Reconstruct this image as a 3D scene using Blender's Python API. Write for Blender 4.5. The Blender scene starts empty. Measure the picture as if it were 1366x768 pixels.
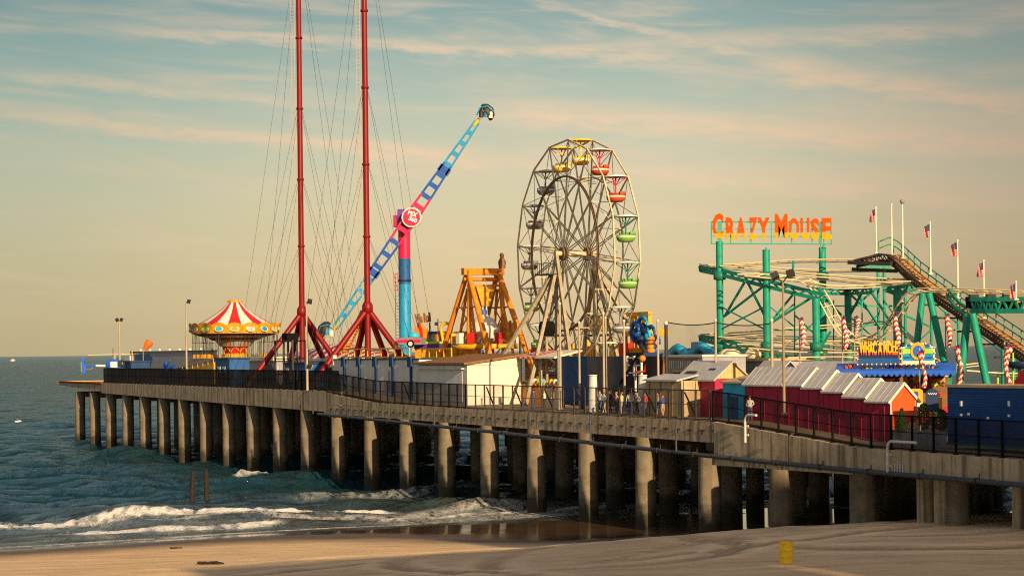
import bpy, math, random
import numpy as np
from mathutils import Vector, Matrix
R = math.radians
random.seed(7); rng = np.random.default_rng(7)
scene = bpy.context.scene
COL = scene.collection

# ------------------------------------------------------------------ camera
H = 13.4                 # eye height over the sea
FPX = 2500.0             # focal length in photo pixels (photo 1366 wide)
TH = 0.0111              # slight roll of the camera
YC = 467.2               # photo row of the horizon at the middle column
cam_d = bpy.data.cameras.new('camera'); cam = bpy.data.objects.new('camera', cam_d); COL.objects.link(cam)
cam_d.sensor_width = 36; cam_d.lens = 36*FPX/1366.0
cam_d.shift_y = (YC-384.0)/1366.0
cam_d.clip_start = 1; cam_d.clip_end = 60000
cR = Vector((math.cos(TH), 0, -math.sin(TH))); cU = Vector((math.sin(TH), 0, math.cos(TH))); cB = Vector((0, -1, 0))
m4 = Matrix((cR, cU, cB)).transposed().to_4x4(); m4.translation = (0, 0, H)
cam.matrix_world = m4
scene.camera = cam

# ------------------------------------------------------------------ sun and sky
SUN_AZ = R(24.0)         # sun stands behind the camera, this far round to the right
SUN_EL = R(18.0)
sv = Vector((math.sin(SUN_AZ)*math.cos(SUN_EL), -math.cos(SUN_AZ)*math.cos(SUN_EL), math.sin(SUN_EL)))
sun_d = bpy.data.lights.new('sun', 'SUN'); sun = bpy.data.objects.new('sun', sun_d); COL.objects.link(sun)
sun_d.energy = 5.0; sun_d.color = (1.0, 0.70, 0.38); sun_d.angle = R(0.53)
sun.rotation_euler = sv.to_track_quat('Z', 'Y').to_euler()
sun.location = (60, -120, 90)

scene.view_settings.view_transform = 'Standard'; scene.view_settings.look = 'None'
scene.view_settings.exposure = 0.7; scene.view_settings.gamma = 1.0; scene.view_settings.use_curve_mapping = False
try:
    scene.cycles.use_denoising = False; scene.cycles.filter_width = 1.1; scene.cycles.use_adaptive_sampling = False
    scene.cycles.max_bounces = 6; scene.cycles.transparent_max_bounces = 24
    scene.cycles.caustics_reflective = False; scene.cycles.caustics_refractive = False
    scene.cycles.sample_clamp_indirect = 4
except Exception: pass

world = bpy.data.worlds.new('World'); scene.world = world; world.use_nodes = True
wt = world.node_tree; wt.nodes.clear(); wl = wt.links
def wn(t, **k):
    n = wt.nodes.new(t)
    for a, b in k.items(): setattr(n, a, b)
    return n
def wm(op, a, b=None, c=None, clamp=False):
    n = wn('ShaderNodeMath', operation=op); n.use_clamp = clamp
    for i, v in enumerate((a, b, c)):
        if v is None: continue
        if isinstance(v, (int, float)): n.inputs[i].default_value = v
        else: wl.new(v, n.inputs[i])
    return n.outputs[0]
tc = wn('ShaderNodeTexCoord'); sx = wn('ShaderNodeSeparateXYZ'); wl.new(tc.outputs['Generated'], sx.inputs[0])
az = wm('ARCTAN2', sx.outputs[0], sx.outputs[1])
hyp = wm('SQRT', wm('ADD', wm('MULTIPLY', sx.outputs[0], sx.outputs[0]), wm('MULTIPLY', sx.outputs[1], sx.outputs[1])))
el = wm('DIVIDE', sx.outputs[2], wm('MAXIMUM', hyp, 0.001))
def srgb(r, g, b):
    f = lambda v: (v/255/12.92) if v/255 <= 0.04045 else ((v/255+0.055)/1.055)**2.4
    return (f(r), f(g), f(b), 1)
ramp = wn('ShaderNodeValToRGB'); wl.new(wm('MULTIPLY', el, 2.0), ramp.inputs[0])
cr = ramp.color_ramp; cr.interpolation = 'B_SPLINE'
stops = [(0.0, srgb(216, 188, 142)), (0.07, srgb(224, 199, 152)), (0.15, srgb(220, 207, 168)), (0.22, srgb(204, 204, 176)), (0.29, srgb(172, 190, 176)), (0.37, srgb(138, 165, 163)),
         (0.5, srgb(116, 144, 152)), (0.8, srgb(106, 128, 146)), (1.0, srgb(100, 120, 142))]
cr.elements[0].position = stops[0][0]; cr.elements[0].color = stops[0][1]
cr.elements[1].position = stops[-1][0]; cr.elements[1].color = stops[-1][1]
for p, c in stops[1:-1]:
    e = cr.elements.new(p); e.color = c
# thin cirrus streaks, laid out by compass bearing and height over the horizon
cmb = wn('ShaderNodeCombineXYZ'); wl.new(wm('MULTIPLY', az, 9.0), cmb.inputs[0])
wl.new(wm('ADD', wm('MULTIPLY', el, 75.0), wm('MULTIPLY', az, 5.5)), cmb.inputs[1])
nz = wn('ShaderNodeTexNoise'); nz.inputs['Scale'].default_value = 1.0; nz.inputs['Detail'].default_value = 7; nz.inputs['Roughness'].default_value = 0.6
nz.inputs['Distortion'].default_value = 0.5
wl.new(cmb.outputs[0], nz.inputs['Vector'])
cmb2 = wn('ShaderNodeCombineXYZ'); wl.new(wm('MULTIPLY', az, 42.0), cmb2.inputs[0])
wl.new(wm('ADD', wm('MULTIPLY', el, 170.0), wm('MULTIPLY', az, 16.0)), cmb2.inputs[1])
nz2 = wn('ShaderNodeTexNoise'); nz2.inputs['Scale'].default_value = 1.0; nz2.inputs['Detail'].default_value = 6; nz2.inputs['Roughness'].default_value = 0.65
wl.new(cmb2.outputs[0], nz2.inputs['Vector'])
wob = wm('MULTIPLY', wm('SUBTRACT', nz2.outputs[0], 0.5), 0.010)
wob2 = wm('MULTIPLY', wm('SUBTRACT', nz.outputs[0], 0.5), 0.016)
def sstep(x, a, b):
    n = wn('ShaderNodeMapRange', interpolation_type='SMOOTHSTEP'); wl.new(x, n.inputs[0])
    n.inputs[1].default_value = a; n.inputs[2].default_value = b
    n.inputs[3].default_value = 0; n.inputs[4].default_value = 1
    return n.outputs[0]
def A(px): return (px-683)/FPX
def E(px, py): return (YC-(px-683)*TH-py)/FPX
tot = None
bands = [  # (x0,y0,x1,y1, halfwidth px, fade px, strength)
    (150, 46, 930, 76, 12, 260, .8), (20, 112, 430, 138, 12, 160, .7), (0, 158, 700, 219, 14, 200, 1.0), (640, 210, 1400, 285, 16, 300, .8),
    (690, 70, 1330, 48, 16, 260, .65), (660, 148, 1400, 205, 24, 160, 1.0), (1000, 88, 1420, 165, 26, 160, .9),
    (720, 2, 1260, 150, 9, 160, .7), (860, 225, 1400, 265, 24, 260, .5), (1040, 150, 1440, 180, 34, 220, .6)]
for (x0, y0, x1, y1, hw, fd, st) in bands:
    a0, a1, e0, e1 = A(x0), A(x1), E(x0, y0), E(x1, y1)
    b = (e1-e0)/(a1-a0)
    line = wm('ADD', wm('MULTIPLY', wm('SUBTRACT', az, a0), b), e0)
    d = wm('ABSOLUTE', wm('ADD', wm('ADD', wm('SUBTRACT', el, line), wob), wob2))
    v = wm('SUBTRACT', 1.0, sstep(d, 0.0, hw*1.5/FPX))
    v = wm('MULTIPLY', v, sstep(az, a0-fd/2/FPX, a0+fd/2/FPX))
    v = wm('MULTIPLY', v, wm('SUBTRACT', 1.0, sstep(az, a1-fd/2/FPX, a1+fd/2/FPX)))
    v = wm('MULTIPLY', v, st)
    tot = v if tot is None else wm('MAXIMUM', tot, v)
tex = sstep(nz2.outputs[0], 0.25, 0.7)
tot = wm('MULTIPLY', tot, wm('ADD', wm('MULTIPLY', tex, 0.6), 0.4))
gen = wm('MULTIPLY', sstep(nz.outputs[0], 0.42, 0.75), 0.5)
gen = wm('MULTIPLY', gen, sstep(el, 0.0, 0.05))
tot = wm('MAXIMUM', tot, gen)
tot = wm('MULTIPLY', tot, 0.95, clamp=True)
mx = wn('ShaderNodeMix', data_type='RGBA'); wl.new(tot, mx.inputs[0]); wl.new(ramp.outputs[0], mx.inputs[6])
mx.inputs[7].default_value = srgb(240, 208, 172)
tint = wn('ShaderNodeMix', data_type='RGBA', blend_type='MULTIPLY'); wl.new(sstep(az, 0.06, 0.31), tint.inputs[0]); wl.new(mx.outputs[2], tint.inputs[6]); tint.inputs[7].default_value = (.64, .62, .64, 1)
tin2 = wn('ShaderNodeMix', data_type='RGBA', blend_type='MULTIPLY'); wl.new(sstep(wm('MULTIPLY', az, -1.0), 0.04, 0.29), tin2.inputs[0]); wl.new(tint.outputs[2], tin2.inputs[6]); tin2.inputs[7].default_value = (.72, .81, .85, 1)
sky = wn('ShaderNodeTexSky', sky_type='NISHITA'); sky.sun_disc = False; sky.sun_elevation = SUN_EL
sky.sun_rotation = math.pi-SUN_AZ; sky.air_density = 1.2; sky.dust_density = 2.0
bg1 = wn('ShaderNodeBackground'); wl.new(sky.outputs[0], bg1.inputs[0]); bg1.inputs[1].default_value = 0.05
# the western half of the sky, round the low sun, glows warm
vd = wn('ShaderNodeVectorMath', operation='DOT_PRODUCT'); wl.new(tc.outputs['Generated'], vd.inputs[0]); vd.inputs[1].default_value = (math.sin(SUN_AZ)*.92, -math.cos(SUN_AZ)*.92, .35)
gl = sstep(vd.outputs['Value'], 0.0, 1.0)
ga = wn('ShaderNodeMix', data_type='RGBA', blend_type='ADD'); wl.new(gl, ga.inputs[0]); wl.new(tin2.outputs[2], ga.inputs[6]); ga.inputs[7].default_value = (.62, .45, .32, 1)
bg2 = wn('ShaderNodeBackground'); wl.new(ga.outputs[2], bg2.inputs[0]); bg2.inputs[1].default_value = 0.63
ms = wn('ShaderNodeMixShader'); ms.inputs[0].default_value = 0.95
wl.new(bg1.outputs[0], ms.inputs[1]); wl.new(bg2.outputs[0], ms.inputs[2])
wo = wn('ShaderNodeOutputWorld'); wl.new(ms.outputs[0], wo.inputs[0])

# ------------------------------------------------------------------ frames
K = 8.642                                     # pile spacing along the pier
DS = Vector((0.4630, -0.8864, 0)); DT = Vector((0.8864, 0.4630, 0))
P0 = Vector((-66.08, 286.3, 0)); PT0 = P0.dot(DT)
PR = math.atan2(DS.y, DS.x)
def pier(s, t, z=0.0): return P0+DS*s+DT*t+Vector((0, 0, z))
def ray(px, py):
    a = (px-683)/FPX; b = (YC-py)/FPX
    return a*math.cos(TH)+b*math.sin(TH), -a*math.sin(TH)+b*math.cos(TH)
def at_y(px, py, Y):
    a, c = ray(px, py); return Vector((a*Y, Y, H+c*Y))
def Yof(px, t, py=467): a, c = ray(px, py); return (PT0+t)/(DT.x*a+DT.y)
def at_t(px, py, t): return at_y(px, py, Yof(px, t, py))
def st(px, py, t):
    """pier coordinates (s, t, z) of photo point at the given distance across the pier"""
    v = at_t(px, py, t); d = v-P0
    return Vector((d.dot(DS), t, v.z))
def zu(u): return H*(1-u/118.8)
TOPK = [(-3, 36.7), (12.2, 36.7), (13.74, 43.7), (16, 45), (20.5, 45), (22.3, 55), (27, 57.2), (60, 58)]
def deck_z(k): return zu(np.interp(k, [a for a, b in TOPK], [b for a, b in TOPK]))
def deck_at(px, t): return deck_z(st(px, 500, t).x/K)

# ------------------------------------------------------------------ mesh builder
class MB:
    def __init__(s): s.V = []; s.F = []; s.M = []; s.S = []
    def add(s, vs, fs, m=0, smooth=False):
        o = len(s.V); s.V += [tuple(v) for v in vs]
        for i, f in enumerate(fs):
            s.F.append([o+j for j in f]); s.M.append(m[i] if isinstance(m, (list, tuple)) else m); s.S.append(smooth)
        return s
    def box(s, c, d, m=0, rot=None):
        c = Vector(c); hx, hy, hz = d[0]/2, d[1]/2, d[2]/2
        vs = [Vector((x, y, z)) for z in (-hz, hz) for x, y in ((-hx, -hy), (hx, -hy), (hx, hy), (-hx, hy))]
        if rot is not None: vs = [rot @ v for v in vs]
        return s.add([c+v for v in vs], [(3, 2, 1, 0), (4, 5, 6, 7), (0, 1, 5, 4), (1, 2, 6, 5), (2, 3, 7, 6), (3, 0, 4, 7)], m)
    def bx(s, x0, x1, y0, y1, z0, z1, m=0):
        return s.box(((x0+x1)/2, (y0+y1)/2, (z0+z1)/2), (abs(x1-x0), abs(y1-y0), abs(z1-z0)), m)
    def beam(s, a, b, w, h=None, m=0, up=(0, 0, 1)):
        a = Vector(a); b = Vector(b); d = b-a; L = d.length
        if L < 1e-6: return s
        h = w if h is None else h
        z = d/L; x = Vector(up).cross(z)
        if x.length < 1e-4: x = Vector((1, 0, 0)).cross(z)
        x.normalize(); y = z.cross(x)
        return s.box((a+b)/2, (w, h, L), m, Matrix((x, y, z)).transposed())
    def tube(s, pts, r, n=8, m=0, caps=True, smooth=True):
        pts = [Vector(p) for p in pts]; N = len(pts)
        rs = r if isinstance(r, (list, tuple)) else [r]*N
        t0 = (pts[1]-pts[0]).normalized()
        ref = Vector((0, 0, 1)) if abs(t0.z) < 0.9 else Vector((1, 0, 0))
        x = ref.cross(t0).normalized(); rings = []
        for i in range(N):
            t = (pts[min(i+1, N-1)]-pts[max(i-1, 0)])
            if t.length < 1e-9: t = t0
            t.normalize(); x = (x-t*x.dot(t)).normalized(); y = t.cross(x)
            rings.append([pts[i]+(x*math.cos(2*math.pi*k/n)+y*math.sin(2*math.pi*k/n))*rs[i] for k in range(n)])
        vs = [v for q in rings for v in q]; fs = []
        for i in range(N-1):
            for k in range(n):
                fs.append((i*n+k, i*n+(k+1) % n, (i+1)*n+(k+1) % n, (i+1)*n+k))
        s.add(vs, fs, m, smooth)
        if caps:
            s.add(rings[0], [tuple(range(n))[::-1]], m); s.add(rings[-1], [tuple(range(n))], m)
        return s
    def lathe(s, prof, n=24, c=(0, 0, 0), m=0, mf=None, smooth=True, arc=1.0):
        c = Vector(c); vs = []; fs = []; ms = []
        cnt = n if arc >= 1 else n+1
        for (r, z) in prof:
            for k in range(cnt):
                a = 2*math.pi*arc*k/n; vs.append(c+Vector((r*math.cos(a), r*math.sin(a), z)))
        for i in range(len(prof)-1):
            for k in range(n):
                k2 = (k+1) % cnt
                fs.append((i*cnt+k, i*cnt+k2, (i+1)*cnt+k2, (i+1)*cnt+k)); ms.append(mf(i, k) if mf else m)
        return s.add(vs, fs, ms, smooth)
    def prism(s, poly, o, ux, uy, th, m=0):
        """2-D outline extruded along ux x uy by th"""
        o = Vector(o); ux = Vector(ux); uy = Vector(uy); nn = ux.cross(uy).normalized()*th
        n = len(poly); a = [o+ux*p[0]+uy*p[1] for p in poly]; b = [v+nn for v in a]
        fs = [tuple(range(n))[::-1], tuple(range(n, 2*n))]+[(i, (i+1) % n, n+(i+1) % n, n+i) for i in range(n)]
        return s.add(a+b, fs, m)
    def ball(s, c, r, nu=12, nv=8, m=0):
        r = r if isinstance(r, (list, tuple)) else (r, r, r); c = Vector(c)
        vs = []; fs = []
        for j in range(nv+1):
            p = math.pi*j/nv
            for i in range(nu):
                a = 2*math.pi*i/nu; vs.append(c+Vector((r[0]*math.sin(p)*math.cos(a), r[1]*math.sin(p)*math.sin(a), -r[2]*math.cos(p))))
        for j in range(nv):
            for i in range(nu):
                fs.append((j*nu+i, j*nu+(i+1) % nu, (j+1)*nu+(i+1) % nu, (j+1)*nu+i))
        return s.add(vs, fs, m, True)
    def build(s, name, mats, parent=None, loc=None):
        me = bpy.data.meshes.new(name); me.from_pydata(s.V, [], s.F)
        mats = mats if isinstance(mats, (list, tuple)) else [mats]
        for q in mats: me.materials.append(q)
        me.polygons.foreach_set('material_index', s.M); me.polygons.foreach_set('use_smooth', s.S)
        me.update(); o = bpy.data.objects.new(name, me); COL.objects.link(o)
        if parent: o.parent = parent
        if loc: o.location = loc
        return o
def tag(o, label=None, cat=None, group=None, kind=None):
    if label: o['label'] = label
    if cat: o['category'] = cat
    if group: o['group'] = group
    if kind: o['kind'] = kind
    return o
def thing(name, label, cat, loc, rot=PR, group=None):
    o = bpy.data.objects.new(name, None); COL.objects.link(o)
    o.location = loc; o.rotation_euler = (0, 0, rot); o.empty_display_size = 0.5
    return tag(o, label, cat, group)
def kids(o): return [c for c in COL.objects if c.parent == o]
def copy_tree(o, parent=None):
    ch = list(o.children); c = o.copy(); COL.objects.link(c)
    if parent: c.parent = parent
    for q in ch: copy_tree(q, c)
    return c

# ------------------------------------------------------------------ materials
def material(name, col, rough=0.6, var=0.18, scale=1.5, metal=0.0, bump=0.0, bscale=12.0, streak=0.0, streak_col=(0.05, 0.04, 0.03), spec=0.25):
    m = bpy.data.materials.new(name); m.use_nodes = True; nt = m.node_tree; L = nt.links
    b = nt.nodes['Principled BSDF']; b.inputs['Roughness'].default_value = rough; b.inputs['Metallic'].default_value = metal
    b.inputs['Specular IOR Level'].default_value = spec
    g = nt.nodes.new('ShaderNodeNewGeometry')
    n = nt.nodes.new('ShaderNodeTexNoise'); n.inputs['Scale'].default_value = scale; n.inputs['Detail'].default_value = 5; n.inputs['Roughness'].default_value = 0.65
    L.new(g.outputs['Position'], n.inputs['Vector'])
    mr = nt.nodes.new('ShaderNodeMapRange'); mr.inputs[1].default_value = .3; mr.inputs[2].default_value = .7
    mr.inputs[3].default_value = 1-var; mr.inputs[4].default_value = 1+var*0.6
    L.new(n.outputs[0], mr.inputs[0])
    mul = nt.nodes.new('ShaderNodeMix'); mul.data_type = 'RGBA'; mul.blend_type = 'MULTIPLY'; mul.inputs[0].default_value = 1
    mul.inputs[6].default_value = (*col, 1); L.new(mr.outputs[0], mul.inputs[7])
    out = mul.outputs[2]
    if streak > 0:
        mp = nt.nodes.new('ShaderNodeMapping'); mp.inputs['Scale'].default_value = (2.2, 2.2, 0.12); L.new(g.outputs['Position'], mp.inputs[0])
        n2 = nt.nodes.new('ShaderNodeTexNoise'); n2.inputs['Scale'].default_value = 1.0; n2.inputs['Detail'].default_value = 4; L.new(mp.outputs[0], n2.inputs['Vector'])
        r2 = nt.nodes.new('ShaderNodeMapRange'); r2.inputs[1].default_value = .47; r2.inputs[2].default_value = .66; r2.inputs[4].default_value = streak; L.new(n2.outputs[0], r2.inputs[0])
        x2 = nt.nodes.new('ShaderNodeMix'); x2.data_type = 'RGBA'; L.new(r2.outputs[0], x2.inputs[0]); L.new(out, x2.inputs[6]); x2.inputs[7].default_value = (*streak_col, 1)
        out = x2.outputs[2]
    L.new(out, b.inputs['Base Color'])
    if bump > 0:
        n3 = nt.nodes.new('ShaderNodeTexNoise'); n3.inputs['Scale'].default_value = bscale; n3.inputs['Detail'].default_value = 4; L.new(g.outputs['Position'], n3.inputs['Vector'])
        bp = nt.nodes.new('ShaderNodeBump'); bp.inputs['Strength'].default_value = bump; bp.inputs['Distance'].default_value = 0.05; L.new(n3.outputs[0], bp.inputs['Height']); L.new(bp.outputs[0], b.inputs['Normal'])
    m.diffuse_color = (*col, 1)
    return m
def screen_material(name, col, opacity, var=0.2):
    """woven wind-screen or wire mesh: part of the light passes through the holes"""
    m = material(name, col, 0.8, 0.3, 0.6); nt = m.node_tree; L = nt.links
    b = nt.nodes['Principled BSDF']; o = nt.nodes['Material Output']
    g = nt.nodes.new('ShaderNodeNewGeometry'); n = nt.nodes.new('ShaderNodeTexNoise'); n.inputs['Scale'].default_value = 0.35; n.inputs['Detail'].default_value = 3
    L.new(g.outputs['Position'], n.inputs['Vector'])
    mr = nt.nodes.new('ShaderNodeMapRange'); mr.inputs[1].default_value = .35; mr.inputs[2].default_value = .65
    mr.inputs[3].default_value = max(0, opacity-var); mr.inputs[4].default_value = min(1, opacity+var); L.new(n.outputs[0], mr.inputs[0])
    t = nt.nodes.new('ShaderNodeBsdfTransparent'); ms_ = nt.nodes.new('ShaderNodeMixShader')
    L.new(mr.outputs[0], ms_.inputs[0]); L.new(t.outputs[0], ms_.inputs[1]); L.new(b.outputs[0], ms_.inputs[2]); L.new(ms_.outputs[0], o.inputs['Surface'])
    return m
M = {}
def defm(k, *a, **kw): M[k] = material(k, *a, **kw)
defm('red_paint', (.17, .004, .006), .45); defm('bright_red', (.50, .018, .018), .45); defm('white_paint', (.62, .60, .56), .5, .12); defm('cream_paint', (.74, .65, .46), .5)
defm('green_paint', (.008, .26, .18), .4, .25); defm('dark_green', (.01, .16, .11), .5); defm('cream_rail', (.62, .51, .31), .4); defm('gold', (.58, .29, .02), .4, .35, 3)
defm('yellow_paint', (.64, .36, .02), .45, .2); defm('orange_paint', (.62, .21, .015), .45, .25); defm('brown_wood', (.22, .11, .045), .7, .3, 3, bump=.3)
defm('plank_wood', (.46, .27, .10), .7, .3, 3, bump=.3); defm('dark_steel', (.035, .03, .03), .5); defm('grey_steel', (.22, .22, .22), .5); defm('pale_steel', (.34, .29, .21), .45)
defm('black_rubber', (.005, .005, .006), .8, spec=.1); defm('navy', (.012, .03, .10), .5, .3); defm('blue_paint', (.010, .085, .28), .5, .25); defm('container_blue', (.007, .06, .25), .5, .3); defm('bright_blue', (.02, .12, .62), .4)
defm('sky_blue', (.03, .40, .66), .4, .15); defm('cyan', (.012, .24, .50), .45); defm('pink', (.62, .015, .09), .4); defm('magenta_wall', (.36, .014, .055), .55, .15, .8, streak=.12)
defm('orange_wall', (.60, .075, .015), .55, .12); defm('grey_roof', (.42, .42, .44), .45, .2, 1.2); defm('grey_wall', (.33, .34, .38), .6, .15, streak=.15)
defm('trailer_white', (.62, .63, .62), .5, .1, .7, streak=.2, streak_col=(.3, .27, .22)); defm('lit_white', (.62, .58, .51), .6, .1); defm('tan_wall', (.42, .33, .19), .6, .15, streak=.15)
defm('yellow_siding', (.52, .39, .16), .6, .1); defm('purple', (.12, .03, .30), .5); defm('lime', (.30, .60, .06), .5); defm('wheel_steel', (.54, .45, .29), .5, .35, 2.5); defm('leg_steel', (.30, .26, .18), .5, .35, 2.0); defm('arm_blue', (.010, .075, .36), .4, .2); defm('lamp_bronze', (.24, .18, .11), .5)
defm('wheel_ring', (.17, .10, .055), .55, .3); defm('gondola_green', (.16, .38, .06), .4); defm('gondola_red', (.48, .075, .03), .4); defm('gondola_yellow', (.74, .50, .05), .4); defm('gondola_grey', (.20, .21, .23), .4)
defm('dark_blue_panel', (.01, .05, .16), .7, .3); defm('grey_fabric', (.085, .08, .095), .85, .3, 1.0, streak=.3, streak_col=(.03, .03, .04)); defm('dark_fabric', (.03, .03, .04), .85, .35, 1.0)
defm('concrete', (.40, .33, .235), .85, .28, .9, bump=.4, streak=.85, streak_col=(.11, .085, .055)); defm('deck_timber', (.20, .15, .10), .85, .3, 1.2)
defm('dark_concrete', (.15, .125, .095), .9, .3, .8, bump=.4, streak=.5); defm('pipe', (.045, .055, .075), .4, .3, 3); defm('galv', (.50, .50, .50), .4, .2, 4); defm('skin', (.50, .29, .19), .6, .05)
defm('windsock', (.80, .14, .02), .6); defm('brick_hotel', (.36, .27, .2), .8); defm('glass', (.03, .04, .05), .1); defm('old_timber', (.026, .018, .014), .9, .4, 4, bump=.6)
defm('barrel_yellow', (.85, .56, .02), .45, .2, 5); defm('leaf_dark', (.03, .065, .018), .7, .4, 4); defm('leaf_mid', (.06, .10, .025), .7, .4, 4); defm('net_dark', (.04, .03, .03), .8)
M['screen_left'] = screen_material('screen_left', (.022, .018, .020), .965, .03)
M['screen_middle'] = screen_material('screen_middle', (.024, .024, .030), .66, .08)
M['screen_open'] = screen_material('screen_open', (.022, .02, .02), .22, .08)
M['screen_right'] = screen_material('screen_right', (.018, .016, .020), .52, .10)
M['net'] = screen_material('net', (.05, .04, .04), .16, .06)
defm('chalk_white', (.80, .79, .76), .6, .05); defm('flag_blue', (.03, .04, .18), .7); defm('flag_red', (.55, .03, .04), .7); defm('flag_white', (.45, .41, .38), .7)
# pile concrete: weathered grey-brown, weed-dark below the tide mark
def pile_mat():
    m = material('pile_concrete', (.18, .155, .118), .85, .35, 1.1, bump=.5, streak=.5, streak_col=(.09, .07, .05)); nt = m.node_tree; L = nt.links
    b = nt.nodes['Principled BSDF']; src = b.inputs['Base Color'].links[0].from_socket
    g = nt.nodes.new('ShaderNodeNewGeometry'); sp = nt.nodes.new('ShaderNodeSeparateXYZ'); L.new(g.outputs['Position'], sp.inputs[0])
    n = nt.nodes.new('ShaderNodeTexNoise'); n.inputs['Scale'].default_value = 1.3; n.inputs['Detail'].default_value = 5; L.new(g.outputs['Position'], n.inputs['Vector'])
    ad = nt.nodes.new('ShaderNodeMath'); ad.operation = 'MULTIPLY_ADD'; L.new(n.outputs[0], ad.inputs[0]); ad.inputs[1].default_value = -2.6; L.new(sp.outputs[2], ad.inputs[2])
    mr = nt.nodes.new('ShaderNodeMapRange'); mr.inputs[1].default_value = -.35; mr.inputs[2].default_value = .75; mr.inputs[3].default_value = .92; mr.inputs[4].default_value = 0; L.new(ad.outputs[0], mr.inputs[0])
    x = nt.nodes.new('ShaderNodeMix'); x.data_type = 'RGBA'; L.new(mr.outputs[0], x.inputs[0]); L.new(src, x.inputs[6]); x.inputs[7].default_value = (.028, .027, .016, 1)
    L.new(x.outputs[2], b.inputs['Base Color']); return m
M['pile_concrete'] = pile_mat()
# ------------------------------------------------------------------ setting: sand and sea
def fnoise(x, y, seed, scale):
    """smooth value noise on numpy arrays"""
    r = np.random.default_rng(seed); T = r.random((256, 256))
    u = x/scale; v = y/scale; i = np.floor(u).astype(int); j = np.floor(v).astype(int); fu = u-i; fv = v-j
    fu = fu*fu*(3-2*fu); fv = fv*fv*(3-2*fv)
    g = lambda a, b: T[a % 256, b % 256]
    return (g(i, j)*(1-fu)+g(i+1, j)*fu)*(1-fv)+(g(i, j+1)*(1-fu)+g(i+1, j+1)*fu)*fv
def sm(x, a, b):
    q = np.clip((x-a)/(b-a), 0, 1); return q*q*(3-2*q)
def grid_mesh(name, X, Y, Z, mat, attr=None):
    nr, nc = X.shape; co = np.empty((nr*nc, 3), np.float32); co[:, 0] = X.ravel(); co[:, 1] = Y.ravel(); co[:, 2] = Z.ravel()
    idx = np.arange(nr*nc).reshape(nr, nc)
    q = np.stack([idx[:-1, :-1], idx[:-1, 1:], idx[1:, 1:], idx[1:, :-1]], -1).reshape(-1, 4).astype(np.int32)
    me = bpy.data.meshes.new(name); me.vertices.add(len(co)); me.vertices.foreach_set('co', co.ravel())
    me.loops.add(q.size); me.loops.foreach_set('vertex_index', q.ravel())
    me.polygons.add(len(q)); me.polygons.foreach_set('loop_start', np.arange(0, q.size, 4, dtype=np.int32))
    me.update(calc_edges=True); me.polygons.foreach_set('use_smooth', np.ones(len(q), bool))
    if attr is not None:
        at = me.attributes.new('foam', 'FLOAT', 'POINT'); at.data.foreach_set('value', attr.ravel().astype(np.float32))
    me.materials.append(mat); me.validate()
    o = bpy.data.objects.new(name, me); COL.objects.link(o); return o

def sand_h(s, t, want_rut=False):
    s0_ = s; s = s-26*sm(t, 14, 46)
    near = sm(t, -34, -6)           # scoured flat beside and under the pier
    base = np.interp(s, [146, 151.5, 156, 165, 177, 192, 205, 240, 500], [-.5, -.02, .22, .62, 1.1, 1.9, 2.6, 3.2, 3.6])
    flat = np.interp(s, [146, 152, 160, 170, 176, 183, 192, 197, 206, 240, 500], [-.5, -.03, .06, .14, .42, 1.25, 2.6, 3.0, 3.1, 3.3, 3.6])
    z = base*(1-near)+flat*near
    und = sm(s0_, 166, 182)
    s = s0_; z = z+und*((fnoise(s, t, 3, 9)-.5)*.22+(fnoise(s, t, 4, 3)-.5)*.09)
    rut = np.zeros_like(z)
    # wheel ruts of the beach tractor: pairs of long curves, running more or less along the shore
    trk = []
    for i, (s0, amp, wl, ph) in enumerate([(184.5, 2.4, 60, .3), (191.5, 3.4, 47, 1.5), (200.5, 2.6, 62, 3.9)]): trk.append(s-(s0+amp*np.sin(t/wl*6.28+ph)+t*.06))
    for (c0, c1, rr) in [(199, -3, 7), (199, -3, 13.5), (195, -24, 9.5), (206, -12, 20), (193, 6, 5)]: trk.append(np.hypot(s-c0, t-c1)-rr)     # turning circles
    for i, d in enumerate(trk):
        ww = .55+.35*fnoise(s, t, 300+i, 5); str_ = np.clip(1.5*fnoise(s, t, 200+i, 9)-.15, .15, 1); cleat = .82+.18*np.sin(t*6+s*6)
        dk = np.exp(-(d/ww)**4)*str_*cleat; lt = (np.exp(-((np.abs(d)-ww-.75)/.5)**2))*str_*.8
        rut = np.where(dk > np.abs(rut), dk, rut); rut = np.where((lt > np.abs(rut)), -lt, rut)
        z = z-und*.10*np.exp(-(d/ww)**4)*str_*cleat+und*.07*lt
    r3 = np.random.default_rng(5)
    for q in range(90):                      # a line of footprints and scuffs
        a_ = q/90; c0 = 201-14*a_+r3.normal(0, .35); c1 = -26+34*a_+r3.normal(0, .35); dd = ((s-c0)/.22)**2+((t-c1)/.28)**2
        near_ = dd < 12; rut[near_] = np.maximum(rut[near_], 0); z[near_] -= .07*np.exp(-dd[near_]); rut[near_] = np.maximum(rut[near_], .8*np.exp(-dd[near_]))
    return (z, rut*und) if want_rut else z
S1 = np.concatenate([np.arange(146, 215, .25), np.arange(215, 480, 6.0)]); T1 = np.concatenate([np.arange(-400, -80, 10.0), np.arange(-80, 45, .33), np.arange(45, 400, 10.0)])
SS, TT = np.meshgrid(S1, T1, indexing='ij')
ZZ, RUT = sand_h(SS, TT, True); XX = P0.x+DS.x*SS+DT.x*TT; YY = P0.y+DS.y*SS+DT.y*TT
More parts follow.
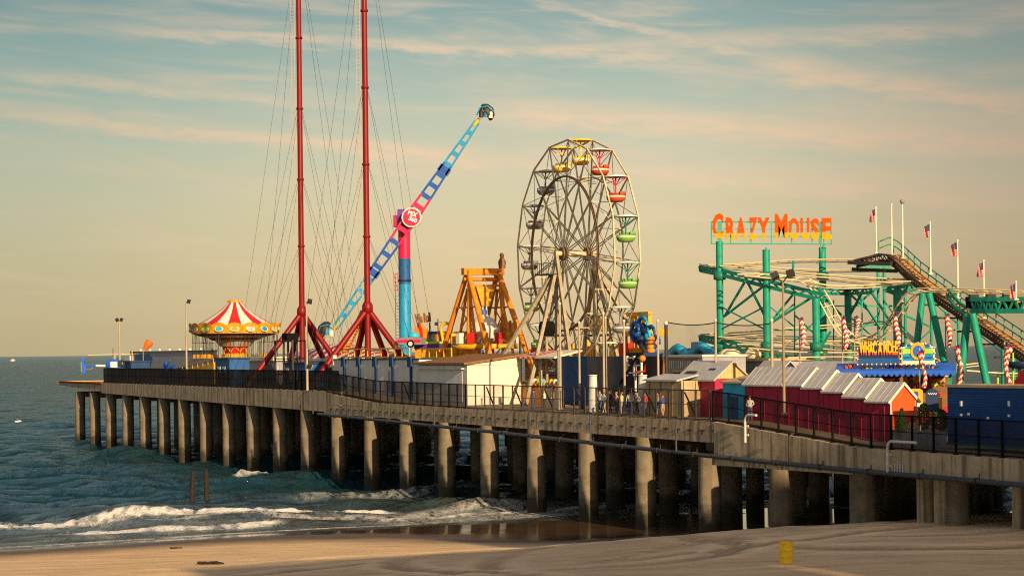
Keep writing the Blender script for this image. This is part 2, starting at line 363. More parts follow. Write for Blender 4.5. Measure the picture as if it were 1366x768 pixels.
def sand_material():
    m = bpy.data.materials.new('sand'); m.use_nodes = True; nt = m.node_tree; L = nt.links; b = nt.nodes['Principled BSDF']
    g = nt.nodes.new('ShaderNodeNewGeometry'); sp = nt.nodes.new('ShaderNodeSeparateXYZ'); L.new(g.outputs['Position'], sp.inputs[0])
    mp = nt.nodes.new('ShaderNodeMapping'); mp.inputs['Rotation'].default_value = (0, 0, -PR-math.pi/2); mp.inputs['Scale'].default_value = (.16, 1.0, 1); L.new(g.outputs['Position'], mp.inputs[0])
    def noise(sc, det, vec, dist=0):
        n = nt.nodes.new('ShaderNodeTexNoise'); n.inputs['Scale'].default_value = sc; n.inputs['Detail'].default_value = det; n.inputs['Roughness'].default_value = .65; n.inputs['Distortion'].default_value = dist
        L.new(vec, n.inputs['Vector']); return n.outputs[0]
    def mrange(x, a, b_, c, d):
        n = nt.nodes.new('ShaderNodeMapRange'); L.new(x, n.inputs[0])
        for i, v in enumerate((a, b_, c, d)): n.inputs[i+1].default_value = v
        n.clamp = True
        return n.outputs[0]
    def mixc(f, a, c, bt='MIX'):
        n = nt.nodes.new('ShaderNodeMix'); n.data_type = 'RGBA'; n.blend_type = bt
        if isinstance(f, float): n.inputs[0].default_value = f
        else: L.new(f, n.inputs[0])
        for i, v in ((6, a), (7, c)):
            if isinstance(v, tuple): n.inputs[i].default_value = v
            else: L.new(v, n.inputs[i])
        return n.outputs[2]
    st_ = noise(.9, 7, mp.outputs[0], 1.2); fi = noise(3.5, 6, g.outputs['Position']); bg = noise(.12, 4, g.outputs['Position'])
    dry = mixc(mrange(st_, .35, .65, 0, 1), (.43, .285, .15, 1), (.80, .555, .30, 1))
    dry = mixc(mrange(fi, .3, .7, 0, .35), dry, (.30, .22, .15, 1))
    dry = mixc(mrange(bg, .35, .65, 0, .3), dry, (.62, .49, .33, 1))
    ra = nt.nodes.new('ShaderNodeAttribute'); ra.attribute_name = 'foam'      # turned-up damp sand along the wheel tracks
    rf_ = nt.nodes.new('ShaderNodeMath'); rf_.operation = 'MULTIPLY'; L.new(ra.outputs['Fac'], rf_.inputs[0]); L.new(mrange(fi, .3, .65, .55, 1.0), rf_.inputs[1])
    dry = mixc(rf_.outputs[0], dry, (.21, .15, .098, 1))
    dry = mixc(mrange(ra.outputs['Fac'], 0, -1, 0, .75), dry, (.82, .62, .40, 1))
    wet = mixc(mrange(st_, .3, .7, 0, 1), (.055, .036, .025, 1), (.12, .078, .048, 1))
    # height over the sea decides how wet the sand is
    hz = nt.nodes.new('ShaderNodeMath'); hz.operation = 'MULTIPLY_ADD'; L.new(bg, hz.inputs[0]); hz.inputs[1].default_value = -.28; L.new(sp.outputs[2], hz.inputs[2])
    dryf = mrange(hz.outputs[0], .20, .52, 0, 1)
    L.new(mixc(dryf, wet, dry), b.inputs['Base Color'])
    wf = mrange(hz.outputs[0], .0, .25, .07, .85); L.new(wf, b.inputs['Roughness'])
    b.inputs['Specular IOR Level'].default_value = .5
    hs = nt.nodes.new('ShaderNodeMath'); hs.operation = 'MULTIPLY'; L.new(dryf, hs.inputs[0])
    ad = nt.nodes.new('ShaderNodeMath'); ad.operation = 'ADD'; L.new(st_, ad.inputs[0]); L.new(fi, ad.inputs[1]); L.new(ad.outputs[0], hs.inputs[1])
    bp = nt.nodes.new('ShaderNodeBump'); bp.inputs['Strength'].default_value = .7; bp.inputs['Distance'].default_value = .09; L.new(hs.outputs[0], bp.inputs['Height']); L.new(bp.outputs[0], b.inputs['Normal'])
    return m
sand = tag(grid_mesh('beach_sand', XX, YY, ZZ, sand_material(), RUT), kind='structure')

# sea: one sheet to the horizon, cut finer towards the beach
rad = [84.0]
while rad[-1] < 40000: rad.append(rad[-1]*(1.0042 if rad[-1] < 420 else (1.012 if rad[-1] < 2500 else 1.06)))
ang = np.concatenate([np.linspace(-75, -17, 40)[:-1], np.linspace(-17, 17, 460), np.linspace(17, 75, 40)[1:]])
RR, AA = np.meshgrid(np.array(rad), np.radians(ang), indexing='ij')
X = RR*np.sin(AA); Y = RR*np.cos(AA)
s = (X-P0.x)*DS.x+(Y-P0.y)*DS.y; t = (X-P0.x)*DT.x+(Y-P0.y)*DT.y
Z = np.zeros_like(X); fade = 1/(1+(RR/520)**2)
for i in range(26):
    wlen = 2.2*1.16**i if i < 16 else 8+i; a = rng.normal(0, .75); amp = (.034 if wlen < 7 else .022)*wlen**.6
    k = 2*np.pi/wlen; ph = rng.random()*6.28
    pha = k*(s*math.cos(a)+t*math.sin(a))+ph+1.3*fnoise(s, t, 50+i, 30)
    Z += amp*np.sin(pha)*fade*(1 if wlen > RR.max() else 1/(1+(RR*.0042/wlen*3)**4))
Z += .14*np.sin(2*np.pi/17*(s+4*fnoise(s, t, 90, 40)))*sm(s, -200, 60)*fade
calm = 1-sm(s-26*sm(t, 14, 46), 137, 150)*.93
Z *= calm; Z += .03*(fnoise(s, t, 101, .9)+fnoise(s, t, 102, 1.9)-1)*fade*calm
foam = np.zeros_like(X)
nA = fnoise(s, t, 11, 7); nB = fnoise(s, t, 12, 2.2); nC = fnoise(s, t, 13, .8); nL = fnoise(s*.3, t, 14, 11)
def breaker(sc, t0, t1, hgt, w, fo, soft=5, wander=3.0, seed=20, back=1.0):
    global Z, foam
    c = sc+wander*(fnoise(t, t*0, seed, 13)-.5)*2+.8*(fnoise(t, t*0, seed+1, 3.5)-.5)
    e = sm(t, t0-soft, t0+soft)*(1-sm(t, t1-soft, t1+soft)); e = e*(.75+.45*fnoise(t, t*0, seed+2, 6))
    d = s-c
    jag = .9*(fnoise(s, t, seed+5, .4)-.5)+.8*(fnoise(s, t, seed+6, 1.2)-.5); shp = np.where(d > 0, np.exp(-(d/(w*.55))**2), np.exp(-(d/(w*1.7*back))**2))
    Z = Z+hgt*e*shp*(1+.9*jag+.35*(nB-.5))
    f = np.where(d > 0, 1-sm(d, w*.3, w*2.0), 1-sm(-d, w*.1, w*.9))
    foam = np.maximum(foam, fo*np.clip(f*(1.0+1.5*jag+.5*(nB-.5)), 0, 1)*sm(e, .12, .6))
breaker(134.5, -62, -20, .34, 1.1, 1.0, 7, 1.8, 20)
breaker(136.5, -22, -9, .30, 1.0, 1.0, 3, 1.2, 24)
breaker(144.5, -38, -23, .16, 1.3, .85, 4, 1.6, 28)
breaker(146.5, -14, 14, .10, 1.5, .70, 5, 1.3, 32)
breaker(141, -30, 6, .12, 1.0, .50, 8, 2.5, 36)
breaker(143, 4, 34, .1, 1.8, .45, 5, 2.5, 40)
breaker(90, -6.5, -2.0, .5, 1.2, .75, 1.5, 1.2, 44)
breaker(118, -48, -30, .28, 2.2, 0, 7, 3, 48, 1.5); breaker(104, -30, 4, .26, 2.2, .0, 7, 3, 52, 1.5); breaker(121, -12, 6, .28, 2, .30, 5, 3, 56, 1.5)
breaker(76, -40, -10, .36, 2.6, 0, 9, 3, 60, 1.5); breaker(60, -70, -30, .36, 2.8, 0, 12, 3, 64, 1.5)
lace = sm(s, 135, 140)*(1-sm(s, 151, 154))*(.05+.42*sm(nL, .3, .8)+.12*nB)*sm(-t, -40, 20)
lace = np.maximum(lace, .30*sm(s, 60, 125)*sm(nL, .55, .85)*(1-sm(s, 148, 152)))
foam = np.maximum(foam, lace*1.0)
edge = np.exp(-((s-151.6-1.2*(fnoise(t, t*0, 70, 9)-.5)*2)/.35)**2); foam = np.maximum(foam, .75*edge*(1-sm(t, -16, -6)*.7))
Z = np.where((s > 160) & (t < 12), np.minimum(Z, .0), Z)
Z = np.where(s > 225, -.6, Z)
def sea_material():
    m = bpy.data.materials.new('sea_water'); m.use_nodes = True; nt = m.node_tree; L = nt.links; b = nt.nodes['Principled BSDF']; out = nt.nodes['Material Output']
    g = nt.nodes.new('ShaderNodeNewGeometry')
    def noise(sc, det, rough=.6, scl=(1, 1, 1)):
        mp = nt.nodes.new('ShaderNodeMapping'); mp.inputs['Rotation'].default_value = (0, 0, -PR); mp.inputs['Scale'].default_value = scl; L.new(g.outputs['Position'], mp.inputs[0])
        n = nt.nodes.new('ShaderNodeTexNoise'); n.inputs['Scale'].default_value = sc; n.inputs['Detail'].default_value = det; n.inputs['Roughness'].default_value = rough; n.inputs['Distortion'].default_value = .4
        L.new(mp.outputs[0], n.inputs['Vector']); return n.outputs[0]
    def mth(op, a, c=None, clamp=False):
        n = nt.nodes.new('ShaderNodeMath'); n.operation = op; n.use_clamp = clamp
        for i, v in ((0, a), (1, c)):
            if v is None: continue
            if isinstance(v, (int, float)): n.inputs[i].default_value = v
            else: L.new(v, n.inputs[i])
        return n.outputs[0]
    n1 = noise(.55, 6, .62, (1, .45, 1)); n2 = noise(.09, 5, .6, (1, .4, 1)); n3 = noise(.018, 4, .6, (1, .35, 1)); n4 = noise(2.3, 5, .7)
    h = mth('ADD', mth('ADD', mth('MULTIPLY', n1, 1.5), mth('MULTIPLY', n2, 3.0)), mth('ADD', mth('MULTIPLY', n3, 6.0), mth('MULTIPLY', n4, .20)))
    bp = nt.nodes.new('ShaderNodeBump'); bp.inputs['Strength'].default_value = 1.0; bp.inputs['Distance'].default_value = 1.0; L.new(h, bp.inputs['Height']); L.new(bp.outputs[0], b.inputs['Normal'])
    sc = nt.nodes.new('ShaderNodeMix'); sc.data_type = 'RGBA'; L.new(n3, sc.inputs[0]); sc.inputs[6].default_value = (.006, .031, .043, 1); sc.inputs[7].default_value = (.009, .046, .058, 1)
    # shallow water over sand turns brown-green
    ps = nt.nodes.new('ShaderNodeVectorMath'); ps.operation = 'DOT_PRODUCT'; L.new(g.outputs['Position'], ps.inputs[0]); ps.inputs[1].default_value = (DS.x, DS.y, 0)
    sh = nt.nodes.new('ShaderNodeMapRange'); o_ = P0.dot(DS); sh.inputs[1].default_value = o_+112; sh.inputs[2].default_value = o_+152; L.new(ps.outputs['Value'], sh.inputs[0])
    s2 = nt.nodes.new('ShaderNodeMix'); s2.data_type = 'RGBA'; L.new(sh.outputs[0], s2.inputs[0]); L.new(sc.outputs[2], s2.inputs[6]); s2.inputs[7].default_value = (.05, .055, .045, 1)
    L.new(s2.outputs[2], b.inputs['Base Color']); b.inputs['Roughness'].default_value = .14; b.inputs['IOR'].default_value = 1.33; b.inputs['Specular IOR Level'].default_value = 0
    gl = nt.nodes.new('ShaderNodeBsdfGlossy'); gl.inputs['Roughness'].default_value = .06; gl.inputs[0].default_value = (.74, .86, 1, 1); L.new(bp.outputs[0], gl.inputs['Normal'])
    fr = nt.nodes.new('ShaderNodeFresnel'); fr.inputs[0].default_value = 1.33; L.new(bp.outputs[0], fr.inputs['Normal'])
    fm = nt.nodes.new('ShaderNodeMapRange'); L.new(fr.outputs[0], fm.inputs[0]); fm.inputs[1].default_value = .02; fm.inputs[2].default_value = .9; fm.inputs[3].default_value = .02; fm.inputs[4].default_value = .85
    # calm sheet of water on the flat sand mirrors fully
    f4 = mth('ADD', fm.outputs[0], mth('MULTIPLY', fr.outputs[0], mth('MULTIPLY', sh.outputs[0], .35)), True)
    wb = nt.nodes.new('ShaderNodeMixShader'); L.new(f4, wb.inputs[0]); L.new(b.outputs[0], wb.inputs[1]); L.new(gl.outputs[0], wb.inputs[2])
    at = nt.nodes.new('ShaderNodeAttribute'); at.attribute_name = 'foam'
    f1 = noise(1.1, 8, .75, (1, .6, 1)); f2 = noise(5, 4, .7)
    f = mth('ADD', mth('MULTIPLY', at.outputs['Fac'], 1.2), mth('MULTIPLY', mth('ADD', mth('MULTIPLY', f1, .65), mth('MULTIPLY', f2, .35)), 2.6))
    f = mth('SUBTRACT', f, 1.75); f = mth('MULTIPLY', f, 1.9, True)
    # thin lace left behind by the surf: ridges of a drawn-out noise
    l1 = noise(.55, 5, .6, (1, .5, 1)); rg = mth('SUBTRACT', 1.0, mth('MULTIPLY', mth('ABSOLUTE', mth('SUBTRACT', l1, .5)), 14.0), True)
    l2 = noise(1.3, 4, .6, (1, .4, 1)); rg2 = mth('SUBTRACT', 1.0, mth('MULTIPLY', mth('ABSOLUTE', mth('SUBTRACT', l2, .5)), 11.0), True)
    lc = mth('MULTIPLY', mth('MAXIMUM', rg, mth('MULTIPLY', rg2, .8)), mth('MULTIPLY', at.outputs['Fac'], 1.7, True), True)
    f = mth('MAXIMUM', f, mth('MULTIPLY', lc, .8))
    f = mth('MULTIPLY', f, mth('MULTIPLY', at.outputs['Fac'], 4, True))
    d = nt.nodes.new('ShaderNodeBsdfDiffuse'); d.inputs[0].default_value = (.84, .84, .83, 1)
    bp2 = nt.nodes.new('ShaderNodeBump'); bp2.inputs['Strength'].default_value = 1; bp2.inputs['Distance'].default_value = .6; L.new(f1, bp2.inputs['Height']); L.new(bp2.outputs[0], d.inputs['Normal'])
    ms_ = nt.nodes.new('ShaderNodeMixShader'); L.new(f, ms_.inputs[0]); L.new(wb.outputs[0], ms_.inputs[1]); L.new(d.outputs[0], ms_.inputs[2]); L.new(ms_.outputs[0], out.inputs[0])
    return m
sea = tag(grid_mesh('sea_water', X, Y, Z, sea_material(), foam), kind='structure')

# ------------------------------------------------------------------ the pier
pier_o = thing('pier', 'long concrete amusement pier on round piles reaching from the beach out to sea', 'pier', P0)
def strip_along(ks, y0, y1, ztop, zbot, m, mb):
    """a solid running along the pier through stations ks"""
    vs = []; fs = []
    for i, k in enumerate(ks):
        for y, z in ((y0, zbot(k)), (y1, zbot(k)), (y1, ztop(k)), (y0, ztop(k))): vs.append((k*K, y, z))
    n = len(ks)
    for i in range(n-1):
        for j in range(4):
            fs.append((i*4+j, (i+1)*4+j, (i+1)*4+(j+1) % 4, i*4+(j+1) % 4))
    fs += [(3, 2, 1, 0), tuple((n-1)*4+j for j in range(4))]
    return mb.add(vs, fs, m)
EDGE = -.8; EDGE2 = -2.5; KJ = 12.25
def bot(k): return zu(49) if k < KJ else zu(np.interp(k, [KJ, 20.5], [55, 57.3]))
ks_all = [-1.1, 4, 8, 12.2, 12.9, 13.74, 16, 20.5, 21.4, 22.3, 25, 32, 40]
mb = MB(); strip_along(ks_all, EDGE+.38, 44, lambda k: deck_z(k), lambda k: deck_z(k)-.38, 0, mb)
mb.build('deck', [M['deck_timber']], pier_o)
# outer beams on both sides
mb = MB(); strip_along([1.75, KJ], EDGE, EDGE+.36, lambda k: zu(36.7)+.08, bot, 0, mb); mb.build('edge_beam', [M['concrete']], pier_o)
mb = MB(); strip_along([1.72, 40], 44.01, 44.5, lambda k: deck_z(k)+.05, lambda k: min(bot(k), deck_z(k)-.6), 0, mb); mb.build('edge_beam', [M['concrete']], pier_o)
mb = MB(); strip_along([-1.1, 1.72], EDGE+.05, EDGE+.36, lambda k: zu(36.7)-.12, lambda k: zu(np.interp(k, [-1.1, 0, 1.7], [41, 47, 47.5])), 0, mb)
mb.build('edge_beam', [M['concrete']], pier_o)
mb = MB(); strip_along([KJ+.02, 12.9, 13.74, 16, 20.52], EDGE2+.06, EDGE2+.5, lambda k: deck_z(k)+.06, lambda k: max(zu(47), zu(46.6)) if k < 13.7 else zu(47), 0, mb)
mb.build('parapet', [M['concrete']], pier_o)
mb = MB(); strip_along([KJ+.02, 20.52], EDGE2, EDGE2+.5, lambda k: zu(47)-.01, bot, 0, mb)
ed = mb.build('edge_beam', [M['concrete']], pier_o)
mb = MB(); mb.box((0, 0, 0), (.62, .05, .07)); mb.box((.02, -.002, -.16), (.07, .05, .26)); tp = mb.build('tie_plate', [M['dark_steel']], ed)
for i in range(46):                                  # steel ties along the beam
    o = tp if i == 0 else tp.copy()
    if i: COL.objects.link(o)
    o.location = ((12.5+i*.178)*K, EDGE2-.02, zu(50.2))
mb = MB(); strip_along([20.53, 21.4, 22.3], EDGE2-.15, EDGE2+.5, lambda k: deck_z(k)+.06, lambda k: zu(np.interp(k, [20.5, 22.3], [70.5, 69])), 0, mb)
mb.build('abutment', [M['concrete']], pier_o)
mb = MB(); strip_along([22.31, 25, 32, 40], EDGE2, EDGE2+.5, lambda k: deck_z(k)+.06, lambda k: zu(66.7), 0, mb); mb.build('edge_beam', [M['concrete']], pier_o)
mb = MB(); strip_along([20.53, 21.5, 22.32], EDGE2-.35, EDGE2-.152, lambda k: zu(np.interp(k, [20.5, 22.3], [66.6, 65.6])), lambda k: zu(np.interp(k, [20.5, 22.3], [70.5, 69])), 0, mb)
mb.build('ledge', [M['concrete']], pier_o)
# painted kerb strip round the helicopter pad
for y0, c in ((EDGE-.1, 'bright_red'),):
    mb = MB(); mb.bx(-1.1*K, 1.74*K, y0, y0+.5, zu(36.7)+.01, zu(36.7)+.14); mb.build('kerb_strip', [M['magenta_wall']], pier_o)
mb = MB(); mb.bx(-1.3*K, -1.1*K, -.9, 40, zu(36.7)-.15, zu(36.7)+.1); mb.build('kerb_strip', [M['yellow_paint']], pier_o)
# pile caps across the pier
for k in range(0, 26):
    zt = (zu(49) if k < KJ else zu(57))+.02
    zt = min(zt, deck_z(k)-.4)
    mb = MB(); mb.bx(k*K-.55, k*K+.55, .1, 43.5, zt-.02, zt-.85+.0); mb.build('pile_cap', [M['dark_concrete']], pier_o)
prof = [(.80, -2.2), (.82, .3), (.80, 2.2), (.80, 4), (.81, 4.02), (.80, 4.1), (.80, 7.6)]
pm = MB(); pm.lathe(prof, 22); pile0 = pm.build('pile', [M['pile_concrete']], pier_o)
first = True
for row, tt in enumerate((0, 7.6, 16, 25)):
    for k in range(0, 25):
        o = pile0 if first else pile0.copy()
        if not first: COL.objects.link(o); o.parent = pier_o
        first = False
        top = bot(k) if k < 20 else zu(66)
        o.location = (k*K+(random.uniform(-.25, .25) if row else 0), tt, top-7.6)
        o.rotation_euler = (random.uniform(-.006, .006), random.uniform(-.006, .006), random.random()*6.28)
        w_ = random.uniform(.95, 1.04); o.scale = (w_, w_, 1)
mb = MB()
for tt in (34, 42.6):
    for k in range(0, 25): mb.lathe([(r_, z_+bot(min(k, 19))-7.6) for r_, z_ in prof], 16, (k*K, tt, 0))
tag(mb.build('pile', [M['pile_concrete']], pier_o), kind='stuff')
# square trestle posts near the beach
for px, w in ((1234, .6), (1259, .85), (1363, .7)):
    q = st(px, 660, -.5); mb = MB(); mb.bx(q.x-w/2, q.x+w/2, -.9, .1, .5, zu(66.5)); mb.build('square_post', [M['concrete']], pier_o)
mb = MB()
for i in range(5):
    q = st(1190+i*3.5, 620, EDGE2-.1); mb.tube([(q.x, EDGE2-.1, zu(61.5)), (q.x, EDGE2-.1, zu(66))], .05, 6)
mb.build('conduit', [M['galv']], pier_o)

# ------------------------------------------------------------------ fences along the edge
def fence(name, label, k0, k1, y, post_step, hgt, screen, postm, braces=0, lit=None, fade=None, zoff=0.06, panel2=None):
    root = thing(name, label, 'fence', pier(k0*K, y, 0), group='fences along the near edge of the pier')
    n = int(round((k1-k0)*K/post_step)); pm_ = MB()
    proto = None
    for i in range(n+1):
        k = k0+(k1-k0)*i/n; z = deck_z(k)+zoff
        if proto is None:
            b = MB(); b.box((0, 0, hgt/2), (.11, .11, hgt)); b.box((0, 0, .03), (.26, .26, .06)); proto = o = b.build('post', [postm], root)
        else:
            o = proto.copy(); COL.objects.link(o); o.parent = root
        o.location = ((k-k0)*K, 0, z)
    b = MB(); stn = [k0+(k1-k0)*i/(n*1) for i in range(n+1)]
    vs = []; fs = []
    for k in stn:
        z = deck_z(k)+zoff; vs += [((k-k0)*K, .07, z+.08), ((k-k0)*K, .07, z+hgt-.06)]
    for i in range(len(stn)-1): fs.append((2*i, 2*i+2, 2*i+3, 2*i+1))
    b.add(vs, fs); b.build('mesh_panel', [screen], root)
    for hh, r in ((hgt-.05, .05), (.12, .04), (hgt*.52, .025)):
        b = MB()
        for i in range(len(stn)-1):
            a, c = stn[i], stn[i+1]
            b.beam(((a-k0)*K, .03, deck_z(a)+zoff+hh), ((c-k0)*K, .03, deck_z(c)+zoff+hh), r*1.6)
        b.build('rail', [postm], root)
    if braces:
        for i in range(2, n, braces):
            k = k0+(k1-k0)*i/n; z = deck_z(k)+zoff; b = MB()
            b.beam(((k-k0)*K, .2, z+hgt*.9), ((k-k0)*K+1.4, .2, z+.3), .09); b.build('brace', [postm], root)
    return root
f_left = fence('fence', 'dark solid windscreen fence on the seaward end of the pier', 1.8, 12.15, EDGE+.3, 1.75, 2.2, M['screen_left'], M['black_rubber'])
f_mid = fence('fence', 'grey mesh fence in front of the long white wall, sloping down with the walkway', 12.3, 16.0, EDGE2+.25, 1.72, 2.15, M['screen_middle'], M['black_rubber'], braces=9)
f_open = fence('fence', 'open wire fence with dark posts and slanting braces below the big wheel and tan shed', 16.02, 20.4, EDGE2+.25, 1.72, 2.15, M['screen_open'], M['dark_steel'], braces=3)
f_right = fence('fence', 'dark see-through fence in front of the magenta sheds and blue container', 20.45, 33, EDGE2+.25, 1.9, 2.1, M['screen_right'], M['black_rubber'])
# return of the seaward fence across the pier
rt = thing('fence', 'dark windscreen fence closing off the helicopter pad across the pier', 'fence', pier(1.8*K, 0, zu(36.7)), group='fences along the near edge of the pier')
for i in range(19):
    mb = MB(); mb.box((0, .6+i*2.2, 1.1), (.1, .1, 2.2)); mb.build('post', [M['black_rubber']], rt)
mb = MB(); mb.add([(0.07, 0, .1), (0.07, 40, .1), (0.07, 40, 2.15), (0.07, 0, 2.15)], [(0, 1, 2, 3)]); mb.build('mesh_panel', [M['screen_left']], rt)

# ------------------------------------------------------------------ drain pipe slung under the edge
dp = thing('drain_pipe', 'dark drain pipe slung below the pier edge beam and running the whole near side', 'pipe', pier(12.2*K, EDGE2-.45, 0))
ksP = [12.2, 16.7, 20.5, 22.3, 27, 34]; usP = [55.5, 60, 65, 66.6, 67.4, 68]
mb = MB(); mb.tube([((k-12.2)*K, 0, zu(u)) for k, u in zip(ksP, usP)], .15, 10); mb.build('pipe_run', [M['pipe']], dp)
for i in range(34):
    k = 12.6+i*.55; u = np.interp(k, ksP, usP); mb = MB(); x = (k-12.2)*K
    mb.box((x, 0, zu(u)), (.09, .36, .36)); mb.box((x, .2, zu(u)+.26), (.05, .05, .3)); mb.build('clamp', [M['dark_steel']], dp)
for px, a in ((418, 'a'), (580, 'a'), (788, 'a'), (902, 'a'), (1053, 'b')):
    q = st(px, 540, EDGE2-.5); k = q.x/K; zt = deck_z(k)+.3; zb = zu(np.interp(k, ksP, usP))
    mb = MB(); mb.tube([(q.x-12.2*K, -.1, zt), (q.x-12.2*K, -.1, zb)], .075, 8); mb.box((q.x-12.2*K, -.06, zt), (.7, .25, .08)); mb.build('downpipe', [M['dark_steel'] if a == 'b' else M['pipe']], dp)
def gooseneck(px, pyb, pyt, t, label, reach):
    a = st(px, pyb, t); z0, z1 = a.z, st(px, pyt, t).z
    o = thing('vent_pipe', label, 'pipe', pier(a.x, t, z0), group='bent pipes on the pier edge')
    pts = [(0, 0, 0), (0, 0, z1-z0-.45)]+[(.4-.4*math.cos(q), 0, z1-z0-.45+.45*math.sin(q)) for q in np.linspace(.2, 1.57, 6)]+[(reach, 0, z1-z0)]
    mb = MB(); mb.tube(pts, .085, 10); mb.build('pipe_bend', [M['galv']], o)
    mb = MB(); mb.box((0, .12, .5), (.4, .1, .12)); mb.box((0, .12, (z1-z0)*.6), (.4, .1, .12)); mb.build('bracket', [M['galv']], o)
gooseneck(994, 590, 553, EDGE2-.45, 'small pale bent pipe on the pier edge below the blue kiosk', 1.3)
gooseneck(1184, 632, 588, EDGE2-.5, 'large pale bent pipe on the pier edge below the orange gable', 2.6)

# ------------------------------------------------------------------ beach things
def on_sand(px, py):
    Y = 100.0
    for _ in range(30):
        a, c = ray(px, py); x = a*Y
        d = Vector((x, Y, 0))-P0; h = float(sand_h(np.array([d.dot(DS)]), np.array([d.dot(DT)]))[0]); Y = Y*.5+.5*(h-H)/c
    return Vector((a*Y, Y, h)), 2500/Y
p, sc = on_sand(1049, 750)
br = thing('barrel', 'yellow steel drum standing alone on the rutted sand', 'barrel', p+Vector((0, 0, -.05)), 0)
hb, rb = 29/sc, 8.8/sc
mb = MB(); pf = [(0, 0), (rb, 0), (rb*1.03, .03*hb), (rb, .06*hb), (rb, .33*hb), (rb*1.035, .35*hb), (rb, .37*hb), (rb, .64*hb), (rb*1.035, .66*hb), (rb, .68*hb), (rb, .95*hb), (rb*1.04, .98*hb), (rb*1.03, hb), (rb*.93, hb), (rb*.93, hb*.93)]
mb.lathe(pf, 28); mb.build('drum', [M['barrel_yellow']], br)
mb = MB(); mb.lathe([(rb*.93, hb*.935), (0, hb*.935)], 28, m=0); mb.build('opening', [M['brown_wood']], br)
for i, (px, pt_, pb, lean, lab) in enumerate([(256, 629, 667, .16, 'leaning dark timber stump standing in the surf, left of the pair'), (276, 626, 667, -.05, 'upright dark timber stump standing in the surf, right of the pair')]):
    a, c = ray(px, pb); Y = H/-c; o = thing('timber_stump', lab, 'post', (a*Y, Y, -.4), 0, 'old timber stumps in the surf')
    hh = (pb-pt_)*Y/2500+.4; mb = MB(); mb.tube([(0, 0, -1), (lean*.3, 0, hh*.4), (lean*.8, 0, hh*.8), (lean, 0, hh)], [.24, .24, .21, .19], 10); mb.build('trunk', [M['old_timber']], o)
    mb = MB(); mb.ball((lean, 0, hh), (.17, .17, .06), 10, 5); mb.build('worn_top', [M['old_timber']], o)
p, sc = on_sand(280, 752)
mb = MB()
for i in range(16):
    x = random.uniform(-.6, .7); mb.ball((x, random.uniform(-.25, .25), .05+.04*random.random()), (random.uniform(.1, .28), random.uniform(.08, .2), random.uniform(.04, .11)), 8, 5)
wd = mb.build('seaweed', [M['old_timber']]); wd.location = p; tag(wd, 'small dark clump of seaweed lying on the sunlit sand', 'seaweed')
p, sc = on_sand(235, 731)
mb = MB()
for i in range(8): mb.ball((random.uniform(-.4, .4), random.uniform(-.2, .2), .03), (random.uniform(.06, .16), random.uniform(.06, .12), .05), 8, 5)
wd = mb.build('seaweed', [M['old_timber']]); wd.location = p; tag(wd, 'tiny scrap of weed on the wet brown sand near the foam', 'seaweed')
# hotel on the boardwalk behind the camera: throws the long shade over the beach
def hotel(q0, dist, w, d, h, label):
    loc = (q0*math.cos(SUN_AZ)+dist*math.sin(SUN_AZ), q0*math.sin(SUN_AZ)-dist*math.cos(SUN_AZ), 3.2)
    o = thing('hotel', label, 'building', loc, SUN_AZ)
    mb = MB(); mb.bx(0, w, -d, 0, -3, h); mb.build('wall', [M['brick_hotel']], o)
    mb = MB(); mb.bx(-.4, w+.4, -d-.4, .4, h, h+.7); mb.build('roof', [M['grey_roof']], o)
    n = int(w/5)
    for i in range(n):
        for j in range(int(h/3.6)):
            f = MB(); f.bx(i*5+1.4, i*5+3.6, .002, .08, j*3.6+1.2, j*3.6+2.9); wq = f.build('window', [M['white_paint']], o)
            g = MB(); g.bx(i*5+1.5, i*5+3.5, .082, .1, j*3.6+1.3, j*3.6+2.8); g.build('pane', [M['glass']], wq)
HOTEL = True
# ------------------------------------------------------------------ rides
class Ride:
    """a thing standing on the pier, with photo points turned into its own coordinates"""
    def __init__(s, name, label, cat, px, t, z=None, rot=PR, group=None, py=480):
        v = at_t(px, py, t); d = v-P0
        s.s0 = d.dot(DS); s.t0 = t; s.z0 = deck_z(s.s0/K)+.01 if z is None else z
        s.o = thing(name, label, cat, pier(s.s0, t, s.z0), rot, group)
        s.inv = (Matrix.Translation(pier(s.s0, t, s.z0)) @ Matrix.Rotation(rot, 4, 'Z')).inverted()
        s.Y = v.y; s.sc = 2500/v.y           # photo pixels per metre
    def p(s, px, py, dt=0.0): return s.inv @ at_t(px, py, s.t0+dt)      # dt: further across the pier
    def y(s, px, py, dY=0.0): return s.inv @ at_y(px, py, s.Y+dY)       # in the picture's own plane, dY behind
    def part(s, mb, name, mats, parent=None):
        mats = [M[q] if isinstance(q, str) else q for q in (mats if isinstance(mats, (list, tuple)) else [mats])]
        return mb.build(name, mats, parent or s.o)
def rep(o, **kw):
    c = o.copy(); COL.objects.link(c)
    for a, b in kw.items(): setattr(c, a, b)
    return c
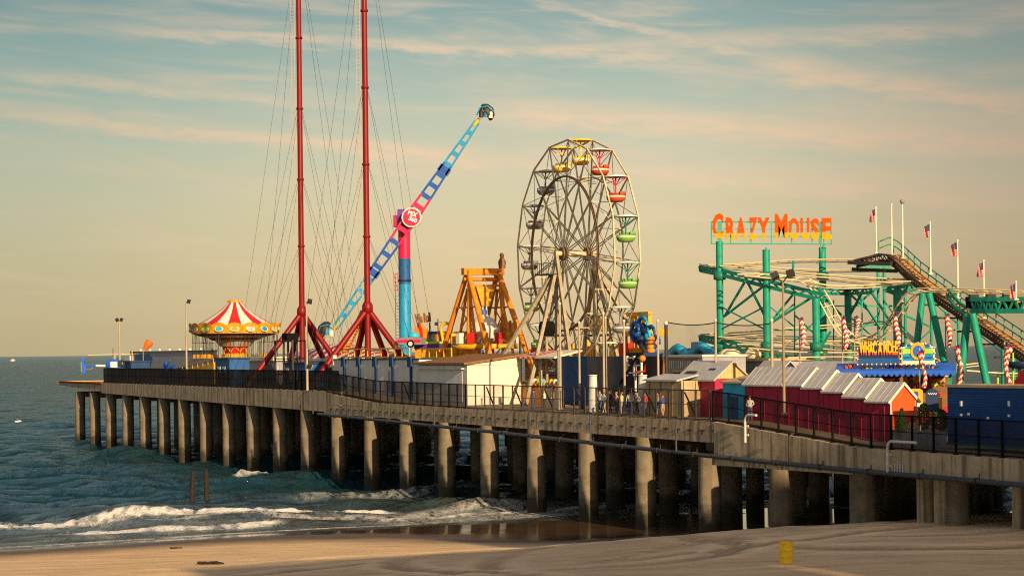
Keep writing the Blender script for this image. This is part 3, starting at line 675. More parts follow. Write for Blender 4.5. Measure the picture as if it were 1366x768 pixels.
def text(body, parent, loc, height, width, mats, depth=.08, rot=(math.pi/2, 0, 0), name='lettering', offset=.0, spacing=1.0, split=None):
    cu = bpy.data.curves.new(name, 'FONT'); cu.body = body; cu.extrude = depth/2; cu.align_x = 'CENTER'; cu.align_y = 'BOTTOM_BASELINE' if False else 'BOTTOM'
    cu.offset = offset; cu.space_character = spacing; cu.size = 1.0; cu.resolution_u = 3
    cu.materials.append(mats); o = bpy.data.objects.new(name, cu); COL.objects.link(o); o.parent = parent
    o.location = loc; o.rotation_euler = rot
    bpy.context.view_layer.update(); d = o.dimensions
    sc_ = (width/max(d.x, .01), height/max(d.y, .01), 1)
    me = bpy.data.meshes.new_from_object(o.evaluated_get(bpy.context.evaluated_depsgraph_get())); bpy.data.objects.remove(o)
    o = bpy.data.objects.new(name, me); COL.objects.link(o); o.parent = parent; o.location = loc; o.rotation_euler = rot; o.scale = sc_
    return o
def two_tone(name, top, low, zmid):
    m = bpy.data.materials.new(name); m.use_nodes = True; nt = m.node_tree; L = nt.links; b = nt.nodes['Principled BSDF']; b.inputs['Roughness'].default_value = .6; b.inputs['Specular IOR Level'].default_value = .05
    g = nt.nodes.new('ShaderNodeNewGeometry'); sp = nt.nodes.new('ShaderNodeSeparateXYZ'); L.new(g.outputs['Position'], sp.inputs[0])
    c = nt.nodes.new('ShaderNodeMath'); c.operation = 'GREATER_THAN'; L.new(sp.outputs[2], c.inputs[0]); c.inputs[1].default_value = zmid
    x = nt.nodes.new('ShaderNodeMix'); x.data_type = 'RGBA'; L.new(c.outputs[0], x.inputs[0]); x.inputs[6].default_value = (*low, 1); x.inputs[7].default_value = (*top, 1); L.new(x.outputs[2], b.inputs['Base Color'])
    return m
def lamp_post(px, pyt, pyb, t, label, heads, r=.11, z=None, cat='street lamp', mat='pale_steel', zs=None):
    q = st(px, pyb, t); zb = q.z if z is None else z; zt = st(px, pyt, t).z
    o = thing('street_lamp', label, cat, pier(q.x, t, zb), 0, 'floodlight poles along the pier')
    h = zt-zb
    mb = MB(); mb.tube([(0, 0, 0), (0, 0, h*.5), (0, 0, h)], [r*1.3, r*1.1, r*.8], 10); mb.build('pole', [M[mat]], o)
    mb = MB(); mb.box((0, 0, .06), (.4, .4, .12)); mb.build('base_plate', [M['dark_steel']], o)
    for (dx, dz, rx) in heads:
        mb = MB(); mb.tube([(0, 0, h-.05), (dx*.6, -.1, h+dz-.05), (dx, -.1, h+dz)], .05, 6); ar = mb.build('bracket', [M['dark_steel']], o)
        mb = MB(); rot = Matrix.Rotation(rx, 3, 'Y') @ Matrix.Rotation(.5, 3, 'X')
        mb.box((dx, -.15, h+dz+.1), (.5, .42, .4), 0, rot); hd = mb.build('lamp_head', [M['dark_steel']], o)
        mb = MB(); mb.box(Vector((dx, -.15, h+dz+.1))+rot @ Vector((.26, 0, 0)), (.02, .36, .34), 0, rot); mb.build('lens', [M['chalk_white']], hd)
    return o
lamp_post(160, 428, 492, 10, 'floodlight pole at the seaward end, twin lamps, beside the blue helicopter', [(-.35, .1, 2.6), (.4, .1, .4)], z=zu(36.7), r=.14)
lamp_post(249, 402, 492, 4, 'slim floodlight pole just left of the striped swing ride', [(.45, -.1, .3)], z=zu(36.7))
lamp_post(410, 402, 517, EDGE+.1, 'floodlight pole in front of the left red mast', [(.4, -.1, .2), (.3, -7.0, .3)], z=zu(36.7))
lamp_post(1046, 376, 552, EDGE2+1.6, 'tall floodlight pole rising in front of the green coaster', [(-.55, .3, 2.7), (.5, .45, -.3)], r=.08, mat='lamp_bronze', zs=None)

# --- helicopter on its pad
h = Ride('helicopter', 'blue helicopter with a white banded tail boom parked at the pier end', 'helicopter', 150, 9, rot=0)
mb = MB(); a, b_ = h.y(112, 487.5), h.y(146, 487.5); mb.tube([a, b_], [.12, .24], 10); h.part(mb, 'tail_boom', 'bright_blue')
mb = MB(); mb.tube([h.y(128, 487.6), h.y(141, 487.7)], [.20, .235], 10); h.part(mb, 'boom_band', 'white_paint')
mb = MB(); mb.prism([(-.25, -1.3), (.30, -1.2), (.45, -.1), (.15, .05), (.1, 1.3), (-.35, 1.35), (-.2, 0)], h.y(111.3, 487.5), (1, 0, 0), (0, 0, 1), .09); h.part(mb, 'tail_fin', 'bright_blue')
mb = MB(); c = h.y(108.5, 489); mb.beam(c+Vector((0, -.12, -.75)), c+Vector((0, -.12, .75)), .05, .09); h.part(mb, 'tail_rotor', 'pale_steel')
mb = MB(); mb.tube([h.y(112, 492), h.y(118, 493), h.y(123, 491), h.y(125, 488)], .04, 6); h.part(mb, 'tail_skid', 'pale_steel')
cc = h.y(155, 486.5); mb = MB(); mb.ball(cc, (1.75, .8, 1.0), 18, 12); cab = h.part(mb, 'cabin', 'bright_blue')
mb = MB(); mb.ball(cc+Vector((.75, -.12, .12)), (1.1, .75, .72), 14, 10); h.part(mb, 'windscreen', 'glass', cab)
mb = MB(); mb.box(cc+Vector((-.2, -.78, .05)), (1.1, .06, .9)); h.part(mb, 'door', 'white_paint', cab)
mb = MB(); mb.tube([cc+Vector((-.2, 0, .8)), cc+Vector((-.2, 0, 2.0))], [.2, .12], 8); h.part(mb, 'rotor_mast', 'pale_steel')
mb = MB(); q = cc+Vector((-.2, 0, 1.9)); mb.beam(q+Vector((-3.9, -2, -.25)), q+Vector((3.9, 2, -.1)), .2, .04); h.part(mb, 'rotor_blade', 'cream_paint')
for sy in (-1, 1):
    mb = MB(); zb = -cc.z+.06 if False else 0.08
    mb.tube([Vector((cc.x-1.6, sy*.95, zb)), Vector((cc.x+1.6, sy*.95, zb)), Vector((cc.x+1.9, sy*.95, zb+.25))], .06, 6)
    for dx in (-.8, .8): mb.tube([Vector((cc.x+dx, sy*.95, zb)), Vector((cc.x+dx, sy*.45, cc.z-.5))], .05, 6)
    h.part(mb, 'landing_skid', 'pale_steel')
k = Ride('antenna_mast', 'white antenna post behind the blue helicopter', 'mast', 151, 14)
mb = MB(); z1 = k.p(151, 464).z; mb.tube([(0, 0, 0), (0, 0, z1)], .12, 6); mb.box((0, 0, z1*.8), (.6, .1, .1)); k.part(mb, 'pole', 'pale_steel')
mb = MB(); mb.box((0, 0, .1), (.5, .5, .2)); k.part(mb, 'base_plate', 'galv')
# windsock
k = Ride('windsock', 'orange windsock blown out on a thin pole', 'windsock', 191, 16)
zt = k.p(192, 470).z; mb = MB(); mb.tube([(0, 0, 0), (0, 0, zt+.2)], .06, 6); k.part(mb, 'pole', 'pale_steel')
mb = MB(); a, b_ = k.y(192.5, 466.5), k.y(200.5, 455); pts = [a.lerp(b_, i/5) for i in range(6)]; mb.tube(pts, [.32, .42, .52, .62, .68, .60], 12); k.part(mb, 'sock', 'windsock')
# booth and long wall at the end
def booth(name, label, cat, px0, px1, pyt, t, depth, wall, roof, z=None, over=.15, roofh=.2, group=None):
    k = Ride(name, label, cat, px0, t, z=z, group=group); a = k.p(px0, pyt); b_ = k.p(px1, pyt); hh = (a.z+b_.z)/2
    mb = MB(); mb.bx(a.x, b_.x, 0, depth, 0, hh-roofh); k.part(mb, 'wall', wall)
    mb = MB(); mb.bx(a.x-over, b_.x+over, -over, depth+over, hh-roofh+.002, hh); k.part(mb, 'roof', roof)
    k.x0, k.x1, k.h = a.x, b_.x, hh-roofh
    return k
k = booth('kiosk', 'small dark blue booth with a white board, left of the long grey wall', 'kiosk', 166, 174.5, 481, 7, 3, 'dark_blue_panel', 'navy')
mb = MB(); mb.bx(k.x0+.2, k.x1-.2, -.1, .1, k.h+.22, k.h+1.0); k.part(mb, 'sign_board', 'white_paint')
k = Ride('partition_wall', 'long grey screening wall topped with small lights at the seaward end', 'wall', 178, 20)
a, b_ = k.p(178, 470), k.p(286, 470); mb = MB(); mb.bx(a.x, b_.x, 0, .4, 0, a.z); k.part(mb, 'panel', 'grey_wall')
mb = MB(); mb.bx(a.x-1.2, a.x-.01, -.3, .7, 0, a.z+.25); k.part(mb, 'end_pillar', 'tan_wall')
mb = MB(); mb.bx(a.x, b_.x, -.15, .55, a.z+.01, a.z+.2); k.part(mb, 'cap', 'dark_steel')
a2, b2 = k.p(181, 480), k.p(204, 480); w = b2.x-a2.x
mb = MB(); mb.prism([(0, 0), (w*.72, 0), (w*.8, .8), (w*1.0, 3.1), (w*.75, 3.9), (w*.45, 3.6), (w*.3, 3.95), (0, 3.9)], (a2.x, -.02, .4), (1, 0, 0), (0, 0, 1), .06); k.part(mb, 'mural', 'blue_paint')
for i in range(8):
    x = a.x+(b_.x-a.x)*(i+.7)/8; mb = MB(); mb.ball((x, .2, a.z+.36), .2, 8, 6); k.part(mb, 'bulb', 'chalk_white')
k = Ride('ride_figure', 'small blue figure showing over the dark fence at the pier end', 'figure', 221, 5)
mb = MB(); mb.tube([(0, 0, 0), (0, 0, 1.6), (0, 0, 2.4)], [.5, .55, .3], 10); mb.ball((0, 0, 2.6), .42, 10, 8); mb.tube([(0, 0, 2.2), (1.2, 0, 2.7), (1.9, 0, 3.3)], [.3, .2, .1], 8); k.part(mb, 'body', 'bright_blue')
mb = MB(); mb.tube([(1.4, .2, 0), (1.4, .2, 1.8), (3.0, .2, 2.3), (4.0, .2, 1.9)], [.35, .4, .4, .2], 8); k.part(mb, 'seat', 'blue_paint')
k = Ride('slide', 'yellow sloping slide deck behind the fence, left of the blue booth', 'slide', 247, 9)
a, b_ = k.p(244, 492), k.p(285, 483); mb = MB(); mb.prism([(a.x, 0), (b_.x, 0), (b_.x, b_.z), (a.x, max(.4, a.z))], (0, 2.5, 0), (1, 0, 0), (0, 0, 1), 2.5); k.part(mb, 'chute', 'yellow_paint')
mb = MB(); mb.beam(Vector((a.x, -.05, max(.4, a.z)+.5)), Vector((b_.x, -.05, b_.z+.5)), .12)
for i in range(7):
    f = i/6; x = a.x+(b_.x-a.x)*f; zz = max(.4, a.z)*(1-f)+b_.z*f; mb.beam((x, -.05, zz-.2), (x, -.05, zz+.5), .08)
k.part(mb, 'handrail', 'gold')
# --- swing ride
k = Ride('swing_ride', 'flying swing carousel with red and white striped top and gold painted rounding boards', 'carousel', 314, 18, rot=R(8))
zf = lambda py: k.y(314, py).z
mb = MB()
cp = [(.95, zf(403)), (1.25, zf(406)), (2.0, zf(413)), (3.1, zf(420)), (4.2, zf(426)), (5.2, zf(431)), (5.9, zf(435))]
cp = cp[::-1]
mb.lathe(cp, 72, mf=lambda i, q: (q//4) % 2); k.part(mb, 'canopy', ['white_paint', 'bright_red'])
mb = MB(); mb.lathe([(1.0, zf(403)), (1.1, zf(401.5)), (.75, zf(400)), (0, zf(399.6))], 24); k.part(mb, 'crown', 'gold')
mb = MB(); n = 18
for i in range(n*8):                           # scalloped rounding boards
    a0, a1 = 2*math.pi*i/(n*8), 2*math.pi*(i+1)/(n*8)
    bumpf = lambda a: abs(math.sin(a*n/2))
    zt0, zt1 = zf(434.5)+.42*bumpf(a0), zf(434.5)+.42*bumpf(a1); zb = zf(445); r1, r0 = 6.75, 6.35
    for (ra, rb_) in ((0, 1),):
        A_ = [(r1*math.cos(a0), r1*math.sin(a0), zt0), (r1*math.cos(a1), r1*math.sin(a1), zt1), (r0*math.cos(a1), r0*math.sin(a1), zb), (r0*math.cos(a0), r0*math.sin(a0), zb)]
        B_ = [(v[0]*.97, v[1]*.97, v[2]) for v in A_]
        mb.add(A_+B_, [(0, 3, 2, 1), (4, 5, 6, 7), (0, 1, 5, 4), (3, 7, 6, 2)])
k.part(mb, 'rounding_board', 'gold')
md = None
for i in range(n):
    a = 2*math.pi*(i+.5)/n; r_ = 6.62; zc = zf(439.3)
    tl = Matrix.Rotation(a, 3, 'Z') @ Matrix.Rotation(-.28, 3, 'Y')
    for mm, nm, sc_, off in (('cream_paint', 'medallion', 1, .0), (['sky_blue', 'orange_paint', 'grey_wall', 'cyan', 'tan_wall', 'lime'][i % 6], 'painting', .78, .05)):
        mb = MB(); pts = [tl @ Vector((.04+off, .66*sc_*math.cos(q), .42*sc_*math.sin(q))) for q in np.linspace(0, 2*math.pi, 19)[:-1]]
        c = Vector((r_*math.cos(a), r_*math.sin(a), zc)); back = [p+tl @ Vector((-.12, 0, 0)) for p in pts]; m_ = len(pts)
        mb.add([c+p for p in pts]+[c+p for p in back], [tuple(range(m_))]+[(q, m_+q, m_+(q+1) % m_, (q+1) % m_) for q in range(m_)])
        if nm == 'medallion': md = k.part(mb, nm, mm)
        else: k.part(mb, nm, mm, md)
mb = MB(); mb.lathe([(6.3, zf(445)), (5.2, zf(448)), (4.0, zf(450.5)), (3.4, zf(453.5)), (2.9, zf(454.5))][::-1], 36, mf=lambda i, q: 1 if i in (1, 3) else 0); k.part(mb, 'soffit', ['gold', 'dark_blue_panel'])
mb = MB(); mb.lathe([(2.2, zf(462)), (2.9, zf(454.6))], 24, mf=lambda i, q: 1 if q % 4 == 0 else 0); k.part(mb, 'mirror_band', ['grey_wall', 'gold'])
mb = MB(); mb.lathe([(1.5, zf(471)), (1.55, zf(468)), (1.95, zf(462))], 24); k.part(mb, 'drum', 'bright_red')
mb = MB(); mb.lathe([(1.9, 0), (1.9, zf(474)), (1.55, zf(471))], 24); k.part(mb, 'centre_base', 'gold')
for i in range(8):                             # gilt arches on the drum
    a = 2*math.pi*i/8; mb = MB()
    mb.tube([Vector((1.75*math.cos(a+q*.38), 1.75*math.sin(a+q*.38), zf(470)+.75*math.cos(q*1.5))) for q in np.linspace(-1, 1, 7)], .09, 6); k.part(mb, 'gilt_arch', 'gold')
mb = MB(); zc = zf(446); zl = 1.1
proto = None
for ring, cnt in ((6.0, 18), (4.6, 14)):
    for i in range(cnt):
        a = 2*math.pi*(i+.3)/cnt
        if proto is None:
            b = MB()
            for dx in (-.25, .25):
                for dy in (-.22, .22): b.beam((dx*.8, dy*.8, 0), (dx, dy, -1.2), .035); b.beam((dx, dy, -1.2), (dx, dy, -3.4), .03)
            b.beam((-.28, -.22, -1.2), (.28, -.22, -1.2), .05); b.beam((-.28, .22, -1.2), (.28, .22, -1.2), .05)
            proto = o = k.part(b, 'swing_seat', 'dark_steel')
            b2_ = MB(); b2_.box((0, 0, -3.45), (.5, .5, .07)); b2_.box((0, .24, -3.15), (.5, .06, .55)); sp_ = k.part(b2_, 'seat_shell', 'gold', o)
        else:
            o = rep(proto); o.parent = k.o; c = rep(sp_); c.parent = o
        o.location = (ring*math.cos(a), ring*math.sin(a), zc); o.rotation_euler = (0, 0, a)
# booths below it
k = booth('kiosk', 'blue ticket booth with two small white windows in front of the swing ride', 'kiosk', 287, 306, 477, 3, 2.6, 'blue_paint', 'dark_blue_panel')
for f in (.28, .62):
    mb = MB(); xx = k.x0+(k.x1-k.x0)*f; mb.bx(xx-.5, xx+.5, -.05, .05, 1.7, 2.5); w_ = k.part(mb, 'window', 'white_paint'); mb = MB(); mb.bx(xx-.25, xx+.25, -.08, -.052, 1.85, 2.3); k.part(mb, 'pane', 'sky_blue', w_)
k = booth('pavilion', 'low grey pavilion with a pale flat roof under the swing ride', 'building', 307, 366, 476, 11, 8, 'grey_wall', 'lit_white', over=.5, roofh=.5)
for f in (.72,):
    mb = MB(); xx = k.x0+(k.x1-k.x0)*f; mb.prism([(0, 0), (5, 0), (5, 1.9), (3.6, 2.7), (1.4, 2.7), (0, 1.9)], (xx, -.06, 0), (1, 0, 0), (0, 0, 1), .05); k.part(mb, 'doorway', 'navy')
k = Ride('control_tower', 'black open steel frame with a box on top, left of the first red mast', 'frame', 367, 3)
a, b_ = k.p(367, 454), k.p(390, 454); zt = a.z
for dy in (0, 1.6):
    for x in (a.x, (a.x+b_.x)/2, b_.x):
        mb = MB(); mb.beam((x, dy, 0), (x, dy, zt), .2); k.part(mb, 'post', 'dark_steel')
mb = MB()
for zz in (zt*.3, zt*.62, zt-.1): mb.bx(a.x, b_.x, -.1, .1, zz-.07, zz+.07); mb.bx(a.x, b_.x, 1.5, 1.7, zz-.07, zz+.07)
k.part(mb, 'cross_bar', 'dark_steel'); mb = MB(); mb.box(((a.x+b_.x)/2, .8, zt+.3), (1.6, 1.4, 1.0)); k.part(mb, 'equipment_box', 'black_rubber')
mb = MB(); mb.box(((a.x+b_.x)/2, .8, 1.4), (1.5, 1.0, 1.2)); k.part(mb, 'motor', 'grey_steel')

# --- the two masts of the slingshot ride
def mast(px, t, pya, label, feet, sweep):
    k = Ride('ride_mast', label, 'mast', px, t, rot=0, py=440, group='red masts of the slingshot ride')
    za = k.y(px, pya).z; top = 58.0-k.z0+6
    segs = [za-.4, za+8, za+16, za+24.5, za+33, top]
    mb = MB(); mb.tube([(0, 0, 0), (0, 0, za-.2), (0, 0, top)], [.35, .34, .30], 14); sh = k.part(mb, 'shaft', 'red_paint')
    for zz in segs[1:-1]:
        mb = MB(); mb.lathe([(.29, -.13), (.42, -.13), (.42, .13), (.29, .13)], 14, (0, 0, zz)); k.part(mb, 'flange', 'red_paint', sh)
    mb = MB(); mb.lathe([(.38, -.5), (.6, -.3), (.6, .4), (.38, .8)], 14, (0, 0, za)); k.part(mb, 'collar', 'red_paint')
    for (lx, ly) in feet:
        mb = MB(); mb.tube([(0, 0, za), (lx, ly, .15)], .34, 12); lg = k.part(mb, 'leg', 'red_paint')
        mb = MB(); mb.box((lx, ly, .1), (1.1, 1.1, .2)); k.part(mb, 'foot_plate', 'dark_steel', lg)
    mb = MB(); zs = np.arange(za+1.5, top, .42)
    for dx in (-.52, -.62-.3): mb.beam((dx, -.05, za+1.2), (dx, -.05, top), .06)
    for zz in zs: mb.beam((-.52, -.05, zz), (-.92, -.05, zz), .05)
    k.part(mb, 'ladder', 'pale_steel')
    for (ax, ay) in ((-7.4, -5), (-6.0, 7), (6.6, -4), (7.6, 6)):
        for zz in (za+8.5, za+17, za+25.5, top-1):
            f = 1-.06*((zz-za)/8.5)
            mb = MB(); mb.tube([(0, 0, zz), (ax*(.75+.25*(zz/top)), ay*(.8+.2*zz/top), 1.2)], .017, 5, caps=False); k.part(mb, 'guy_cable', 'dark_steel')
    return k
ft = [(-6.3, -3.2), (-2.9, 6), (3.4, 5.8), (6.0, 1.6)]
m1 = mast(403, 8, 417, 'left red mast of the slingshot ride on splayed legs, next to the swing ride', ft, 0)
m2 = mast(490.5, 8, 412, 'right red mast of the slingshot ride, in front of the long swing arm', [(-6.2, -3.2), (-2.6, 5), (2.8, 5.5), (6.2, 1.4)], 0)
mb = MB()   # red stairs up the near leg of the second mast
a, b_ = Vector((-.4, .5, m2.y(490, 414).z)), Vector((-2.9, 3.2, m2.y(461, 470).z))
for dx in (-.3, .3): mb.beam(a+Vector((dx, 0, 0)), b_+Vector((dx, 0, 0)), .12, .25)
for i in range(14): q = a.lerp(b_, (i+.5)/14); mb.box(q, (.6, .3, .06))
m2.part(mb, 'stair', 'orange_paint')

# --- the booster arm
k = Ride('swing_arm_ride', 'tall ride with a long turning arm, pink in the middle, light blue at its ends', 'ride', 540, 22, rot=0, py=400)
zc = k.y(549, 290)
def colour_at(py): return 0
mb = MB(); z1, z2, z3, z4 = k.y(540, 379).z, k.y(540, 345).z, k.y(540, 306).z, k.y(540, 284).z; r_ = .74
mb.lathe([(r_*1.1, 0), (r_*1.1, .6), (r_, .62), (r_, z1)], 20, m=0); mb.lathe([(r_, z1), (r_, z2)], 20, m=1); mb.lathe([(r_, z2), (r_, z4)], 20, m=2)
col = k.part(mb, 'column', ['cyan', 'blue_paint', 'pink'])
mb = MB(); mb.lathe([(r_, -.12), (r_+.1, -.12), (r_+.1, .12), (r_, .12)], 20, (0, 0, k.y(540, 374).z)); k.part(mb, 'joint_ring', 'navy', col)
mb = MB(); c = k.y(541, 291); mb.box(c+Vector((0, -.2, 0)), (1.9, 1.6, 2.1)); k.part(mb, 'drive_head', 'purple')
mb = MB(); c = k.y(531, 295)
mb.bx(c.x-.55, c.x+.75, -.8, .8, c.z-.7, c.z+.7); k.part(mb, 'service_cage', 'magenta_wall')
mb = MB(); c = k.y(531, 375)     # service ladder with a cage
for dx in (-.35, .35): mb.beam((c.x+dx, 0, 0), (c.x+dx, 0, k.y(531, 366).z), .07)
for i in range(28): mb.beam((c.x-.35, 0, .4*i+.2), (c.x+.35, 0, .4*i+.2), .05)
k.part(mb, 'ladder', 'dark_steel')
mb = MB(); c = k.y(531, 376)
for i in range(5):
    mb.beam((c.x-.5, -.4, c.z-1.0+.5*i), (c.x+.5, -.4, c.z-1.0+.5*i), .06)
for dx in (-.5, 0, .5): mb.beam((c.x+dx, -.4, c.z-1.2), (c.x+dx, -.4, c.z+1.2), .06)
k.part(mb, 'ladder_cage', 'magenta_wall')
# arm: two chords with oval openings between
c0 = k.y(549, 290, -1.6); e1 = k.y(447, 437, -1.6); e2 = k.y(636, 163, -1.6)
arm_root = None
def arm_half(e, cols):
    d = e-c0; L = d.length; d = d/L; nrm = Vector((-d.z, 0, d.x))
    N = 9
    for gi, (f0, f1, cm) in enumerate(cols):
        mb = MB()
        for i in range(N):
            a, b_ = i/N, (i+1)/N; mid = (a+b_)/2
            if not (f0 <= mid < f1): continue
            w0 = 1.2*(1-.62*a)*.62; w1 = 1.2*(1-.62*b_)*.62
            p0, p1 = c0+d*L*a, c0+d*L*b_
            tck = .24*(1-.25*a)
            for sgn in (-1, 1): mb.beam(p0+nrm*sgn*w0, p1+nrm*sgn*w1, tck, .6, up=(0, 1, 0))
            # web at each end of the bay, rounded into the opening
            mb.beam(p0+nrm*w0-d*.0, p0-nrm*w0, .58, .34, up=(0, 1, 0))
        k.part(mb, 'arm_section', cm)
    mb = MB(); f = .50; p = c0+d*L*f; w = 1.25*(1-.62*f)*.62+.16
    mb.beam(p-d*.45, p+d*.45, 2*w+.1, .6, up=(0, 1, 0)); k.part(mb, 'coupling', 'arm_blue')
    return d
d1 = arm_half(e1, [(0, .20, 'pink'), (.20, .56, 'arm_blue'), (.56, 1.01, 'cyan')]); d2 = arm_half(e2, [(0, .20, 'pink'), (.20, .6, 'arm_blue'), (.6, 1.01, 'cyan')])
# hub disc with its badge
hub = k.y(549, 290, -2.3)
def disc(mb, c, r, y0, y1, n=32, m=0): return mb.add([Vector((c.x+r*math.cos(q), y, c.z+r*math.sin(q))) for y in (y0, y1) for q in np.linspace(0, 2*math.pi, n+1)[:-1]], [tuple(range(n)), tuple(range(n, 2*n))[::-1]]+[(i, n+i, n+(i+1) % n, (i+1) % n) for i in range(n)], m)
mb = MB(); disc(mb, hub, 1.22, hub.y, hub.y+.9); dk = k.part(mb, 'hub_disc', 'cream_paint')
mb = MB(); disc(mb, hub, 1.06, hub.y-.05, hub.y+.1); k.part(mb, 'disc_face', 'pink', dk)
tx = text('MIX', k.o, hub+Vector((-.05, -.1, .02)), .62, 1.15, M['chalk_white'], .06, (math.pi/2, -.0, 0), 'lettering', .03); tx.rotation_euler = (math.pi/2, math.radians(22), 0)
tx = text('360', k.o, hub+Vector((.02, -.1, -.62)), .55, 1.05, M['chalk_white'], .06, (math.pi/2, 0, 0), 'lettering', .03); tx.rotation_euler = (math.pi/2, math.radians(22), 0)
mb = MB(); mb.beam(k.y(540, 290, 0), k.y(549, 290, -1.3), .8); k.part(mb, 'axle', 'dark_steel')
def gondola(c, d, flip):
    mb = MB(); mb.tube([c-d*.6, c+d*.5], [.32, .22], 8); k.part(mb, 'gondola_bracket', 'yellow_paint')
    mb = MB(); cc = c+d*.9+Vector((flip*.55, 0, .35))
    vs = []; nu, nv = 16, 8     # open clam shell of a two sided car
    mb.lathe([(0.15, -1.25), (.75, -.95), (1.05, -.35), (1.0, .0)], 18, (0, 0, 0)); 
    rot = Matrix.Rotation(flip*1.05, 3, 'Y')
    mb.V = [tuple(cc+rot @ Vector((v[0]*1.1, v[1]*.9, -v[2]*.9))) for v in mb.V]; sh = k.part(mb, 'gondola', 'dark_steel')
    for i, (off, mm) in enumerate((((-.55, 0), 'dark_steel'), ((.1, .1), 'cyan'), ((.7, -.1), 'white_paint'))):
        mb = MB(); q = cc+Vector((off[0]*.9, -.55, off[1]-.2)); mb.tube([q+Vector((0, 0, -.4)), q+Vector((0, 0, .25)), q+Vector((0, .1, .55))], [.28, .3, .16], 8); mb.ball(q+Vector((0, -.05, .72)), .17, 8, 6); k.part(mb, 'seat', mm, sh)
    mb = MB(); mb.tube([cc+Vector((-1.05, -.6, -.3)), cc+Vector((-.6, -.95, .55)), cc+Vector((.3, -.9, .75)), cc+Vector((1.0, -.6, .1))], .09, 6); k.part(mb, 'restraint', 'cyan', sh)
gondola(e2, d2, 1); gondola(e1, d1, -1)
# --- striped tent, site walls, white box
k = Ride('tent', 'red and white striped tent behind the legs of the two red masts', 'tent', 456, 17)
rx0, rx1 = k.p(398, 470).x, k.p(530, 477).x; zr = k.p(456, 457).z; ze = k.p(470, 478).z; n = 26
def tent_z(f, v):   # f along the tent, v from near eave to ridge
    e = max(0, 1-abs(f-.46)/.54)
    return ze+(zr-ze)*(.18+.82*e**.8)*math.sin(v*math.pi/2)
vs = []; fs = []; ms = []
for i in range(n+1):
    for j in range(13):
        v = j/12; vs.append((rx0+(rx1-rx0)*i/n, -4+8*v, tent_z(i/n, v*2 if v <= .5 else 2-v*2)))
for i in range(n):
    for j in range(12): fs.append((i*13+j, (i+1)*13+j, (i+1)*13+j+1, i*13+j+1)); ms.append(i % 2)
mb = MB(); mb.add(vs, fs, ms, True); k.part(mb, 'roof', ['white_paint', 'bright_red'])
mb = MB(); vs = []; fs = []; ms = []
for i in range(n+1):
    x = rx0+(rx1-rx0)*i/n; vs += [(x, -4.02, ze), (x, -4.02, ze-.75)]
for i in range(n): fs.append((2*i, 2*i+2, 2*i+3, 2*i+1)); ms.append(i % 2)
mb.add(vs, fs, ms); k.part(mb, 'valance', ['white_paint', 'bright_red'])
for f in (0, .25, .5, .75, 1):
    mb = MB(); mb.tube([(rx0+(rx1-rx0)*f, -3.95, 0), (rx0+(rx1-rx0)*f, -3.95, ze)], .1, 6); k.part(mb, 'pole', 'white_paint')
k = booth('kiosk', 'blue booth in the shade below the left red mast', 'kiosk', 379, 407, 483, 4, 3, 'blue_paint', 'navy')
mb = MB(); mb.bx(k.x0+.6, k.x0+1.6, -.05, .05, 1.5, 2.4); k.part(mb, 'window', 'white_paint')
k = booth('site_cabin', 'white cabin with a pale flat roof between the two red masts', 'building', 408, 437, 478, 7, 5, 'grey_wall', 'lit_white', over=.4, roofh=.3)
mb = MB(); mb.bx(k.x0+1, k.x0+2.2, -.05, .05, 0, 2.2); k.part(mb, 'door', 'dark_blue_panel')
k = booth('kiosk', 'dark blue crate-like booth right behind the fence, left of the white wall', 'kiosk', 432, 445, 490, 3.5, 2.5, 'navy', 'dark_blue_panel')
k = Ride('site_wall', 'long white site wall divided by blue posts', 'wall', 446, 2.6)
a, b_ = k.p(446, 479), k.p(559, 480.5); zt = (a.z+b_.z)/2
mb = MB(); mb.bx(a.x, b_.x, 0, 2.4, -.0-1.0, zt); k.part(mb, 'panel', 'trailer_white')
mb = MB(); mb.bx(a.x-.05, b_.x+.05, -.1, 2.5, zt+.002, zt+.12); k.part(mb, 'coping', 'navy')
for px in (460, 480, 502, 524.5, 549):
    x = k.p(px, 490).x; mb = MB(); mb.bx(x-.2, x+.2, -.14, -.005, -1, zt+.25); mb.bx(x-.42, x+.42, -.3, -.145, zt-.7, zt+.3); k.part(mb, 'post', 'dark_blue_panel')
x = k.p(519, 490).x; mb = MB(); mb.bx(x-.3, x+.3, -.02, -.003, .2, 2.2); k.part(mb, 'hatch', 'grey_wall')
mb = MB(); mb.bx(a.x-.35, a.x-.1, -.1, .3, -.5, zt+.5); k.part(mb, 'end_post', 'lit_white')
def railing(label, px0, px1, pyt, t, mat='yellow_paint', n=8, z=None):
    k = Ride('railing', label, 'railing', px0, t); a, b_ = k.p(px0, pyt), k.p(px1, pyt); zt = (a.z+b_.z)/2; zb = zt-1.35 if z is None else z
    for i in range(n+1):
        x = a.x+(b_.x-a.x)*i/n; mb = MB(); mb.beam((x, 0, zb-.6), (x, 0, zt), .13); k.part(mb, 'post', mat)
    mb = MB()
    for zz in (zt, zb+.45): mb.bx(a.x, b_.x, -.07, .07, zz-.07, zz+.07)
    k.part(mb, 'rail', mat)
    mb = MB(); mb.bx(a.x, b_.x, -.1, 2.2, zb-.75, zb-.6); k.part(mb, 'platform', mat)
    for x in (a.x+.3, b_.x-.3):
        mb = MB(); mb.bx(x-.15, x+.15, 1.5, 1.8, 0, zb-.76); k.part(mb, 'support', 'dark_steel')
railing('yellow railing above the long white wall, under the right red mast', 456, 546, 465, 6.5, n=10)
railing('yellow railing in front of the pink car ride', 563, 602, 465, 6.5, n=4)
k = Ride('storage_shed', 'white storage shed with a low brown roof, its right side catching the sun', 'shed', 558, 2.4)
a, b_ = k.p(558, 487), k.p(623, 486); zt = (a.z+b_.z)/2; dp_ = 5.6
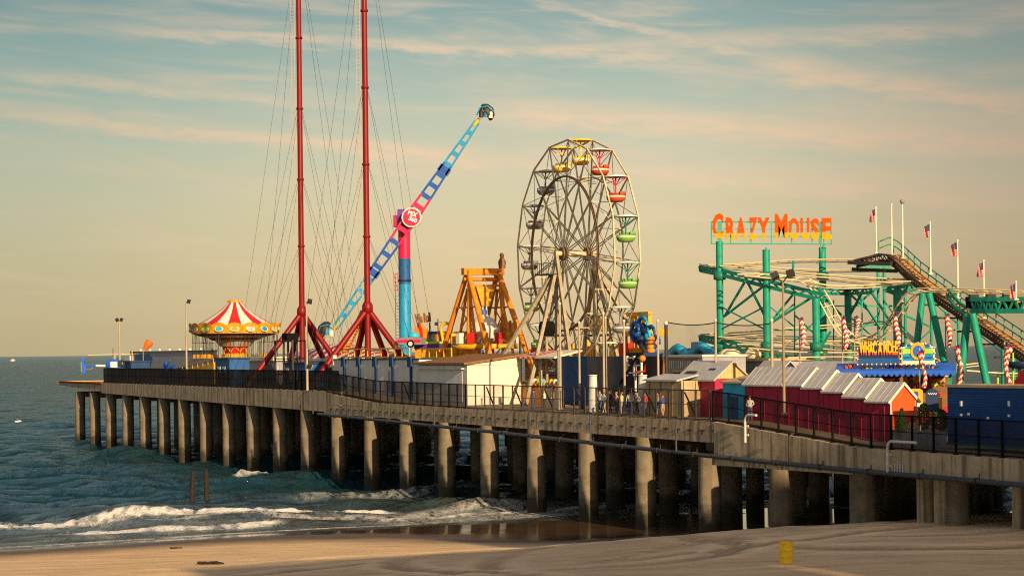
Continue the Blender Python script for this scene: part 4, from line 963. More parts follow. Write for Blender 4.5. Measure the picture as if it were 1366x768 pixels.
mb = MB(); mb.bx(a.x, b_.x, 0, dp_, -.9, zt); k.part(mb, 'wall', 'lit_white')
mb = MB(); mb.bx(a.x+.5, b_.x-1, -.04, -.004, .2, zt-.45); k.part(mb, 'shutter', 'trailer_white')
mb = MB(); mb.bx(a.x+.2, b_.x-.6, -.3, .0-.003, zt-.4, zt-.05); k.part(mb, 'awning_box', 'trailer_white')
mb = MB(); mb.prism([(-.5, 0), (dp_+.5, .8), (dp_+.5, 1.0), (-.5, .2)], (a.x-.4, 0, zt+.01), (0, 1, 0), (0, 0, 1), (b_.x-a.x+.8)); k.part(mb, 'roof', 'brown_wood')
mb = MB(); mb.prism([(0, 0), (dp_, 0), (dp_, .8)], (b_.x-.002, 0, zt+.003), (0, 1, 0), (0, 0, 1), .1); k.part(mb, 'gable', 'lit_white')

# --- pink car / guitar ride
k = Ride('novelty_ride', 'ride with a pink car on its front and brown script lettering on top', 'ride', 575, 13, rot=R(-20), py=460)
z_ = lambda py: k.y(575, py).z
x_ = lambda px: k.y(px, 460).x
mb = MB(); mb.bx(x_(557), x_(645), -1.2, 3, 0, z_(465)); k.part(mb, 'platform', 'gold')
mb = MB(); mb.bx(x_(556), x_(646), -1.3, 3.2, z_(465)+.003, z_(458)); k.part(mb, 'track_deck', 'purple')
mb = MB(); mb.bx(x_(575), x_(644), -1.36, 2, z_(458.5), z_(455.5)); k.part(mb, 'green_fascia', 'lime')
cz = z_(457); cx = x_(558)
mb = MB(); mb.prism([(-1.55, 0), (1.3, 0), (1.35, .75), (.4, .85), (-1.4, .7), (-1.6, .4)], (cx, -1.4, cz-.2), (1, 0, 0), (0, 0, 1), 1.5); car = k.part(mb, 'car_body', 'gondola_grey')
k.part(MB().bx(cx-1.5, cx+1.3, -2.93, -2.88, cz+.05, cz+.35), 'side_stripe', 'pink', car)
mb = MB(); mb.ball((cx+.15, -2.1, cz+.75), (.65, .62, .45), 12, 8); k.part(mb, 'windscreen', 'sky_blue', car)
for dx in (.15,):
    mb = MB(); mb.tube([(cx+dx, -2.85, cz-.1), (cx+dx, -3.0, cz-.1)], .42, 16); w_ = k.part(mb, 'wheel', 'black_rubber', car); mb = MB(); mb.tube([(cx+dx, -2.95, cz-.1), (cx+dx, -3.04, cz-.1)], .24, 14); k.part(mb, 'hubcap', 'white_paint', car)
mb = MB(); mb.bx(cx-1.8, cx-1.3, -2.9, -1.5, cz-.25, cz+.2); k.part(mb, 'bumper', 'dark_steel', car)
for i, (px, py, hh) in enumerate(((559, 440, 1.0), (563, 437, 1.3), (567, 436, 1.2), (571, 440, .9), (569, 447, 1.1))):
    mb = MB(); c = k.y(px, py+8); mb.prism([(-.45, -.6), (.45, -.6), (.35, .5), (.1, .9), (.05, hh), (-.15, .7), (-.3, .85)], (c.x, -.9+.05*i, c.z), (1, 0, 0), (0, 0, 1), .2); k.part(mb, 'flame', ['orange_paint', 'bright_red', 'gold'][i % 3])
for i, (px, mm) in enumerate(((575, 'sky_blue'), (583, 'tan_wall'), (590, 'orange_paint'), (614, 'dark_green'), (622, 'gold'), (634, 'brown_wood'))):
    mb = MB(); mb.bx(x_(px-4.3), x_(px+4.3), -.6, .6, z_(455.4), z_(447-i % 3)); mb.ball((x_(px), 0, z_(447-i % 3)), (.6, .6, .35), 8, 6); k.part(mb, 'seat_car', mm)
mb = MB(); pts = [Vector((x_(598.5), -.9, z_(457)))]+[Vector((x_(603)+.62*math.cos(q)*1.0, -.9, z_(439)+.62*math.sin(q))) for q in np.linspace(math.pi, 0, 9)]+[Vector((x_(608), -.9, z_(457)))]; mb.tube(pts, .17, 8); k.part(mb, 'arch', 'yellow_paint')
mb = MB(); mb.bx(x_(572), x_(595), -.9, 1.2, z_(444), z_(442)); k.part(mb, 'canopy', 'blue_paint')
for px in (573, 594):
    mb = MB(); mb.tube([(x_(px), -.8, z_(458)), (x_(px), -.8, z_(444))], .07, 6); k.part(mb, 'canopy_post', 'dark_steel')
mb = MB(); mb.tube([(x_(586), 0, z_(443)), (x_(586), 0, z_(425))], .05, 6); mb.beam((x_(580), 0, z_(430)), (x_(592), 0, z_(430)), .05); mb.beam((x_(583), 0, z_(434)), (x_(584), 0, z_(430)), .3); k.part(mb, 'light_mast', 'dark_steel')
tx = text('We Roll', k.o, Vector((x_(566.5), -.5, z_(433))), z_(420)-z_(433), x_(578)-x_(554), M['brown_wood'], .14, (math.pi/2, 0, 0), 'lettering', .035); tx.rotation_euler = (math.pi/2, -.08, 0)
for px in (557, 575):
    mb = MB(); mb.tube([(x_(px), -.3, z_(458)), (x_(px), -.3, z_(430))], .08, 6); k.part(mb, 'sign_post', 'dark_steel')

# --- orange pendulum ride
k = Ride('pendulum_ride', 'orange steel frame pendulum ride with a blue and white checked swing arm', 'ride', 645, 14, py=440)
zt = k.p(645, 361).z; hw = 1.75
fr = None
for yy, pf_ in ((-hw, 'near'), (hw, 'far')):
    for lx, r_ in ((-8.2, .27), (8.2, .27), (1.0, .25)):
        mb = MB(); mb.tube([(0 if abs(lx) > 2 else .5*lx, yy, zt), (lx, yy*1.35, 0)], [r_, r_*1.15], 10); k.part(mb, 'leg', 'orange_paint')
    mb = MB(); mb.tube([(-.2, yy, zt*.85), (-3.2, yy*1.3, 0)], .16, 8); mb.tube([(.3, yy, zt*.85), (4.0, yy*1.3, 0)], .16, 8); k.part(mb, 'strut', 'orange_paint')
    mb = MB(); w_ = lambda f: 7.3*f
    for f in (.30, .52): mb.beam((-w_(f), yy*1.15, zt*(1-f)), (w_(f), yy*1.15, zt*(1-f)), .18)
    for f0, f1, sg in ((.12, .30, 1), (.30, .52, -1), (.30, .52, 1), (.52, .75, -1), (.52, .75, 1)): mb.beam((sg*w_(f0)*.6, yy*1.1, zt*(1-f0)), (-sg*w_(f1)*.45, yy*1.2, zt*(1-f1)), .10)
    k.part(mb, 'bracing', 'orange_paint')
mb = MB(); mb.bx(-.35, .35, -hw-.6, hw+.6, zt-.45, zt+.25); mb.tube([(0, -hw-.5, zt-.9), (0, hw+.5, zt-.9)], .2, 10); mb.bx(-.3, .3, -hw, hw, zt-1.65, zt-1.45); k.part(mb, 'top_beam', 'orange_paint')
mb = MB(); mb.prism([(-1.1, 0), (1.1, 0), (.45, -2.0), (-.45, -2.0)], (.2, -1.5*0, zt-1.7), (0, 1, 0), (0, 0, 1), .4); k.part(mb, 'drive_housing', 'gold')
def checker(n1, n2): return lambda i, q: (i+q) % 2
mb = MB(); mb.lathe([(.32+.12*math.sin(i/14*3.0), zt*.15+(zt*.72-zt*.15)*i/14) for i in range(15)], 10, (.2, 0, 0), mf=checker(0, 0)); k.part(mb, 'swing_arm', ['bright_blue', 'white_paint'])
zb = k.p(645, 446).z
mb = MB(); mb.lathe([(0, zb-1.1), (.9, zb-1.0), (1.5, zb-.2), (1.6, zb+.6), (1.1, zb+1.5), (.45, zb+2.0)], 20, (.2, 0, 0), mf=lambda i, q: 1 if q in (3, 4, 5, 11, 12) else 0); k.part(mb, 'hub_pod', ['white_paint', 'blue_paint'])
mb = MB(); mb.lathe([(3.0, zb-1.5), (3.5, zb-1.5), (3.5, zb-1.0), (3.0, zb-1.0), (3.0, zb-1.5)], 28, (.2, 0, 0)); rg = k.part(mb, 'seat_ring', 'yellow_paint')
for i in range(14):
    a = 2*math.pi*i/14; mb = MB(); mb.box((.2+3.3*math.cos(a), 3.3*math.sin(a), zb-.4), (.6, .6, 1.1), 0, Matrix.Rotation(a, 3, 'Z')); k.part(mb, 'seat', ['bright_red', 'gold', 'white_paint'][i % 3], rg)
for i in range(4):
    a = math.pi/4+i*math.pi/2; mb = MB(); mb.beam((.2+1.2*math.cos(a), 1.2*math.sin(a), zb-.2), (.2+3.3*math.cos(a), 3.3*math.sin(a), zb-1.2), .2); k.part(mb, 'spoke', 'white_paint', rg)
mb = MB(); mb.bx(-5.5, 5.5, -4.5, 4.5, .02, 1.2); k.part(mb, 'platform', 'gold')
for sx_ in (-1, 1):
    for yy in (-hw, hw):
        mb = MB(); pa, pb = Vector((sx_*1.2, yy, 3.6)), Vector((sx_*4.4, yy*1.2, .3)); NN = 7
        for i in range(NN): mb.beam(pa.lerp(pb, i/NN), pa.lerp(pb, (i+1)/NN), .3, m=i % 2)
        k.part(mb, 'striped_strut', ['white_paint', 'bright_red'])
mb = MB(); c = Vector((0, hw+.5, zt+.25)); mb.tube([c, c+Vector((0, 0, .7)), c+Vector((0, 0, 1.2))], [.34, .42, .18], 10); mb.ball(c+Vector((0, 0, 1.4)), .25, 10, 8); k.part(mb, 'figurehead', 'brown_wood')
for (px0, px1, py, tt) in ((664, 691, 431, 4),):
    kk = Ride('plank_screen', 'orange brown plank screen behind the right leg of the pendulum ride', 'screen', px0, 20); a, b_ = kk.p(px0, py), kk.p(px1, py); n = 9
    for i in range(n):
        x0 = a.x+(b_.x-a.x)*i/n; x1 = a.x+(b_.x-a.x)*(i+1)/n; mb = MB(); mb.bx(x0+.04, x1-.04, 0, .15, a.z-1.15, a.z+.12*(i % 3)); kk.part(mb, 'plank', 'brown_wood' if i % 4 == 1 else 'orange_paint')
    mb = MB(); mb.bx(a.x, b_.x, .16, .3, a.z-.9, a.z-.7); kk.part(mb, 'batten', 'brown_wood')
    for x in (a.x+.3, b_.x-.3): kk.part(MB().bx(x-.1, x+.1, .31, .5, 0, a.z-.2), 'post', 'dark_steel')

# --- the big wheel
k = Ride('ferris_wheel', 'big cream steel observation wheel with a brown drive ring and sixteen open gondolas', 'ferris wheel', 768, 14, py=340, rot=PR-R(3.7))
zh = k.p(768, 338.5).z; RW = 10.75; RI = 7.3; W = 1.28; n = 16
for yy in (-W, W):
    rim = None; mb = MB(); off = R(7.0)
    pts = [Vector((RW*math.sin(off+2*math.pi*i/n), yy, zh+RW*math.cos(off+2*math.pi*i/n))) for i in range(n)]
    for i in range(n): mb.beam(pts[i], pts[(i+1) % n], .13)
    rim = k.part(mb, 'rim', 'wheel_steel')
    mb = MB(); N = 72
    ip = [Vector((RI*math.sin(2*math.pi*i/N), yy, zh+RI*math.cos(2*math.pi*i/N))) for i in range(N)]
    for i in range(N): mb.beam(ip[i], ip[(i+1) % N], .22 if yy < 0 else .09, .16)
    k.part(mb, 'drive_ring' if yy < 0 else 'inner_ring', 'wheel_ring' if yy < 0 else 'wheel_steel')
    for i in range(n):
        mb = MB(); d = (pts[i]-Vector((0, yy, zh))).normalized(); sd = Vector((-d.z, 0, d.x))
        c = Vector((0, yy, zh)); mb.beam(c+d*.6+sd*.14, pts[i]+sd*.03, .075); mb.beam(c+d*.6-sd*.14, pts[i]-sd*.03, .075)
        for f in (.3, .45, .6, .75): mb.beam(c+d*RW*f+sd*.12, c+d*RW*(f+.07)-sd*.12, .05)
        k.part(mb, 'spoke', 'wheel_steel')
    mb = MB()
    for i in range(n):                       # bracing between neighbouring spokes
        a, b_ = pts[i], pts[(i+1) % n]; c = Vector((0, yy, zh)); mb.beam(c.lerp(a, .68), c.lerp(b_, .99), .05); mb.beam(c.lerp(b_, .68), c.lerp(a, .99), .05)
    k.part(mb, 'rim_bracing', 'wheel_steel')
    mb = MB(); mb.tube([(0, yy-.25, zh), (0, yy+.25, zh)], .62, 18); k.part(mb, 'hub', 'wheel_ring')
mb = MB(); mb.tube([(0, -W-.9, zh), (0, W+.9, zh)], .24, 12); k.part(mb, 'axle', 'wheel_steel')
mb = MB()
for i in range(n):
    a = off+2*math.pi*i/n
    for rr in (RW*.68,): mb.beam((rr*math.sin(a), -W, zh+rr*math.cos(a)), (rr*math.sin(a), W, zh+rr*math.cos(a)), .07)
    a2 = off+2*math.pi*(i+1)/n
    mb.beam((RW*.68*math.sin(a), -W, zh+RW*.68*math.cos(a)), (RW*.68*math.sin(a2), W, zh+RW*.68*math.cos(a2)), .045)
k.part(mb, 'cross_tie', 'wheel_steel')
cols_ = {0: 'gondola_yellow', 15: 'gondola_yellow', 1: 'gondola_red', 2: 'gondola_red', 3: 'gondola_green', 4: 'gondola_green', 5: 'gondola_grey', 11: 'gondola_green', 10: 'gondola_green', 12: 'gondola_grey', 13: 'gondola_grey', 14: 'gondola_grey'}
stemc = {'gondola_yellow': 'gondola_yellow', 'gondola_red': 'bright_red', 'gondola_green': 'dark_green', 'gondola_grey': 'grey_steel'}
for i in range(n):
    a = off+2*math.pi*i/n; c = Vector((RW*math.sin(a), 0, zh+RW*math.cos(a))); cm = cols_.get(i, 'gondola_grey')
    mb = MB(); mb.tube([c+Vector((0, -W, 0)), c+Vector((0, W, 0))], .06, 6)
    for sx_ in (-1, 1):
        for sy in (-1, 1): mb.beam(c+Vector((0, 0, -.85)), c+Vector((sx_*.7, sy*.8, -.12)), .06)
    mb.tube([c+Vector((0, 0, -.1)), c+Vector((0, 0, -1.7))], .07, 8)
    g = k.part(mb, 'gondola', stemc[cm])
    mb = MB(); mb.lathe([(1.12, -.10), (1.12, -.02), (.55, .10), (0, .14)], 12, c); k.part(mb, 'canopy', 'white_paint' if cm != 'gondola_yellow' else cm, g)
    mb = MB(); q = c+Vector((0, 0, -2.0)); mb.lathe([(0, -.38), (.62, -.34), (.84, -.12), (.88, .06), (.88, .18), (.86, .28), (.8, .28), (.8, -.05), (0, -.1)], 14, q, mf=lambda i_, k_: 1 if i_ == 3 else (0 if i_ < 6 else 1)); k.part(mb, 'tub', [cm, 'white_paint'], g)
    mb = MB(); mb.lathe([(.55, .2), (.9, .28), (.9, .55), (.82, .55), (.55, .3)], 14, q, arc=.55); k.part(mb, 'seat_back', cm, g)
# supports
for yy, sg in ((-W-.75, -1), (W+.75, 1)):
    for lx in (-5.2, 5.2):
        mb = MB(); a, b_ = Vector((0, yy, zh-.2)), Vector((lx, yy+sg*.6, 0)); ax = (b_-a).normalized(); sd = Vector((-ax.z, 0, ax.x))
        mb.beam(a, b_, .36, .30, up=(0, 1, 0)); k.part(mb, 'leg', 'leg_steel')
    mb = MB(); a, b_ = Vector((0, yy, zh-1.2)), Vector((-5.4*1.0, yy+sg*6.2, .05)); mb.beam(a, b_, .34, .30, up=(0, 1, 0)); k.part(mb, 'outrigger', 'leg_steel')
    mb = MB(); a, b_ = Vector((0, yy, zh-1.2)), Vector((5.0, yy+sg*5.6, .05)); mb.beam(a, b_, .34, .30, up=(0, 1, 0)); k.part(mb, 'outrigger', 'leg_steel')
    mb = MB(); mb.beam((-2.9, yy+sg*.3, zh*.45), (2.9, yy+sg*.3, zh*.45), .22); mb.beam((-4.2, yy+sg*.45, zh*.2), (4.2, yy+sg*.45, zh*.2), .3)
    mb.beam((-4.2, yy+sg*.45, zh*.2), (2.9, yy+sg*.3, zh*.45), .12); mb.beam((4.2, yy+sg*.45, zh*.2), (-2.9, yy+sg*.3, zh*.45), .12); mb.beam((-2.9, yy+sg*.3, zh*.45), (1.3, yy+sg*.1, zh*.75), .10); mb.beam((2.9, yy+sg*.3, zh*.45), (-1.3, yy+sg*.1, zh*.75), .10)
    k.part(mb, 'leg_bracing', 'leg_steel')
    mb = MB(); mb.bx(-.25, .25, yy-.15, yy+.15, 0, zh-.6); k.part(mb, 'leg', 'leg_steel')
mb = MB(); mb.bx(-2.4, .6, -W-1.9, -W-1.0, zh-2.0, zh-1.9)
for x in np.arange(-2.4, .61, .5): mb.beam((x, -W-1.9, zh-1.9), (x, -W-1.9, zh-.9), .05)
mb.beam((-2.4, -W-1.9, zh-.9), (.6, -W-1.9, zh-.9), .06); k.part(mb, 'service_platform', 'dark_steel')
q = k.p(729, 438, -4); mb = MB(); mb.box(q, (1.1, .9, 1.2)); mb.tube([q+Vector((0, -.5, 0)), q+Vector((0, .6, 0))], .7, 14); k.part(mb, 'drive_motor', 'black_rubber')
mb = MB(); mb.tube([q+Vector((0, 0, -.3)), (q.x, q.y, 0)], .14, 8); k.part(mb, 'motor_stand', 'leg_steel')
mb = MB(); mb.bx(-5, 5.5, -2.8, 2.8, .03, 1.1); k.part(mb, 'boarding_deck', 'gold')
mb = MB(); mb.bx(-4.5, 5.2, -W-1.1, -W-.8, 2.5, 3.0); mb.bx(-4.5, 5.2, W+.8, W+1.1, 2.5, 3.0); k.part(mb, 'base_beam', 'leg_steel')

# --- fun fair behind and beside the wheel
k = Ride('carnival_ride', 'yellow and orange banded ride behind the foot of the big wheel', 'ride', 775, 24, py=465)
a, b_ = k.p(700, 462), k.p(868, 462); zz = k.p(780, 476).z
mb = MB(); mb.bx(a.x, b_.x, 0, 4, 0, zz); k.part(mb, 'base', 'brown_wood')
for i in range(14):
    x0 = a.x+(b_.x-a.x)*i/14; x1 = a.x+(b_.x-a.x)*(i+1)/14; z0 = zz+.002
    mb = MB(); mb.bx(x0, x1-.15, -.2, .3, z0, z0+.9+.25*(i % 3)); k.part(mb, 'rounding_panel', ['yellow_paint', 'orange_paint', 'cream_paint', 'bright_red', 'gold'][(i*3) % 5])
mb = MB(); zt = k.p(800, 421).z; xa, xb = k.p(784, 430).x, k.p(815, 430).x; zb2 = k.p(800, 441).z
for zz2 in (zb2, zt): mb.beam((xa, 0, zz2), (xb, 0, zz2), .18)
for i in range(6): x0, x1 = xa+(xb-xa)*i/6, xa+(xb-xa)*(i+1)/6; mb.beam((x0, 0, zb2), (x1, 0, zt), .12); mb.beam((x0, 0, zt), (x1, 0, zb2), .12); mb.beam((x0, 0, zb2), (x0, 0, zt), .12)
for x in (xa, xb): mb.beam((x, 0, 0), (x, 0, zb2), .3)
k.part(mb, 'lattice_truss', 'yellow_paint')
for i, (px0, px1) in enumerate(((828, 838), (841, 850), (851, 860))):
    mb = MB(); x0, x1 = k.p(px0, 430).x, k.p(px1, 430).x; z0, z1 = k.p(844, 437).z, k.p(844, 419).z
    mb.beam((x0, .5, z0-3.5), (x0, .5, z1), .38); mb.beam((x1, .5, z0-3.5), (x1, .5, z1), .38); mb.beam((x0-.19, .5, z1), (x1+.19, .5, z1), .42); k.part(mb, 'yellow_arch', 'yellow_paint')
x0, x1 = k.p(826, 440).x, k.p(864, 440).x; z0 = k.p(844, 440).z
mb = MB(); mb.bx(x0, x1, .3, 2.5, z0-.6, z0); mb.bx(x0+.5, x0+.9, 1, 1.4, 0, z0-.6); mb.bx(x1-.9, x1-.5, 1, 1.4, 0, z0-.6); k.part(mb, 'upper_deck', 'gold')
k = Ride('wave_ride', 'blue ride with curling arms beside an orange column, right of the big wheel', 'ride', 858, 18, py=460)
for i, (px, py, r_) in enumerate(((845, 444, .95), (853, 438, 1.1), (861, 449, .95), (866, 461, .85), (850, 452, .9))):
    c = k.y(px, py); mb = MB(); mb.tube([c+Vector((r_*math.cos(q), .12*q+i*.2, r_*math.sin(q)))*1.0 for q in np.linspace(.2, 5.2, 14)], [.10+.14*math.sin(q/5.2*3.1) for q in np.linspace(.2, 5.2, 14)], 8); k.part(mb, 'curling_arm', ['bright_blue', 'sky_blue', 'blue_paint'][i % 3])
    mb = MB(); mb.ball(c+Vector((0, .3, 0)), (r_*.6, .4, r_*.5), 10, 8); k.part(mb, 'pod', ['blue_paint', 'navy', 'sky_blue'][i % 3])
c = k.y(868, 452); mb = MB()
for i in range(6): mb.lathe([(.4, 0), (.4, .26)], 14, (c.x, c.y, i*.36+k.y(868, 479).z)); mb.lathe([(.33, .26), (.33, .36)], 14, (c.x, c.y, i*.36+k.y(868, 479).z))
mb.lathe([(.3, 0), (.3, k.y(868, 479).z)], 10, (c.x, c.y, 0)); k.part(mb, 'column', 'orange_paint')
mb = MB(); c = k.y(856, 470); mb.bx(c.x-1.6, c.x+1.4, -.8, .8, 0, c.z); k.part(mb, 'base', 'navy')
for (px, lab, mm) in ((706, 'white food stall with a red striped front, left of the big wheel legs', 'bright_red'), (733, 'cream game stall with a patterned tan counter, below the wheel motor', 'cream_paint')):
    k = Ride('stall', lab, 'stall', px-13, 8, group='stalls under the big wheel'); a, b_ = k.p(px-13, 478), k.p(px+13, 478); hh = a.z
    mb = MB(); mb.bx(a.x, b_.x, 0, 2.2, 0, 1.5); k.part(mb, 'counter', 'tan_wall' if mm != 'bright_red' else 'orange_paint')
    mb = MB(); nn = 8
    for i in range(nn): mb.prism([(-.5, 0), (2.4, .6), (2.4, .75), (-.5, .15)], (a.x+(b_.x-a.x)*i/nn, 0, hh), (0, 1, 0), (0, 0, 1), (b_.x-a.x)/nn, m=i % 2)
    k.part(mb, 'awning', ['white_paint', mm])
    mb = MB()
    for x in (a.x+.1, b_.x-.1):
        for y in (.1, 2.1): mb.beam((x, y, 0), (x, y, hh), .12)
    k.part(mb, 'post', 'pale_steel')
    for i in range(9):
        mb = MB(); x = a.x+.3+(b_.x-a.x-.6)*i/8; mb.ball((x, .8, 1.8+.25*(i % 2)), (.28, .25, .34), 8, 6); k.part(mb, 'prize', ['sky_blue', 'yellow_paint', 'bright_red', 'white_paint', 'orange_paint', 'lime', 'pink'][i % 7])
# fabric screens of the climbing / basketball pitch
k = Ride('screen_wall', 'tall screen wall of dark blue, grey and black cloth panels behind the people', 'screen', 748, 5)
for px0, px1, mm in ((749, 783, 'dark_blue_panel'), (783.3, 808, 'grey_fabric'), (808.3, 832, 'grey_fabric'), (832.3, 856, 'dark_fabric'), (856.3, 879, 'dark_fabric')):
    a, b_ = k.p(px0, 475), k.p(px1, 475); mb = MB(); mb.bx(a.x, b_.x, 0, .12, .3, a.z+(b_.z-a.z)*.5); k.part(mb, 'panel', mm)
a, b_ = k.p(748, 475), k.p(879, 475)
mb = MB(); mb.bx(a.x-.28, a.x-.005, -.2, .15, 0, a.z+.4); k.part(mb, 'end_post', 'lit_white')
for i in range(6):
    x = a.x+(b_.x-a.x)*i/5; mb = MB(); mb.bx(x-.1, x+.1, .13, .33, 0, a.z); k.part(mb, 'post', 'dark_steel')
def net_pole(px, pyt, t, lab, r=.10, mat='pale_steel', z=None):
    q = st(px, 500, t); o = thing('net_pole', lab, 'pole', pier(q.x, t, deck_z(q.x/K)), 0, 'tall pale poles behind the fence'); h = st(px, pyt, t).z-deck_z(q.x/K)
    mb = MB(); mb.tube([(0, 0, 0), (0, 0, h)], [r, r*.85], 8); mb.build('shaft', [M[mat]], o); mb = MB(); mb.ball((0, 0, h), r*1.2, 8, 6); mb.build('cap', [M['galv']], o)
    mb = MB(); mb.box((0, 0, .06), (.5, .5, .12)); mb.build('base_plate', [M['galv']], o); return h
net_pole(747.5, 405, 3.8, 'pale pole at the left edge of the dark blue screen', .11, 'pale_steel')
net_pole(773, 430, 2.6, 'pale pole in front of the dark blue screen'); net_pole(805.5, 418, 2.6, 'left one of two pale poles close together before the grey cloth'); net_pole(808.5, 424, 2.9, 'right one of two pale poles close together before the grey cloth', .09)
net_pole(833, 428, 2.6, 'pale pole between the grey cloth and the black cloth'); net_pole(878, 428, 2.6, 'pale pole at the right end of the black cloth'); net_pole(889, 431, 4.6, 'dark pole at the left end of the net', .16, 'dark_steel')
net_pole(955, 427, 4.6, 'pale pole between the yellow gable and the blue slide'); net_pole(1030, 427, 4.6, 'pale pole behind the magenta shed roof, at the right end of the net', .12)
k = Ride('safety_net', 'dark hanging net strung between tall poles above the tan shed', 'net', 889, 4.7)
mb = MB(); vs = []; fs = []; N = 28; pxs = np.linspace(889.5, 1030, N)
for px in pxs:
    seg = (px-889.5)/(955-889.5) if px < 955 else (px-955)/(1030-955); sag = 4*seg*(1-seg)*3.5
    a = k.p(px, 429.5+sag+(px-889)*.01); vs += [(a.x, 0, a.z), (a.x, 0, 2.5)]
for i in range(N-1): fs.append((2*i, 2*i+2, 2*i+3, 2*i+1))
mb.add(vs, fs); k.part(mb, 'mesh', 'net'); mb = MB(); mb.tube([vs[2*i] for i in range(N)], .045, 6); k.part(mb, 'top_rope', 'net_dark')
mb = MB(); mb.tube([Vector(vs[i*2])*.0+Vector((vs[i*2][0], 0, 2.5)) for i in range(N)], .03, 5); k.part(mb, 'bottom_rope', 'net_dark')
k = Ride('basketball_hoop', 'white framed board with an orange ball hung on the black cloth', 'game', 846, 4.2)
c = k.p(846, 487); mb = MB(); 
for x in (-1.1, 0, 1.1): mb.beam(c+Vector((x, 0, -.85)), c+Vector((x, 0, .75)), .16)
for z in (-.6, .0, .6): mb.beam(c+Vector((-1.1, 0, z)), c+Vector((1.1, 0, z)), .12)
mb.beam((c.x, .1, 0), (c.x, .1, c.z), .14); k.part(mb, 'frame', 'white_paint'); mb = MB(); mb.ball(k.p(857, 478), .27, 12, 8); mb.beam(k.p(857, 478), c+Vector((1.1, 0, .7)), .08); k.part(mb, 'ball', 'orange_paint')
mb = MB(); mb.beam(c+Vector((-1.9, -.2, -1.5)), c+Vector((1.0, -.2, .9)), .14); k.part(mb, 'slanting_bar', 'black_rubber')
mb = MB(); q = k.p(854, 496); mb.lathe([(.36, 0), (.46, 0), (.46, .1), (.36, .1), (.36, 0)], 14, q); mb.beam(q+Vector((0, .4, .05)), q+Vector((0, .5, .6)), .08); k.part(mb, 'hoop', 'bright_red')
k = Ride('parasol', 'closed bright red parasol among the people by the fence', 'parasol', 867, 2.2)
zt = k.p(867, 506).z; mb = MB(); mb.lathe([(.06, 0), (.06, .8), (.30, .9), (.26, 1.5), (.12, zt-.3), (0.03, zt)], 12); k.part(mb, 'canopy', 'bright_red'); mb = MB(); mb.lathe([(.32, 0), (.32, .08), (.08, .14)], 12); k.part(mb, 'foot', 'dark_steel')
for px, top, lab in ((791, 501, 'short grey metal drum post left of the people behind the fence'), (857, 501, 'tall tapered grey metal post among the people behind the fence')):
    k = Ride('metal_post', lab, 'post', px, 2.4); zt = k.p(px, top).z; mb = MB(); mb.lathe([(.42, 0), (.40, zt*.5), (.34, zt-.1), (.30, zt), (0, zt)], 16); k.part(mb, 'body', 'galv'); mb = MB(); mb.lathe([(.36, 0), (.40, .04), (.36, .1)], 16, (0, 0, zt-.02)); k.part(mb, 'rim', 'white_paint')
# blue slide, grey container building, long wall
k = Ride('inflatable_slide', 'big blue inflatable with two humps behind the grey building', 'slide', 922, 16, py=475)
prof_ = []; x0, x1 = k.p(893, 480).x, k.p(953, 480).x; zB = k.p(922, 482).z; N = 30
poly = [(x0, 0)]
for i in range(N+1):
    f = i/N; py = 474-10*math.exp(-((f-.22)/.14)**2)-12*math.exp(-((f-.74)/.16)**2)+(8 if f < .03 or f > .97 else 0); poly.append((x0+(x1-x0)*f, k.p(922, py).z))
poly.append((x1, 0)); mb = MB(); mb.prism(poly, (0, 3.5, 0), (1, 0, 0), (0, 0, 1), 3.5); k.part(mb, 'body', 'blue_paint')
mb = MB(); mb.tube([(p[0], -.1, p[1]) for p in poly[1:-1]], .42, 8); k.part(mb, 'tube_edge', 'sky_blue')
a, b_ = k.p(911.5, 456), k.p(928, 456); mb = MB(); mb.bx(a.x, b_.x, .8, 2.8, k.p(920, 468).z, a.z); k.part(mb, 'fan_box', 'grey_wall')
k = booth('container_office', 'grey ribbed container office with a wide serving window, left of the tan shed', 'container', 890, 937, 473, 5.5, 4, 'grey_wall', 'lit_white', over=.1, roofh=.18)
mb = MB(); mb.bx(k.x0+.8, k.x0+3.6, -.06, .02, 1.7, 3.4); w_ = k.part(mb, 'window', 'tan_wall'); mb = MB(); mb.bx(k.x0+.95, k.x0+3.45, -.08, -.062, 1.8, 3.2); k.part(mb, 'pane', 'dark_fabric', w_)
for i in range(14): k.part(MB().bx(k.x0+.3+i*.0+(k.x1-k.x0-.5)*i/14, k.x0+.38+(k.x1-k.x0-.5)*i/14, -.05, -.004, 3.5, k.h-.1), 'rib', 'grey_steel')
k = booth('long_shed', 'long low grey shed with tan roof edge and dark red stripe under the coaster', 'shed', 940, 1026, 478, 11, 5, 'grey_wall', 'tan_wall', over=.2, roofh=.2)
mb = MB(); mb.bx(k.x0, k.x0+(k.x1-k.x0)*.4, -.06, -.004, k.h-.9, k.h-.05); k.part(mb, 'stripe', 'magenta_wall')
for f in (.12, .2, .52):
    mb = MB(); c = (k.x0+(k.x1-k.x0)*f, 1.5, k.h+.5); mb.ball(c, (.7, .7, .5), 12, 8); k.part(mb, 'roof_vent', 'cream_paint')
